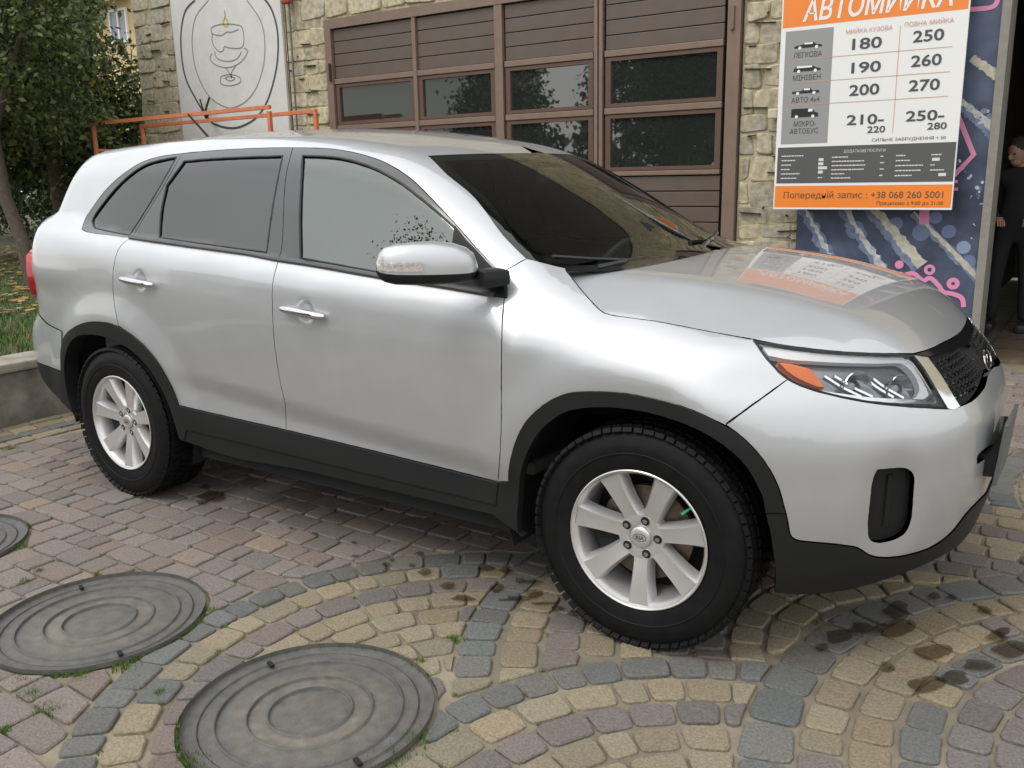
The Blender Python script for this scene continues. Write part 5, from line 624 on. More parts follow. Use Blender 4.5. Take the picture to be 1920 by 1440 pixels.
# cowl tray
V=[];n=24
for k in range(n+1):
    y=-.72+1.44*k/n; xw=-.05-.26*(abs(y)/.75)**2.2
    zc=1.135-.075*(abs(y)/.72)**2; V+=[(xw-.06,y,zc),(xw+.12,y,zc-.01)]
mesh_obj('cowl_cover',V,[(2*k,2*k+1,2*k+3,2*k+2) for k in range(n)],M_gloss,car,smooth=True)
pl=MB(); pl.box(-.006,.006,-.15,.15,-.10,.10,bev=.003,M=Matrix.Translation((.915,-.12,.605))@Matrix.Rotation(R(5),4,'Y')); pl.build('number_plate',M_platem,car,label='dark grey number plate, blank')
pb=MB(); pb.box(.84,.905,-.26,.26,.53,.60); pb.build('plate_bracket',M_trim,car)
# tailgate
tg=[(-3.44,-.80,1.0),(-3.46,-.77,1.20),(-3.40,-.69,1.38),(-3.26,-.60,1.54),(-3.15,-.57,1.62),(-3.2,-.3,1.66),(-3.2,0,1.67),(-3.45,0,1.5),(-3.6,0,1.2),(-3.63,0,.9),(-3.66,0,.6),(-3.62,-.4,.6),(-3.56,-.72,.62),(-3.5,-.78,.8)]
P_('tailgate',np.array(tg),M_paint,car,half=True,C=(-2.6,0,1.0),grid=.06,flange=0,off=-.006)
# interior
I=MB()
for (x,y) in ((-1.15,-.38),(-1.15,.38)):
    I.box(x-.25,x+.27,y-.25,y+.25,.62,.80,bev=.05); I.box(-.10,.05,-.24,.24,0,.62,bev=.05,M=Matrix.Translation((x-.27,y,.76))@Matrix.Rotation(R(-16),4,'Y'))
    I.box(-.05,.05,-.13,.13,.60,.80,bev=.03,M=Matrix.Translation((x-.30,y,.80))@Matrix.Rotation(R(-12),4,'Y'))
I.box(-2.35,-1.85,-.66,.66,.62,.80,bev=.05); I.box(-2.5,-2.3,-.66,.66,.75,1.35,bev=.05)
I.build('seats',M_inter,car,smooth=True)
D=MB(); D.box(-.62,-.14,-.70,.70,.82,1.06,bev=.04); D.box(-.70,-.50,.20,.56,1.0,1.10,bev=.03); D.build('dashboard',M_dash,car,smooth=True)
sw=MB(); c=Vector((-.78,.38,1.02)); nn=Vector((-.85,0,.52)).normalized(); ux=Vector((0,1,0)); uy=nn.cross(ux)
pts=[c+ux*(.185*math.cos(t))+uy*(.185*math.sin(t)) for t in np.linspace(0,2*math.pi,33)]; sw.tube(pts+[pts[1]],.014,8,caps=False)
sw.tube([c-ux*.17,c,c+ux*.17],.016); sw.tube([c,c-uy*.17],.016); sw.tube([c-nn*.0,c-nn*.02],.05,16); sw.build('steering_wheel',M_dash,car,smooth=True)
MB().box(-2.9,-.45,-.80,.80,.46,.50).build('cabin_floor',M_inter,car)
MB().box(-.86,-.83,-.12,.12,1.44,1.50,bev=.01).build('interior_mirror',M_dash,car)
# black edge band of the windscreen, headliner
def scr_band(a,b):
    lp=[q for q in LOOPS['windshield']]
    P=resamp(np.minimum(np.array(lp),[9,0,9]),minlen=.01); Q=offset_loop(P,.045,half=True); V=[];Fc=[]
    g=lambda X:X-grad(X)*(F(X)+.0075)[:,None]
    P=g(P);Q=g(Q); m_=len(P)
    on=(np.abs(P[:,1])<.03)
    P[on,1]=np.minimum(P[on,1],0)
    Fc=[(i,(i+1)%m_,m_+(i+1)%m_,m_+i) for i in range(m_) if not (abs(P[i,1])<.004 and abs(P[(i+1)%m_,1])<.004)]
    V=np.vstack([P,Q]); b=len(V)
    mesh_obj('windshield_edge',np.vstack([V,V*[1,-1,1]]),Fc+[tuple(i+b for i in f) for f in Fc],M_liner,car)
scr_band(0,0)
lp=np.array(LOOPS['roof']); P_('headliner',lp,M_inter,car,half=True,C=(-1.8,0,.8),off=-.05,flange=0,grid=.08,shrink=0)
# driver's side far inner door dark trims
for s_ in (-1,1): MB().box(-2.9,-.5,.815*s_-.015,.815*s_+.015,.5,1.08).build('door_trim',M_inter,car)
# ---------------------------------------------------------------- ground and paving
M_ground=mat('far_ground',(.16,.15,.13),rough=.95,var=.3,vscale=1.5)
M_bed=mat('paving_sand',(.27,.23,.165),rough=.95,col2=(.15,.13,.095),vscale=3,bump=.5,bscale=60,coords='Object',var=.15)
M_cob=mat('cobble_stone',attr='Col',rough=.80,bump=.75,bscale=120,var=.24,vscale=38,spec=.35,vdetail=9,col2=(.185,.168,.14))
for n_ in M_cob.node_tree.nodes:
    if n_.type=='MAP_RANGE' and abs(n_.inputs[1].default_value-.35)<.01: n_.inputs[1].default_value=.48; n_.inputs[2].default_value=.85; n_.inputs[4].default_value=.75
o=mesh_obj('ground',[(-150,-150,-.05),(150,-150,-.05),(150,150,-.05),(-150,150,-.05)],[(0,1,2,3)],M_ground,kind='structure')
paving=mesh_obj('paving',[(-4.56,-14,-.0112),(9,-14,-.0112),(9,4.4,-.0112),(-4.56,4.4,-.0112)],[(0,1,2,3)],M_bed,kind='structure')
GREY=(.150,.149,.138); YEL=(.270,.226,.152); PUR=(.178,.150,.138); MAU=(.222,.186,.164)
DISCS=[ # centre, [(radius,width,colour)], highest priority first
 ((1.87,-.86),[(1.39,.145,GREY),(1.255,.115,YEL),(1.135,.115,YEL),(1.02,.105,GREY),(.905,.11,PUR),(.79,.11,PUR),(.675,.11,PUR),(.56,.11,YEL),(.445,.11,YEL),(.33,.11,PUR),(.21,.11,PUR)]),
 ((.68,-1.80),[(.985,.115,GREY),(.865,.115,YEL),(.748,.11,PUR),(.635,.11,YEL),(.52,.11,YEL),(.405,.11,PUR),(.29,.11,YEL),(.175,.11,YEL)]),
 ((.88,-.50),[(1.475,.125,GREY),(1.335,.125,YEL),(1.205,.12,PUR),(1.085,.11,YEL),(.97,.11,YEL),(.855,.11,PUR),(.74,.11,PUR),(.625,.11,YEL),(.51,.11,YEL),(.395,.11,PUR),(.28,.11,PUR),(.165,.11,PUR)]),
 ((-.295,-1.485),[(1.005,.115,GREY),(.888,.112,YEL),(.768,.112,PUR),(.655,.108,YEL),(.545,.105,YEL),(.44,.10,YEL),(.335,.10,YEL),(.23,.10,YEL),(.12,.10,PUR)]),
 ((2.35,1.45),[(1.55,.13,GREY),(1.42,.12,YEL),(1.295,.12,YEL),(1.17,.12,GREY),(1.05,.11,PUR),(.935,.11,PUR),(.82,.11,YEL),(.7,.11,YEL),(.58,.11,PUR)]),
]
MAN=[((-.623,-1.726),.353),((-1.654,-1.734),.353),((-2.85,-1.74),.353)]
stones=[]  # (outline Nx2, colour)
def rounded(c0,hl,hw,ang,jit=.004,e=.42):
    """rounded quad outline, jittered corners"""
    cs=[(-hl,-hw),(hl,-hw),(hl,hw),(-hl,hw)]; cs=[(x+random.uniform(-jit,jit),y+random.uniform(-jit,jit)) for x,y in cs]; out=[]
    r=min(hl,hw)*e
    for i in range(4):
        a=Vector(cs[i]); p=(Vector(cs[i-1])-a).normalized(); q=(Vector(cs[(i+1)%4])-a).normalized()
        out+= [a+p*r,a+(p+q)*r*.28,a+q*r]
    ca,sa=math.cos(ang),math.sin(ang)
    return np.array([(c0[0]+v.x*ca-v.y*sa,c0[1]+v.x*sa+v.y*ca) for v in out])
def area(P): x,y=P[:,0],P[:,1]; return abs(np.dot(x,np.roll(y,-1))-np.dot(y,np.roll(x,-1)))/2
def clip_out(P,c,r):
    d=P-np.array(c); L=np.hypot(*d.T); k=L<r
    if not k.any(): return P
    if np.hypot(*(P.mean(0)-c))<r*.97: 
        if (~k).sum()<4: return None
    Q=P.copy(); Q[k]=np.array(c)+d[k]/L[k][:,None]*r
    return Q
def addstone(P,col,pri):
    a0=area(P)
    for i,(c,rings) in enumerate(DISCS):
        if i>=pri: break
        P=clip_out(P,c,rings[0][0]+rings[0][1]/2+.004)
        if P is None: return
    for c,r in MAN:
        P=clip_out(P,c,r+.012)
        if P is None: return
    if area(P)<.22*a0 or area(P)<.0012: return
    cx,cy=P.mean(0)
    if cy>4.1 or cx<-4.53: return
    j=random.uniform(.84,1.14); w=random.uniform(-.012,.012)
    stones.append((P,(max(col[0]*j+w,.03),col[1]*j,max(col[2]*j-w*.5,.03))))
for i,(c,rings) in enumerate(DISCS):
    for (r,wd,col) in rings:
        a=random.uniform(0,.3); a_end=a+2*math.pi-.03
        while a<a_end:
            l=random.choice([.095,.115,.13,.15]) if col!=GREY or wd<.14 else random.choice([.12,.15,.17])
            if a+l/r>a_end: l=max((a_end-a)*r,.05)
            am=a+l/r/2; C0=(c[0]+r*math.cos(am),c[1]+r*math.sin(am))
            P=rounded((0,0),(l-.008)/2,(wd-.008)/2,0,jit=.0045)
            # bend along the ring
            th=am+P[:,0]/r; rr=r+P[:,1]; P=np.c_[c[0]+rr*np.cos(th),c[1]+rr*np.sin(th)]
            cc=col if random.random()>.07 else random.choice([YEL,PUR,GREY]); addstone(P,cc,i); a+=l/r
n=len(DISCS); y=-4.6; row=0
while y<4.2:
    h=random.choice([.118,.122,.126]); x=-4.08+random.uniform(0,.1)
    while x<3.4:
        l=random.choice([.10,.13,.17,.20]); col=MAU if random.random()>.06 else random.choice([PUR,(.27,.22,.17)])
        addstone(rounded((x+l/2,y+h/2),(l-.008)/2,(h-.008)/2,0,jit=.004,e=.28),col,n); x+=l
    y+=h
y=-4.6
for (xc,col,wd) in ((-4.135,YEL,.11),(-4.25,GREY,.10),(-4.37,YEL,.12),(-4.475,YEL,.07)):
    y=-4.6
    while y<4.2: l=random.choice([.15,.18,.2]); addstone(rounded((xc,y+l/2),(wd-.01)/2,(l-.01)/2,0,jit=.003,e=.25),col,0); y+=l
def stone_geo(P,z0,z1,inset=.007,drop=.0045):
    n=len(P); c=P.mean(0); d=c-P; L=np.hypot(*d.T)[:,None]; I=P+d/np.maximum(L,1e-6)*inset; I2=P+d/np.maximum(L,1e-6)*.0015
    V=np.vstack([np.c_[P,np.full(n,z0)],np.c_[I2,np.full(n,z1-drop)],np.c_[I,np.full(n,z1)]])
    Fc=[(i,(i+1)%n,n+(i+1)%n,n+i) for i in range(n)]+[(n+i,n+(i+1)%n,2*n+(i+1)%n,2*n+i) for i in range(n)]+[tuple(range(2*n,3*n))]
    A=np.cross(np.c_[P-c,np.zeros(n)],np.c_[np.roll(P,-1,0)-c,np.zeros(n)]).sum(0)[2]
    if A<0: Fc=[f[::-1] for f in Fc]
    return V,Fc
# rank by size in the photograph
cen=np.array([np.append(P.mean(0),0) for P,_ in stones]); pj=project(cen); ok=(pj[:,0]>-20)&(pj[:,0]<1940)&(pj[:,1]>600)&(pj[:,1]<1460)&(pj[:,2]>.3)
hidden=(cen[:,0]>-3.3)&(cen[:,0]<.75)&(cen[:,1]>-.62)&(cen[:,1]<3.5)
score=np.where(ok&~hidden,np.array([area(P) for P,_ in stones])/pj[:,2]**2.6,0); order=np.argsort(-score)
one=set(order[:300].tolist())
bv=[];bf=[];bc=[];k=0
for i,(P,col) in enumerate(stones):
    hgt=random.uniform(-.003,.003); V,Fc=stone_geo(P,-.022,hgt,inset=min(.0065,area(P)**.5*.10)); tl=random.uniform(-.02,.02); t2=random.uniform(-.02,.02)
    V[:,2]+=np.where(V[:,2]>-.015,(V[:,0]-V[:,0].mean())*tl+(V[:,1]-V[:,1].mean())*t2,0)
    if i in one: mesh_obj('cobble',V,Fc,M_cob,paving,col=np.tile(col,(len(V),1)))
    else: bv.append(V); bf+=[tuple(q+k for q in f) for f in Fc]; bc.append(np.tile(col,(len(V),1))); k+=len(V)
mesh_obj('cobbles',np.vstack(bv),bf,M_cob,paving,col=np.vstack(bc),kind='stuff')
# wet spots and oil drips on the stones
M_wet=bpy.data.materials.new('wet_spot'); M_wet.use_nodes=True; t=M_wet.node_tree; t.nodes.clear()
o_=t.nodes.new('ShaderNodeOutputMaterial'); tr=t.nodes.new('ShaderNodeBsdfTransparent'); tr.inputs[0].default_value=(.60,.57,.52,1); gl=t.nodes.new('ShaderNodeBsdfGlossy'); gl.inputs['Roughness'].default_value=.35
ms=t.nodes.new('ShaderNodeMixShader'); ms.inputs[0].default_value=.02; t.links.new(tr.outputs[0],ms.inputs[1]); t.links.new(gl.outputs[0],ms.inputs[2]); t.links.new(ms.outputs[0],o_.inputs[0])
def unproj(px,py,z=.0075):
    d=np.array([(px-960)/1677.7158,-(py-720)/1677.7158,-1.0])@CAMR.T; t=(z-CAMP[2])/d[2]; return CAMP+d*t
V=[];Fc=[]
spots=[(1571,1193,24,15),(1617,1178,26,13),(1683,1145,24,16),(1540,1214,12,9),(1680,1178,38,16),(1750,1222,36,14),(1738,1283,36,15),(1790,1270,28,12),(1832,1246,28,12),(1870,1193,20,10),(1880,1184,15,8),(1845,1143,13,8),(1896,1217,34,14),(1662,1250,14,12),(400,930,26,9),(380,941,12,5),(385,912,10,4),(797,1072,13,6),(910,1064,16,7),(932,1103,13,8),(840,1098,14,6),(868,1121,22,6),(1045,1141,12,5),(1078,1149,14,6),(1098,1161,9,5),(1002,1113,16,9),(970,1120,22,4),(725,1058,8,4),(772,1060,6,4),(787,1038,10,4),(664,1017,6,3),(665,1042,8,3),(735,1050,5,3),(1528,1166,8,4),(1752,1117,12,6),(1785,1119,10,5),(590,1000,7,3),(545,990,5,2),(975,1088,10,6),(948,1068,10,6),(1000,1090,18,3),(1020,1131,26,3),(960,1124,30,2.5)]
for (px,py,rx,ry) in spots:
    b=len(V); n=16; k1=random.uniform(0,6)
    ring=[unproj(px+rx*(1+.22*math.sin(3*a+k1)+.12*math.sin(5*a))*math.cos(a),py+ry*(1+.22*math.sin(2*a+k1))*math.sin(a)) for a in np.linspace(0,2*math.pi,n,endpoint=False)]
    V+=ring; Fc.append(tuple(range(b,b+n)))
mesh_obj('wet_spots',V,Fc,M_wet,paving,kind='stuff')
# manhole covers
M_iron=mat('cast_composite_grey',attr='Col',rough=.55,col2=(.115,.108,.095),vscale=9,var=.2,bump=.35,bscale=140,vdetail=10)
labs=['large round grey manhole cover nearest the camera, beside the yellow stones','round dusty grey manhole cover at the left, behind the nearest one','round grey manhole cover cut off by the left edge of the picture']
for (c,r),lb in zip(MAN,labs):
    e=empty('manhole_cover',(c[0],c[1],0),lb,'manhole cover','manhole covers in the paving'); Mx=Matrix.Translation((c[0],c[1],0))@Matrix.Rotation(R(90),4,'X')
    lathe('cover_frame',[(.012,r),(-.004,r),(-.007,r-.005),(-.007,r-.040),(-.002,r-.044)],96,M_iron,e,M=Mx)
    rr=r-.047; pf=[(-.002,r-.0455),(-.0065,rr-.001)]
    for g in (.262,.176,.118): pf+=[(-.0075,g+.014),(-.0065,g+.006),(-.0010,g+.0035),(.0006,g+.001),(-.0004,g-.001),(-.0088,g-.004),(-.0095,g-.008),(-.0080,g-.016)]
    pf+=[(-.0085,.0005)]
    lathe('cover_lid',pf,96,M_iron,e,M=Mx)
    for o_ in e.children:
        me=o_.data; n_=len(me.vertices); co=np.zeros(n_*3,np.float32); me.vertices.foreach_get('co',co); co=co.reshape(-1,3); q=np.hypot(co[:,0]-c[0],co[:,1]-c[1])
        dst=np.interp(q,[0,.095,.110,.119,.126,.165,.175,.183,.235,.258,.264,.272,.31],[.55,.6,.15,.0,.95,.9,.1,.75,.4,.15,.0,.35,.15])[:,None]
        colr=np.ones((n_,4),np.float32); colr[:,:3]=np.array([.074,.079,.080])*(1-dst)+np.array([.19,.165,.13])*dst
        at=me.color_attributes.new('Col','FLOAT_COLOR','POINT'); at.data.foreach_set('color',colr.ravel())
    for k in (0,math.pi): MB().box(-.016,.016,-.007,.007,-.001,.0072,M=Matrix.Translation((c[0],c[1],0))@Matrix.Rotation(k-.35,4,'Z')@Matrix.Translation((r-.052,0,0)),bev=.002).build('lifting_key_slot',M_liner,e)
# moss and grass in the joints
M_moss=mat('moss_green',(.10,.17,.025),rough=.9,var=.4,vscale=30); V=[];Fc=[]
def tuft(x,y,n,s,h):
    for _ in range(n):
        a=random.uniform(0,6.28); px,py=x+random.gauss(0,s),y+random.gauss(0,s); dx,dy=math.cos(a)*.004,math.sin(a)*.004; l=random.uniform(.3,1)*h; b=len(V); t=random.uniform(-.5,.5)
        V.extend([(px-dx*.5,py-dy*.5,-.014),(px+dx*.5,py+dy*.5,-.014),(px+dy*2*t,py-dx*2*t,l)]); Fc.append((b,b+1,b+2))
for (c,r) in MAN:
    for k in range(320):
        a=random.uniform(0,6.28)
        if math.sin(a*2+c[0]*3)+math.sin(a*5)*.6<-.2: continue
        tuft(c[0]+(r+.006)*math.cos(a),c[1]+(r+.006)*math.sin(a),7,.004,.010)
for (px,py,s) in [(35,1275,.022),(60,1300,.015),(85,1325,.02),(100,1332,.012),(235,1250,.02),(155,1268,.015),(45,1090,.015),(38,1022,.02),(350,1430,.025),(300,1298,.01),(790,1380,.02),(745,1425,.03),(850,1197,.01),(790,1240,.008),(395,1145,.012),(180,1080,.008),(10,1368,.01),(75,1070,.008),(20,840,.02)]:
    q=unproj(px,py,0); tuft(q[0],q[1],90,s,.016)
for P,_ in [stones[i] for i in order[:300]]:
    if P[:,0].mean()<.1 and P[:,1].mean()<-1.0 and random.random()<.35: q=P[random.randrange(len(P))]; tuft(q[0],q[1],14,.006,.006)
mesh_obj('joint_moss',V,Fc,M_moss,None,kind='stuff',label='green moss and grass growing in the joints round the covers',cat='moss')
# ---------------------------------------------------------------- kerb wall, verge, leaves
M_conc=mat('old_concrete',(.27,.25,.21),rough=.9,col2=(.13,.12,.10),vscale=3.5,var=.2,bump=.5,bscale=25)
kb=mesh_obj('kerb_wall',[],[],None) if False else None
kr=empty('kerb_wall',(-4.7,0,0),'low old concrete retaining wall at the left, in front of the grass','low wall')
y=-9.0
while y<4.0:
    l=1.0; MB().box(-4.84,-4.55,y,y+l-.006,-.05,.325,bev=.008).build('kerb_block',M_conc,kr); MB().box(-4.87,-4.535,y-.002,y+l-.008,.327,.385+random.uniform(-.003,.003),bev=.014).build('coping_slab',mat('coping_concrete',(.36,.33,.28),rough=.85,col2=(.22,.2,.16),vscale=8,bump=.4,bscale=40) if 'coping_concrete' not in bpy.data.materials else bpy.data.materials['coping_concrete'],kr); y+=l
n=40; xs=np.linspace(-60,-4.86,n); ys=np.linspace(-10,30,n); V=[(x,y,.36+.02*math.sin(x*1.3)*math.cos(y)) for x in xs for y in ys]; Fc=[(i*n+j,(i+1)*n+j,(i+1)*n+j+1,i*n+j+1) for i in range(n-1) for j in range(n-1)]
mesh_obj('grass_verge',V,Fc,mat('verge_soil',(.085,.075,.045),rough=1,col2=(.05,.07,.02),vscale=.8),None,smooth=True,kind='structure')
M_grass=mat('lawn_grass',attr='Col',rough=.8); 
N=42000; gx=-4.9-rng.random(N)**1.5*9; gy=rng.random(N)*7.5-2.2; a=rng.random(N)*6.28; h=.018+.028*rng.random(N); w_=.004+.004*rng.random(N); k=rng.normal(0,.02,(N,2))
base=np.c_[gx,gy,np.full(N,.35)]; dx=np.c_[np.cos(a)*w_,np.sin(a)*w_,np.zeros(N)]; V=np.stack([base-dx,base+dx,base+np.c_[k,h+.02]],1).reshape(-1,3)
dry=(np.sin(gx*.9+gy*.4)+rng.normal(0,.5,N))-0*gx>1.25-.12*np.maximum(-gx-7,0); c=np.where(dry[:,None],[.22,.17,.07],[.065,.155,.02])*(.6+.7*rng.random(N))[:,None]
mesh_obj('lawn',V,np.arange(3*N).reshape(-1,3),M_grass,None,col=np.repeat(c,3,0),kind='stuff',label='short green lawn behind the low concrete wall',cat='grass')
N=2600; gx=-6.6-rng.random(N)*9; gy=rng.random(N)*8-1.5; a=rng.random(N)*6.28; s=.03+.03*rng.random(N); V=[]
for sx,sy in ((-1,-.6),(1,-.6),(1,.6),(-1,.6)): V.append(np.c_[gx+s*(sx*np.cos(a)-sy*np.sin(a)),gy+s*(sx*np.sin(a)+sy*np.cos(a)),.385+.02*rng.random(N)])
V=np.stack(V,1).reshape(-1,3); c=np.array([[.30,.17,.06],[.36,.24,.08],[.20,.11,.05]])[rng.integers(0,3,N)]
mesh_obj('fallen_leaves',V,np.arange(4*N).reshape(-1,4),M_grass,None,col=np.repeat(c,4,0),kind='stuff',label='brown fallen autumn leaves scattered under the trees',cat='leaves')
# ---------------------------------------------------------------- garage building
M_stone=mat('limestone_rubble',attr='Col',rough=.92,bump=1.0,bscale=16,var=.30,vscale=7,col2=(.46,.40,.27),vdetail=12)
M_mort=mat('lime_mortar',(.52,.45,.29),rough=.95,bump=.9,bscale=22,var=.25,vscale=6,col2=(.30,.26,.17))
M_pit=mat('matte_near_black',(.035,.03,.024),rough=1)
bld=empty('garage_building',(-4,4.3,0),'old rubble stone garage building with brown panelled doors','building')
W0=4.2
wl=MB()
for (x0,x1,z0,z1) in ((-9.72,-6.30,-.05,4.6),(-6.30,-1.59,3.15,4.6),(-1.59,.30,-.05,4.6)): wl.box(x0,x1,W0+.02,W0+.45,z0,z1)
wl.box(-9.715,-9.3,W0+.45,W0+6,-.05,4.6)
wl.box(.30,6,W0+.05,W0+.45,3.0,4.6)
wl.build('wall',M_mort,bld)
MB().box(-6.5,-1.4,W0+.06,W0+.10,0,3.3).build('door_light_block',M_pit,bld)  # added dark backing, stops outside light showing through the board gaps
MB().box(-9.72,6.2,W0-.02,W0+.45,4.6,12).build('added_reflection_storey',mat('added_storey_brown',(.10,.09,.072),rough=.8,var=.15),bld)  # unseen storey added; its height and dark tone shape the windscreen and hood reflections
MB().box(-10.4,6.5,3.5,11,12,12.2).build('roof',M_pit,bld)
wst=[]
def course_wall(x0,x1,z0,z1,lmin,lmax,hmin,hmax,cols):
    z=z0
    while z<z1-.05:
        h=min(random.uniform(hmin,hmax),z1-z); x=x0-random.uniform(0,.1)
        while x<x1-.04:
            l=random.uniform(lmin,lmax); a,b=max(x,x0),min(x+l,x1)
            if b-a>.06: wst.append((a,b,z,z+h,random.choice(cols)))
            x+=l
        z+=h
LIME=[(.48,.43,.32),(.40,.37,.31),(.56,.50,.36),(.34,.315,.255),(.50,.45,.31)]
COOL=[(.42,.40,.33),(.37,.36,.29),(.46,.42,.33),(.34,.325,.26)]
course_wall(-9.72,-8.92,1.7,3.95,.28,.46,.16,.24,COOL)
course_wall(-6.93,-6.31,1.85,3.2,.22,.42,.13,.22,LIME); course_wall(-6.93,-3.6,3.17,3.75,.3,.5,.18,.26,LIME)
course_wall(-1.58,-1.02,.75,3.0,.16,.36,.12,.22,LIME)
big=sorted(wst,key=lambda q:-(q[1]-q[0])*(q[3]-q[2]))
for (a,b,z0,z1,col) in wst[:300]:
    cx,cz=(a+b)/2,(z0+z1)/2; P=rounded((cx,cz),(b-a)/2-.004,(z1-z0)/2-.004,0,jit=.018,e=.4); pr=random.uniform(-.004,.012)
    V,Fc=stone_geo(P,-.03,pr,inset=.014,drop=.010); tl=random.uniform(-.06,.06); t2=random.uniform(-.08,.08); V[:,2]+=np.where(V[:,2]>-.02,(V[:,0]-cx)*tl+(V[:,1]-cz)*t2,0)
    V3=np.c_[V[:,0],W0+.012-V[:,2],V[:,1]]; j=random.uniform(.85,1.1)
    mesh_obj('stone',V3,Fc,M_stone,bld,col=np.tile(np.array(col)*j,(len(V),1)))
# broken-out joints, their inner shade put in as dark strips
ph=MB()
for (x,z,l) in [(-6.60,2.93,.16),(-6.55,2.70,.2),(-6.55,2.42,.2),(-6.55,2.18,.22),(-6.70,2.57,.08),(-1.40,2.62,.2),(-1.44,2.27,.24),(-1.45,1.97,.22),(-1.46,1.12,.2),(-1.20,2.10,.05),(-9.3,3.1,.2),(-9.15,2.72,.14),(-9.5,2.5,.16),(-9.2,2.35,.1),(-1.25,1.58,.10),(-1.30,1.45,.08),(-1.12,.98,.22),(-1.5,2.45,.07),(-1.48,1.75,.08),(-9.05,3.4,.18),(-9.4,3.3,.1)]:
    ph.box(-l/2,l/2*.8,-.008,.02,-.003,.004,M=Matrix.Translation((x,W0-.010,z))@Matrix.Rotation(random.uniform(-.12,.12),4,'Y'))
for _ in range(26):
    x,z=random.choice([(random.uniform(-1.55,-1.05),random.uniform(.8,2.9)),(random.uniform(-9.6,-8.95),random.uniform(1.9,3.7)),(random.uniform(-6.9,-6.35),random.uniform(1.9,3.1))]); s=random.uniform(.003,.010)
    ph.box(-s*1.5,s*1.5,-.004,.01,-s,s*.6,M=Matrix.Translation((x,W0-.014,z))@Matrix.Rotation(random.uniform(-1,1),4,'Y'))
ph.build('joint_hole_shade',M_pit,bld,kind='stuff')
# doors
M_door=mat('brown_steel_board',(.115,.086,.068),rough=.42,var=.06,vscale=2,bump=.05,bscale=200)
M_dfr=mat('brown_steel_frame',(.20,.138,.105),rough=.45,var=.08,vscale=3)
M_dwin=mat('brown_window_frame',(.115,.066,.045),rough=.4,var=.08,vscale=4)
M_pane=mat('dark_window_pane',(.02,.024,.022),rough=.015,ior=2.3)
dr=MB(); dr.box(-6.28,-1.60,W0-.035,W0+.05,3.045,3.14); dr.box(-6.28,-6.19,W0-.035,W0+.05,0,3.045); dr.box(-1.71,-1.60,W0-.035,W0+.05,0,3.045); door=dr.build('garage_door',M_dfr,bld,label='brown sectional garage doors with eight small windows in view')
leaf=[(-6.18,-5.055),(-5.01,-4.045),(-3.93,-2.965),(-2.85,-1.745)]
mb=MB()
for xc,wd in ((-5.033,.045),(-2.935,.035),(-2.885,.035)): mb.box(xc-wd/2,xc+wd/2,W0-.028,W0+.02,0,3.043)
mb.box(-4.035,-3.945,W0-.030,W0+.02,0,3.043); mb.build('mullion',M_dfr,door)
for (a,b) in leaf:
    z=3.04
    for k in range(4): MB().box(a+.003,b-.003,W0+.0,W0+.03,z-.125,z-.005,bev=.004).build('board',M_door,door); z-=.127
    MB().box(a,b,W0-.022,W0+.03,2.475,2.53,bev=.006).build('transom',M_dfr,door)
    MB().box(a,b,W0-.022,W0+.03,1.985,2.04,bev=.006).build('transom',M_dfr,door)
    MB().box(a,b,W0-.022,W0+.03,1.445,1.485,bev=.006).build('transom',M_dfr,door)
    for (z0,z1) in ((2.045,2.47),(1.49,1.98)):
        wf=MB(); t_=.055; wf.box(a+.004,b-.004,W0-.010,W0+.03,z0,z0+.032); wf.box(a+.004,b-.004,W0-.010,W0+.03,z1-.032,z1); wf.box(a+.004,a+t_,W0-.010,W0+.03,z0+.032,z1-.032); wf.box(b-t_,b-.004,W0-.010,W0+.03,z0+.032,z1-.032); wf.build('window_frame',M_dwin,door)
        MB().box(a+t_,b-t_,W0+.014,W0+.022,z0+.032,z1-.032).build('pane',M_pane,door)
    z=1.44
    while z>.1: MB().box(a+.003,b-.003,W0+.0,W0+.03,max(z-.130,0),z-.006,bev=.004).build('board',M_door,door); z-=.133
MB().box(-4.4,-3.97,W0-.018,W0-.008,1.52,1.98).build('post_reflection_board',M_dwin,door) if False else None
for (x,z) in ((-6.215,2.60),(-1.665,2.68)): MB().tube([(x,W0-.045,z-.09),(x,W0-.045,z+.09)],.016,8).build('hinge',M_pit if x<-3 else M_dfr,door,smooth=True)
# conduit and socket
cd=empty('wall_conduit',(-6.78,4.15,2.5),'thin grey conduit pipe with red bracket running up the stone wall','pipe')
MB().tube([(-6.79,4.15,1.2),(-6.78,4.15,2.4),(-6.77,4.15,3.9)],.011,8).build('pipe',mat('galvanised',(.16,.15,.13),rough=.6,metal=.4),cd,smooth=True)
MB().tube([(-6.84,4.14,1.2),(-6.83,4.14,3.9)],.006,6).build('cable',M_pit,cd)
MB().box(-6.84,-6.72,4.09,4.16,3.36,3.56,bev=.02).build('bracket',mat('rusty_red',(.30,.07,.04),rough=.8,var=.3),cd)
MB().box(-1.325,-1.245,4.10,4.15,1.872,1.95,bev=.012).build('junction_box',mat('cream_plastic',(.62,.57,.42),rough=.5),None,label='small cream junction box on the stone wall left of the price board',cat='junction box')
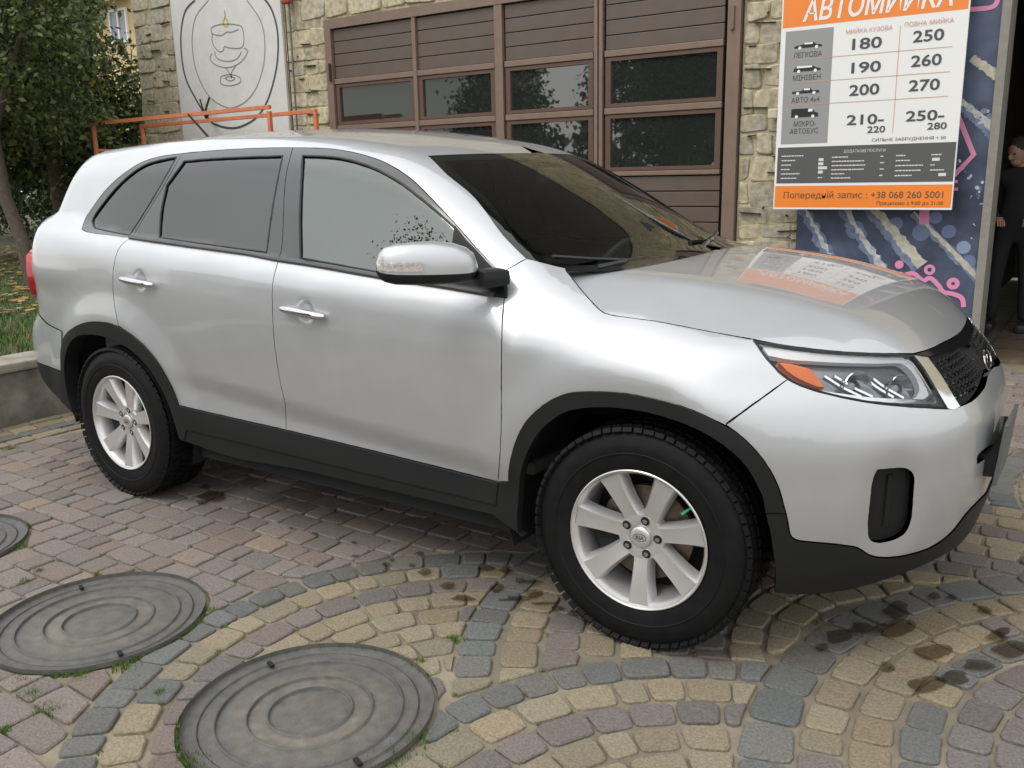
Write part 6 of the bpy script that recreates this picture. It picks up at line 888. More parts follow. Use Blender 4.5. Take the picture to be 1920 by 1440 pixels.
# ---------------------------------------------------------------- painted board with dessert outline
M_wb=mat('white_board',(.66,.65,.63),rough=.7,var=.05,vscale=2,bump=.06,bscale=30)
wb=empty('painted_board',(-7.9,4.15,1.9),'large white board with an outline of an iced dessert in an oval','painted board')
MB().box(-8.89,-6.945,W0-.02,W0+.012,.9,4.3,bev=.003).build('board',M_wb,wb)
M_l1=mat('line_dark_grey',(.07,.075,.09),rough=.7); M_l2=mat('line_pale_grey',(.25,.25,.25),rough=.7); M_y=mat('cherry_yellow',(.62,.50,.04),rough=.6)
def stroke(pts,w,y,name,m,par,closed=False,sub=4,rise=.0015):
    P=[Vector((p[0],p[1])) for p in pts]; Q=[]
    n=len(P)
    for i in range(n-1):
        p0=P[max(i-1,0)];p1=P[i];p2=P[i+1];p3=P[min(i+2,n-1)]
        for k in range(sub): t=k/sub; Q.append(.5*((2*p1)+(p2-p0)*t+(2*p0-5*p1+4*p2-p3)*t*t+(-p0+3*p1-3*p2+p3)*t**3))
    Q.append(P[-1]); V=[];Fc=[]
    for i,q in enumerate(Q):
        d=(Q[min(i+1,len(Q)-1)]-Q[max(i-1,0)]); d.normalize(); nn=Vector((-d.y,d.x))*(w/2); V+=[(q.x-nn.x,y-rise,q.y-nn.y),(q.x+nn.x,y-rise,q.y+nn.y)]
    Fc=[(2*i,2*i+1,2*i+3,2*i+2) for i in range(len(Q)-1)]
    return mesh_obj(name,V,Fc,m,par)
yb=W0-.021
oval=lambda cx,cz,rx,rz,a0,a1,n=40:[(cx+rx*math.cos(R(a)),cz+rz*math.sin(R(a))) for a in np.linspace(a0,a1,n)]
stroke([(-8.402,3.592),(-8.604,3.494),(-8.729,3.262),(-8.763,2.955),(-8.717,2.7),(-8.564,2.459),(-8.419,2.282),(-8.3,2.171),(-8.216,2.14),(-8.04,2.10),(-7.813,2.095),(-7.518,2.175),(-7.314,2.324),(-7.168,2.532),(-7.06,2.777),(-7.017,3.057),(-7.063,3.288),(-7.176,3.45),(-7.4,3.62)],.026,yb,'outer_oval',M_l1,wb)
stroke([(-8.157,3.564),(-8.413,3.413),(-8.522,3.201),(-8.54,2.936),(-8.46,2.682),(-8.29,2.463),(-8.041,2.345),(-7.88,2.326),(-7.648,2.384),(-7.442,2.53),(-7.289,2.774),(-7.241,3.04),(-7.29,3.255),(-7.488,3.486)],.014,yb,'inner_oval',M_l2,wb)
for pts in ([(-8.148,3.186),(-8.156,3.246),(-8.037,3.274),(-7.814,3.261),(-7.631,3.223),(-7.594,3.151),(-7.6,3.035),(-7.663,2.982),(-7.851,2.999),(-7.944,3.023),(-7.976,2.98),(-8.048,2.976),(-8.122,3.033),(-8.16,3.107),(-8.148,3.186)],[(-8.148,3.186),(-7.99,3.15),(-7.889,3.18),(-7.795,3.171),(-7.667,3.188)],[(-8.181,2.967),(-8.229,2.911),(-8.135,2.832),(-7.913,2.784),(-7.684,2.826),(-7.545,2.932),(-7.601,2.976)],[(-8.129,2.983),(-8.092,2.899),(-7.903,2.854),(-7.741,2.87),(-7.653,2.942)],[(-7.961,2.788),(-7.891,2.712),(-7.866,2.66)],[(-7.768,2.793),(-7.856,2.73),(-7.866,2.66)],[(-8.056,2.694),(-7.892,2.706),(-7.722,2.659),(-7.73,2.6),(-7.91,2.578),(-8.068,2.613),(-8.056,2.694)],[(-7.988,2.669),(-7.895,2.682),(-7.803,2.651),(-7.902,2.632),(-7.988,2.669)],[(-7.90,3.33),(-7.885,3.37),(-7.89,3.42)]): stroke(pts,.013,yb,'dessert_line',M_l2,wb)
stroke(oval(-7.891,3.285,.042,.042,0,360,18),.02,yb,'cherry',M_y,wb)
hk=empty('metal_hook',(-8.3,4.1,2.3),'small black metal hook hanging over the orange frame on the white board','hook')
MB().tube([(-8.414,4.12,2.45),(-8.33,4.08,2.34),(-8.25,4.06,2.24)],.010).tube([(-8.233,4.12,2.46),(-8.26,4.08,2.34),(-8.27,4.06,2.24),(-8.22,4.05,2.19),(-8.15,4.06,2.2)],.013).tube([(-8.30,4.06,2.31),(-8.22,4.05,2.24)],.026).build('hook',M_pit,hk,smooth=True)
# ---------------------------------------------------------------- orange steel frame
M_or=mat('orange_paint',(.62,.20,.09),rough=.55,var=.12,vscale=5)
fr=empty('orange_frame',(-7.6,3.4,0),'orange painted tubular steel trestle frame standing before the stone wall','steel frame')
def bar(a,b,t,name='rail'):
    a=Vector(a);b=Vector(b);d=(b-a); M=Matrix.Translation(a)@d.to_track_quat('Z','Y').to_matrix().to_4x4(); MB().box(-t,t,-t,t,0,d.length,M=M,bev=.004).build(name,M_or,fr)
bar((-9.28,3.2,2.17),(-6.14,3.2,2.19),.020); bar((-9.06,3.7,2.145),(-6.0,3.7,2.165),.020)
for x,y in ((-9.26,3.2),(-6.155,3.2),(-9.03,3.7),(-6.01,3.7)): bar((x,y,0),(x,y,2.15),.020,'leg')
bar((-9.26,3.2,.5),(-6.15,3.2,.5),.018,'lower_rail'); bar((-9.26,3.2,1.86),(-9.03,3.7,1.86),.015,'cross_bar'); bar((-6.155,3.2,.5),(-6.01,3.7,.5),.018,'cross_bar')
# ---------------------------------------------------------------- car wash banner, price board, doorway
M_navy=mat('banner_navy_print',(.040,.055,.095),rough=.45,var=.35,vscale=1.6,col2=(.075,.095,.15))
M_jet=mat('banner_white_print',(.50,.51,.50),rough=.5,var=.35,vscale=7); M_cream=mat('banner_cream_print',(.50,.47,.38),rough=.5,var=.2,vscale=9)
M_blue=mat('banner_blue_print',(.16,.20,.31),rough=.5,var=.3,vscale=8); M_bok=mat('banner_bokeh_print',(.14,.18,.31),rough=.5); M_bok2=mat('banner_bokeh_pale_print',(.25,.30,.45),rough=.5)
M_pink=mat('banner_pink_print',(.72,.27,.44),rough=.5); M_post=mat('grey_door_post',(.26,.245,.215),rough=.6,var=.1)
YB=4.15
bn=empty('banner',(-.4,YB,0),'tall navy printed banner with water jets and pink line drawing','banner')
MB().box(-1.06,.285,YB,YB+.03,.05,3.6).build('banner_panel',M_navy,bn)
def flat(pts,name,m,par,y,rise): return mesh_obj(name,[(p[0],y-rise,p[1]) for p in pts],[tuple(range(len(pts)))],m,par)
def disc(c,r,name,m,par,y,rise,n=24,r2=None,sx=1.0):
    if r2 is None: return flat([(c[0]+sx*r*math.cos(a),c[1]+r*math.sin(a)) for a in np.linspace(0,2*math.pi,n,endpoint=False)],name,m,par,y,rise)
    V=[];
    for a in np.linspace(0,2*math.pi,n,endpoint=False): V+=[(c[0]+r*math.cos(a),y-rise,c[1]+r*math.sin(a)),(c[0]+r2*math.cos(a),y-rise,c[1]+r2*math.sin(a))]
    return mesh_obj(name,V,[(2*i,2*i+1,(2*i+3)%(2*n),(2*i+2)%(2*n)) for i in range(n)],m,par)
clampx=lambda pts:[(min(x,.283),z) for x,z in pts]
for (c,r,m) in (((.073,.997),.050,M_bok),((-.024,1.098),.045,M_bok),((-.118,.986),.062,M_bok),((.225,.777),.052,M_bok),((.183,.883),.048,M_bok2),((-.60,1.0),.07,M_bok),((-.3,1.05),.05,M_bok)): disc(c,r,'bokeh_disc',m,bn,YB,.001)
def jet(pts,w0,w1,name,m,rise=.002,rag=.012,y=YB,par=bn,seed=0):
    rr=random.Random(seed); n=26; L=[];Rr=[]
    a=Vector(pts[0]);b=Vector(pts[1]); d=(b-a); nn=Vector((-d.y,d.x)).normalized()
    for i in range(n+1):
        t=i/n; w=w0*(1-t)+w1*t; q=a+d*t; L.append(q+nn*(w/2+rr.uniform(-rag,rag))); Rr.append(q-nn*(w/2+rr.uniform(-rag,rag)))
    V=[];
    for l,r_ in zip(L,Rr):
        for q in (l,r_): V.append((min(q.x,.283),y-rise,q.y))
    mesh_obj(name,V,[(2*i,2*i+1,2*i+3,2*i+2) for i in range(n)],m,par)
jet([(.05,1.93),(.36,1.66)],.07,.11,'water_jet',M_blue,.0018,.012,seed=1); jet([(.05,1.95),(.36,1.69)],.03,.06,'water_jet',M_jet,.0024,.008,seed=2)
jet([(-.19,1.13),(.36,.60)],.045,.075,'water_jet',M_blue,.0018,.010,seed=3); jet([(-.18,1.14),(.36,.60)],.02,.045,'water_jet',M_cream,.0024,.006,seed=4)
jet([(-.48,1.18),(-.09,.74)],.05,.085,'water_jet',M_cream,.0024,.010,seed=5); jet([(-.52,1.19),(-.11,.72)],.09,.12,'water_jet',M_blue,.0018,.012,seed=6)
jet([(-.74,1.20),(-.30,.58)],.08,.10,'water_jet',M_blue,.0018,.02,seed=7); jet([(-.71,1.20),(-.30,.60)],.035,.05,'water_jet',M_jet,.0024,.014,seed=8)
jet([(-1.03,1.18),(-.60,.50)],.08,.11,'water_jet',M_blue,.0018,.02,seed=9); jet([(-1.0,1.16),(-.62,.52)],.02,.04,'water_jet',M_jet,.0024,.012,seed=10)
jet([(.12,2.22),(.36,2.04)],.05,.075,'water_jet',M_cream,.0024,.006,seed=11)
for (x,z,s) in [(.256,1.313,.022),(.24,1.27,.014),(.182,1.393,.014),(.27,1.20,.010),(.201,1.247,.008),(.105,1.513,.012),(.13,1.46,.010),(.15,1.43,.008),(.24,1.05,.007),(.257,1.836,.03),(.22,1.80,.015),(.23,.95,.006)]:
    for _ in range(4): disc((x+random.gauss(0,s*.5),z+random.gauss(0,s*.8)),s*random.uniform(.35,.8),'splash',M_jet if random.random()<.6 else M_blue,bn,YB,.0026+random.random()*.0008,n=7)
def pink(pts,w=.03): stroke(pts,w,YB,'pink_line',M_pink,bn,rise=.004,sub=5)
stroke([(.060,1.84),(.193,1.55),(.075,1.405)],.036,YB,'pink_line',M_pink,bn,rise=.004,sub=1)
pink([(.045,1.361),(.105,1.361)],.022); pink([(.050,1.308),(.110,1.307)],.022); stroke([(-.108,1.17),(-.099,1.05)],.07,YB,'pink_line',M_pink,bn,rise=.004,sub=2)
pink([(-.212,.660),(-.146,.676),(-.077,.625),(-.026,.646),(.037,.593),(.073,.546),(.137,.535),(.203,.508),(.223,.44)],.034); pink([(.06,2.548),(.20,2.545),(.245,2.57),(.252,2.64)],.032)
disc((-.254,.739),.032,'pink_dot',M_pink,bn,YB,.004); disc((-.035,.709),.040,'pink_ring',M_pink,bn,YB,.0042,r2=.016); disc((.136,.612),.045,'pink_ring',M_pink,bn,YB,.0042,r2=.013)
pink([(-.45,.62),(-.38,.66),(-.30,.63),(-.25,.67),(-.212,.660)],.03)
# price board
M_so=mat('sign_orange',(.86,.24,.035),rough=.4); M_sw=mat('sign_white',(.80,.80,.78),rough=.4); M_sg=mat('sign_grey',(.30,.30,.30),rough=.4); M_sd=mat('sign_dark_grey',(.095,.095,.092),rough=.4)
M_tx=mat('print_dark_grey',(.07,.07,.08),rough=.5); M_ln=mat('print_salmon_line',(.62,.33,.26),rough=.5); M_blk=mat('print_black',(.015,.015,.016),rough=.5); M_tb=mat('print_brown_on_orange',(.12,.07,.04),rough=.5); M_tl=mat('print_soft_white',(.68,.68,.66),rough=.5)
YS=3.95
sg=empty('price_board',(-.53,YS,1.2),'orange and white car wash price board mounted before the wall','sign')
MB().box(-1.195,.108,YS,YS+.02,1.165,3.05).build('board_panel',M_sw,sg)
def rect(x0,x1,z0,z1,name,m,rise=.001): return flat([(x0,z0),(x1,z0),(x1,z1),(x0,z1)],name,m,sg,YS,rise)
rect(-1.185,.098,2.525,3.04,'orange_header',M_so); rect(-1.158,-.80,1.665,2.498,'vehicle_column',M_sg); rect(-1.178,.100,1.365,1.640,'extras_panel',M_sd); rect(-1.186,.100,1.180,1.345,'orange_footer',M_so)
for z in (2.287,2.120,1.955): rect(-1.10,.02,z-.002,z+.002,'grid_line',M_ln,.0022)
rect(-.335,-.331,1.72,2.46,'grid_line',M_ln,.0022)
def txt(s,x0,x1,z,m,h=None,bold=.0,shear=0,rise=.003):
    V,Fc=text_geo(s,1.0,bold=bold,shear=shear); 
    if not len(V): return
    w=V[:,0].max()-V[:,0].min(); cap=.70; k=(x1-x0)/w; kz=(h/cap) if h else k
    P=np.c_[x0+(V[:,0]-V[:,0].min())*k,np.full(len(V),YS-rise),z+V[:,1]*kz]; mesh_obj('lettering',P,Fc,m,sg)
txt('АВТОМИЙКА',-1.035,.0,2.560,M_sw,h=.145,bold=.02,shear=.18)
for s,x0,x1,z,h in [('180',-.66,-.452,2.325,.075),('250',-.243,-.04,2.338,.075),('190',-.655,-.447,2.160,.073),('260',-.243,-.042,2.172,.075),('200',-.66,-.447,2.000,.075),('270',-.246,-.04,2.005,.075),('210-',-.665,-.40,1.790,.07),('220',-.513,-.386,1.727,.046),('250-',-.25,.006,1.797,.07),('280',-.10,.028,1.733,.046)]: txt(s,x0,x1,z,M_tx,h=h,bold=.018)
txt('МИЙКА КУЗОВА',-.71,-.385,2.437,M_ln,h=.03); txt('ПОВНА МИЙКА',-.305,.016,2.446,M_ln,h=.03)
for s,x0,x1,z in [('ЛЕГКОВА',-1.09,-.878,2.300),('МІНІВЕН',-1.086,-.878,2.135),('АВТО 4x4',-1.09,-.876,1.972),('МІКРО-',-1.062,-.893,1.795),('АВТОБУС',-1.09,-.873,1.740)]: txt(s,x0,x1,z,M_tx,h=.038)
txt('СИЛЬНЕ ЗАБРУДНЕННЯ + 50',-.474,.028,1.662,M_tx,h=.022); txt('ДОДАТКОВІ ПОСЛУГИ',-.672,-.374,1.588,M_tl,h=.020)
txt('Попередній запис : +38 068 260 5001',-1.114,.044,1.250,M_tb,h=.048); txt('Працюємо з 9:00 до 21:00',-.41,.048,1.200,M_tb,h=.026)
# vehicle pictograms
def pict(pts,x0,z0,w,h,m=M_blk,rise=.003): flat([(x0+p[0]*w,z0+p[1]*h) for p in pts],'pictogram',m,sg,YS,rise)
carp=[(0,.2),(0,.45),(.12,.6),(.28,.62),(.4,.95),(.68,.95),(.8,.6),(.97,.5),(1,.2)]
vanp=[(0,.2),(.02,.6),(.12,.95),(.66,1),(.82,.62),(.97,.5),(1,.2)]
pick=[(0,.2),(0,.55),(.36,.58),(.40,1),(.66,1),(.72,.62),(.97,.55),(1,.2)]
bus=[(0,.15),(0,1),(.75,1),(.86,.62),(.98,.5),(1,.15)]
for pts,z,h,win in ((carp,2.360,.050,(.36,.66,.66,.92)),(vanp,2.190,.052,(.12,.68,.66,.95)),(pick,2.030,.046,(.42,.64,.66,.96)),(bus,1.852,.075,(.62,.78,.66,.95))):
    pict(pts,-1.086,z,.208,h); rect(-1.086+.208*win[0],-1.086+.208*win[1],z+h*win[2],z+h*win[3],'pictogram_window',M_sw,.0042)
    for u in (.2,.8): disc((-1.086+.208*u,z+h*.2),.0125,'pictogram_wheel',M_sw,sg,YS,.0048,n=12)
rr=random.Random(3)
def fakel(x,z,w):  # small unreadable print kept as short pale dashes
    while w>.008: l=min(rr.uniform(.012,.03),w); rect(x,x+l*.85,z,z+.008,'small_print',M_tl,.0022); x+=l; w-=l
for i,(w1) in enumerate((.18,.11,.08,.07,.15,.13)): fakel(-1.145,1.570-i*.034,w1)
for i,(w1) in enumerate((.12,.24,.25,.24,.10,.15)): fakel(-.757,1.552-i*.031,w1)
for i,(w1) in enumerate((.07,.10,.19,.18,.12)): fakel(-.297,1.552-i*.036,w1)
for i in range(4): rect(-.857,-.82+(.03 if i==2 else 0),1.53-i*.031,1.552-i*.031,'price_box',M_tl,.0022); 
fakel(-.857,1.402,.04)
for i in range(4): fakel(-.405,1.55-i*.046,.03)
for i,(w1) in enumerate((.07,.045,.03,.10,.10)): (fakel(-.058,1.552-i*.036,w1) if i not in (1,4) else rect(-.05+(.05 if i==4 else 0),.0+(.05 if i==4 else 0),1.548-i*.036,1.570-i*.036,'price_box',M_tl,.0022))
# doorway to the wash bay
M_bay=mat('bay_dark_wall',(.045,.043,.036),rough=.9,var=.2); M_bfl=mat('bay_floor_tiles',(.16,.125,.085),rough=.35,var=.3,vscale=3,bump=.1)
bay=empty('wash_bay',(2,7,0),'dark car wash bay seen through the open doorway at the right','building')
MB().box(.285,.345,YB-.02,YB+.30,0,3.6,bev=.004).build('door_post',M_post,bay)
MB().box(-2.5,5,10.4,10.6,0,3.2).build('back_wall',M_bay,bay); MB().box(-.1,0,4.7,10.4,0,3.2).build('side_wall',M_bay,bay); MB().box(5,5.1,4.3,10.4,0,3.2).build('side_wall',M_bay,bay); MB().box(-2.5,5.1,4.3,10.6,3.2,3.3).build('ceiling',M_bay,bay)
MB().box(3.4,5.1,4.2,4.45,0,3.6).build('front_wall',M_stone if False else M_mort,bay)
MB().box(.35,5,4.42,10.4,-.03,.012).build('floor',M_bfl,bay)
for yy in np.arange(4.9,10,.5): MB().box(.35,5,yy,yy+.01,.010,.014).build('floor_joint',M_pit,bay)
# person in the doorway
def skin_body(name,chain,m,par,sub=2):
    """chain: list of (points,radii); first vertex of the first chain is the root"""
    V=[];E=[];Rr=[]; idx={}
    def vid(p,r):
        k=tuple(round(q,4) for q in p)
        if k not in idx: idx[k]=len(V); V.append(p); Rr.append(r if isinstance(r,tuple) else (r,r))
        return idx[k]
    for pts,rad in chain:
        prev=None
        for p,r in zip(pts,rad):
            i=vid(p,r)
            if prev is not None and i!=prev: E.append((prev,i))
            prev=i
    me=bpy.data.meshes.new(name); me.from_pydata(V,E,[]); o=bpy.data.objects.new(name,me); COL.objects.link(o)
    md=o.modifiers.new('s','SKIN'); 
    if not me.skin_vertices: 
        bm=bmesh.new(); bm.from_mesh(me); bm.verts.layers.skin.verify(); bm.to_mesh(me); bm.free()
    for i,r in enumerate(Rr): me.skin_vertices[0].data[i].radius=r; me.skin_vertices[0].data[i].use_root=(i==0)
    sb=o.modifiers.new('b','SUBSURF'); sb.levels=sub; sb.render_levels=sub
    dg=bpy.context.evaluated_depsgraph_get(); m2=bpy.data.meshes.new_from_object(o.evaluated_get(dg)); m2.name=name; bpy.data.objects.remove(o)
    m2.materials.clear(); m2.materials.append(m); m2.polygons.foreach_set('use_smooth',[True]*len(m2.polygons)); o=bpy.data.objects.new(name,m2); COL.objects.link(o); parent(o,par); return o
PX,PY=.36,5.9
pr=empty('person',(PX,PY,0),'man in a dark tracksuit top with red sleeve stripes standing in the dark doorway','person')
M_skin=mat('skin',(.42,.24,.17),rough=.55); M_cl=mat('dark_tracksuit',(.014,.014,.017),rough=.85); M_hair=mat('dark_hair',(.03,.024,.018),rough=.8); M_rs=mat('red_stripe',(.55,.03,.03),rough=.6); M_sh=mat('dark_shoe',(.03,.03,.03),rough=.5)
q=lambda x,y,z:(PX+x,PY+y,z)
body=skin_body('body',[([q(0,0,.95),q(0,.0,1.12),q(0,-.01,1.28),q(0,-.02,1.40),q(-.01,-.05,1.475)],[(.15,.11),(.15,.11),(.17,.12),(.13,.10),(.055,.055)]),
 ([q(0,-.02,1.40),q(-.19,-.03,1.36),q(-.24,-.06,1.10),q(-.12,-.28,1.02)],[(.13,.10),.07,.052,.040]),([q(0,-.02,1.40),q(.19,-.03,1.36),q(.25,-.06,1.10),q(.14,-.28,1.02)],[(.13,.10),.07,.052,.040]),
 ([q(0,0,.95),q(-.10,0,.85),q(-.12,-.02,.48),q(-.13,.02,.09)],[(.15,.11),.095,.065,.05]),([q(0,0,.95),q(.10,0,.85),q(.12,-.02,.48),q(.13,.02,.09)],[(.15,.11),.095,.065,.05])],M_cl,pr)
for sx in (-.13,.13): MB().box(-.045,.045,-.20,.08,.012,.09,bev=.03,M=Matrix.Translation(q(sx,0,0))).build('shoe',M_sh,pr,smooth=True)
def ell(bm,c,r,M=None,n=20,mm=14):
    r0=bmesh.ops.create_uvsphere(bm,u_segments=n,v_segments=mm,radius=1.0); T=Matrix.Translation(c)@(M or Matrix.Identity(4))@Matrix.Diagonal((*r,1)); bmesh.ops.transform(bm,matrix=T,verts=r0['verts'])
hm=MB(); Mh=Matrix.Rotation(R(28),4,'X')@Matrix.Identity(4); hc=Vector(q(-.03,-.10,1.585)); Hd=Matrix.Rotation(R(-35),4,'Z')@Matrix.Rotation(R(22),4,'X')
def hp(v): return hc+(Hd@Vector(v))
ell(hm.bm,hc,(.076,.098,.112),Hd); ell(hm.bm,hp((0,-.035,-.065)),(.055,.06,.055),Hd); ell(hm.bm,hp((0,-.103,-.012)),(.013,.022,.026),Hd)
for s in (-1,1): ell(hm.bm,hp((s*.078,.01,-.01)),(.010,.020,.030),Hd)
ell(hm.bm,hp((0,-.088,-.065)),(.028,.014,.008),Hd); head=hm.build('head',M_skin,pr,smooth=True)
em=MB(); 
for s in (-1,1): ell(em.bm,hp((s*.030,-.086,.012)),(.013,.010,.007),Hd)
em.build('eyes',M_hair,head,smooth=True)
hh=MB(); ell(hh.bm,hp((0,.014,.028)),(.081,.096,.098),Hd); hh.build('hair',M_hair,head,smooth=True)
MB().tube([q(-.01,-.06,1.46),hp((0,.01,-.09))],[.052,.048],12).build('neck',M_skin,pr,smooth=True)
def hand(base,d):
    ch=[([base,tuple(Vector(base)+Vector(d)*.07)],[(.030,.018),(.036,.016)])]
    palm=Vector(base)+Vector(d)*.07
    side=Vector(d).cross(Vector((0,0,1))).normalized()
    for k,l in zip((-1.5,-.5,.5,1.5),(.055,.068,.072,.060)):
        p0=palm+side*k*.017; ch.append(([tuple(palm),tuple(p0),tuple(p0+Vector(d)*l*.5+Vector((0,0,-.012))),tuple(p0+Vector(d)*l*.8+Vector((0,0,-.04)))],[(.030,.016),.010,.009,.007]))
    p0=Vector(base)+Vector(d)*.03; ch.append(([base,tuple(p0+side*.035),tuple(p0+side*.05+Vector(d)*.035)],[(.03,.018),.011,.008]))
    skin_body('hand',ch,M_skin,pr,sub=1)
hand(q(-.12,-.28,1.02),(.35,-.9,-.2)); hand(q(.14,-.28,1.02),(-.3,-.9,-.2))
for k in range(3):
    o_=.016*(k-1)
    MB().tube([q(-.20+o_,-.10,1.415),q(-.255+o_*.6,-.075,1.34),q(-.285+o_*.3,-.10,1.22),q(-.28+o_,-.135,1.12)],.0045,6).build('sleeve_stripe',M_rs,pr)
    MB().tube([q(-.275+o_,-.14,1.10),q(-.20,-.28+o_,1.065),q(-.14,-.325+o_,1.05)],.0045,6).build('sleeve_stripe',M_rs,pr)
# ---------------------------------------------------------------- trees
M_leafm=bpy.data.materials.new('leaf'); M_leafm.use_nodes=True; t=M_leafm.node_tree; b=t.nodes['Principled BSDF']; a=t.nodes.new('ShaderNodeAttribute'); a.attribute_name='Col'; t.links.new(a.outputs['Color'],b.inputs['Base Color']); b.inputs['Roughness'].default_value=.55
b.inputs['Subsurface Weight'].default_value=0
M_bark=mat('bark',(.075,.06,.045),rough=.95,bump=.8,bscale=20,var=.3,vscale=10)
def crown(par,blobs,n,size,c0,c1,clump=.30,seed=0,name='crown'):
    g=np.random.default_rng(seed); tot=sum(b[3]*b[4]*b[5] for b in blobs); allP=[]
    for (x,y,z,rx,ry,rz) in blobs:
        k=max(int(n*rx*ry*rz/tot),50); nc=max(k//55,6); u=g.normal(size=(nc,3)); u/=np.linalg.norm(u,axis=1)[:,None]; r=g.random(nc)[:,None]**.38
        cc=np.array([x,y,z])+u*r*np.array([rx,ry,rz]); m=g.integers(0,nc,k); P=cc[m]+g.normal(0,clump*.42,(k,3))*[1,1,.8]; allP.append(P)
    P=np.vstack(allP); N=len(P); a=g.normal(size=(N,3)); a/=np.linalg.norm(a,axis=1)[:,None]; b=np.cross(a,g.normal(size=(N,3))); b/=np.linalg.norm(b,axis=1)[:,None]
    s=size*(.6+.8*g.random(N))[:,None]; V=np.stack([P-a*s,P+b*s*.55,P+a*s,P-b*s*.55],1).reshape(-1,3)
    tt=g.random(N)[:,None]; c=(np.array(c0)*(1-tt)+np.array(c1)*tt)*(.7+.6*g.random(N))[:,None]; yl=g.random(N)<.012; c[yl]=[.26,.20,.03]
    return mesh_obj(name,V,np.arange(4*N).reshape(-1,4),M_leafm,par,col=np.repeat(c,4,0))
def tree(name,loc,label,cat,trunk,blobs,n,size,c0,c1,group=None,seed=0,clump=.3):
    e=empty(name,loc,label,cat,group); tb=MB()
    for pts,r in trunk: tb.tube(pts,r,9)
    tb.build('trunk',M_bark,e,smooth=True); crown(e,blobs,n,size,c0,c1,clump,seed); return e
G0,G1=(.030,.050,.013),(.125,.16,.042)
tree('tree',(-8.9,2.0,.37),'leaning dark trunked tree beside the rear corner of the car','tree',
 [([(-8.75,1.95,.3),(-8.95,2.0,.85),(-9.35,2.08,1.35),(-9.45,2.1,2.0),(-9.6,2.15,2.8),(-9.9,2.3,3.6)],[.085,.075,.07,.065,.05,.03]),([(-9.45,2.1,2.0),(-9.1,2.2,2.7),(-8.8,2.4,3.4)],[.045,.035,.02]),([(-9.4,2.1,1.7),(-9.9,2.0,2.4),(-10.4,2.1,3.0)],[.04,.03,.02])],
 [(-9.6,2.4,3.3,1.4,1.0,1.0),(-10.7,2.4,2.7,1.1,1.0,.9),(-9.5,3.0,2.3,.6,.6,.45),(-10.3,2.3,4.1,1.5,1.2,.8)],26000,.036,G0,G1,seed=1)
tree('tree',(-11.2,3.8,.37),'broad dense dark green tree filling the left behind the leaning trunk','tree',
 [([(-11.2,3.8,.3),(-11.3,3.8,2),(-11.2,3.9,3.4)],[.12,.10,.05])],[(-11.6,4.2,2.5,1.6,1.4,1.3),(-12.4,3.6,3.9,1.7,1.6,1.3),(-10.6,4.3,1.9,.9,.8,.9),(-13.2,3.6,2.2,1.6,1.4,1.5)],42000,.045,G0,G1,seed=2)
tree('shrub',(-15,7,.37),'tall dark evergreen shrub mass behind the lawn','shrub',
 [([(-15,7,.3),(-15,7,3)],[.1,.05])],[(-15.5,7,1.7,2.2,2.2,1.6),(-18.5,7,2.6,2.4,2.2,2.4),(-18.6,6.5,4.6,2.8,2.2,1.6),(-22,8,5,3,3,3)],42000,.065,(.02,.036,.012),(.05,.08,.025),seed=3,clump=.5)
tree('shrub',(-12,5.1,.37),'lighter green shrub between the dark trees and the stone corner','shrub',
 [([(-12,5.1,.3),(-12,5.1,1.2)],[.05,.03])],[(-12.2,5.2,1.1,.9,.8,.8),(-11.6,5.0,1.6,.5,.5,.5)],12000,.045,(.045,.065,.018),(.11,.13,.04),seed=4)
# far yellow apartment house
M_yw=mat('yellow_render',(.62,.47,.25),rough=.85,var=.06); M_ww=mat('white_window_frame',(.8,.8,.8),rough=.4); M_wgl=mat('far_pane',(.28,.31,.36),rough=.08)
ah=empty('apartment_house',(-27,22,0),'yellow rendered apartment house with white windows glimpsed between the trees','building')
MB().box(-40,-20,22,30,0,14).build('wall',M_yw,ah)
def q22(px,py,y=21.95):
    d=np.array([(px-960)/1677.7158,-(py-720)/1677.7158,-1.0])@CAMR.T; t=(y-CAMP[1])/d[1]; return CAMP+d*t
a_=q22(203,20); b_=q22(243,78); c_=q22(185,0); 
x0,x1,z0,z1=a_[0],b_[0],b_[2],a_[2]
wn=MB(); wn.box(x0,x1,21.9,21.99,z0,z0+.10); wn.box(x0,x1,21.9,21.99,z1-.10,z1); 
for xx in (x0,(x0+x1)/2-.05,x1-.10): wn.box(xx,xx+.10,21.9,21.99,z0+.10,z1-.10)
wo=wn.build('window',M_ww,ah); MB().box(x0+.1,x1-.1,21.95,21.98,z0+.1,z1-.1).build('pane',M_wgl,wo)
for k in range(1,4): 
    for dz in (0,-2.9):
        xx=x0-3.2*k; wn=MB(); wn.box(xx,xx+1.4,21.9,21.99,z0+dz,z0+.1+dz); wn.box(xx,xx+1.4,21.9,21.99,z1-.1+dz,z1+dz)
        for x_ in (xx,xx+.65,xx+1.3): wn.box(x_,x_+.1,21.9,21.99,z0+.1+dz,z1-.1+dz)
        wo=wn.build('window',M_ww,ah); MB().box(xx+.1,xx+1.3,21.95,21.98,z0+.1+dz,z1-.1+dz).build('pane',M_wgl,wo)
bl=MB(); zb=z1+.35; bl.box(x0-3,x1+.4,20.9,22,zb,zb+.2); bal=bl.build('balcony',M_yw,ah); rl=MB()
for xx in np.arange(x0-3,x1+.4,.14): rl.tube([(xx,20.95,zb+.2),(xx,20.95,zb+1.2)],.02,5)
rl.tube([(x0-3,20.95,zb+1.2),(x1+.4,20.95,zb+1.2)],.03,6); rl.build('railing',M_pit,bal)
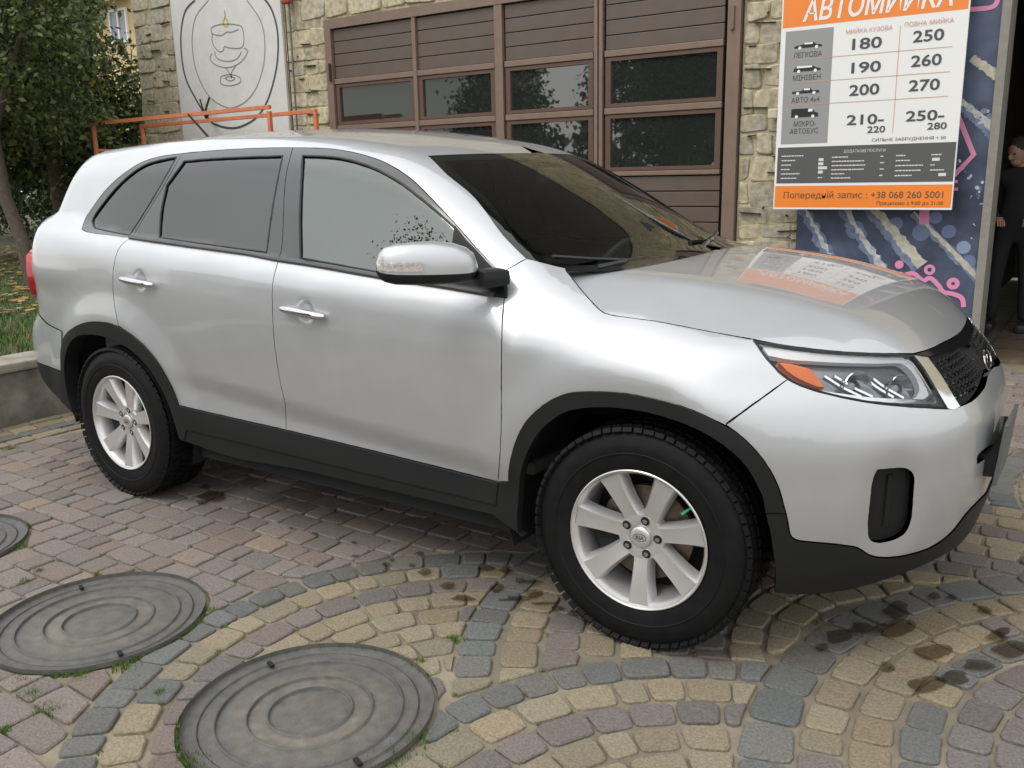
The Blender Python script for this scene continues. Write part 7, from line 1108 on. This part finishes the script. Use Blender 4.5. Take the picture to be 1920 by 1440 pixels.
# ---------------------------------------------------------------- what stands behind the photographer (seen in the reflections)
hs=empty('white_house',(-29,-24,0),'white gabled house across the yard, seen only in the door panes','house')
MB().box(-34,-25,-30,-24,0,6.6).build('wall',mat('white_render',(.7,.7,.66),rough=.8),hs)
V=[(-34.4,-30.4,6.6),(-24.6,-30.4,6.6),(-24.6,-23.6,6.6),(-34.4,-23.6,6.6),(-29.5,-30.4,9.6),(-29.5,-23.6,9.6)]; mesh_obj('roof',V,[(0,4,5,3),(1,2,5,4),(0,1,4),(2,3,5)],mat('roof_tile_grey',(.18,.17,.17),rough=.8),hs)
for x in (-32,-28): MB().box(x,x+1.3,-24.06,-23.98,2,3.5).build('window',M_wgl,hs)
def simple_tree(x,y,h,r,sd,label,spruce=False,name='tree',n=14000,ls=.10):
    if spruce: blobs=[(x,y,h*(.15+.8*t),r*(1-t)*1.0+.25,r*(1-t)+.25,h*.10) for t in np.linspace(0,1,8)]
    else: blobs=[(x,y,h*.62,r,r,h*.34),(x+r*.5,y,h*.5,r*.7,r*.7,h*.25),(x-r*.6,y+.3,h*.55,r*.6,r*.6,h*.25)]
    tree(name,(x,y,0),label,'tree',[([(x,y,-.05),(x,y,h*.7)],[.18,.06])],blobs,n,ls,(.02,.035,.012),(.05,.08,.025),group='trees behind the photographer',seed=sd,clump=.7)
simple_tree(-19.5,-19,8.5,2.0,11,'tall spruce across the yard, reflected in the door panes',True,'spruce_tree')
simple_tree(-22.5,-21,7.5,1.8,12,'second spruce beside the white house, reflected in the door panes',True,'spruce_tree')
simple_tree(-12.0,-18,7.0,2.8,13,'broadleaf tree across the yard, reflected right of the sky gap')
simple_tree(-8.0,-9.5,7.25,.85,19,'small tree near the photographer, its top mirrored in the front side window',n=60000,ls=.03)
crown(None,[(x,-27+math.sin(x),1.6,2.6,1.4,2.0+.5*math.sin(x*1.7)) for x in range(-24,34,3)],32000,.20,(.02,.035,.012),(.06,.09,.03),.8,33,name='far_treeline')
setp(bpy.data.objects['far_treeline'],'low row of trees closing the yard behind the photographer','trees',None,'stuff')
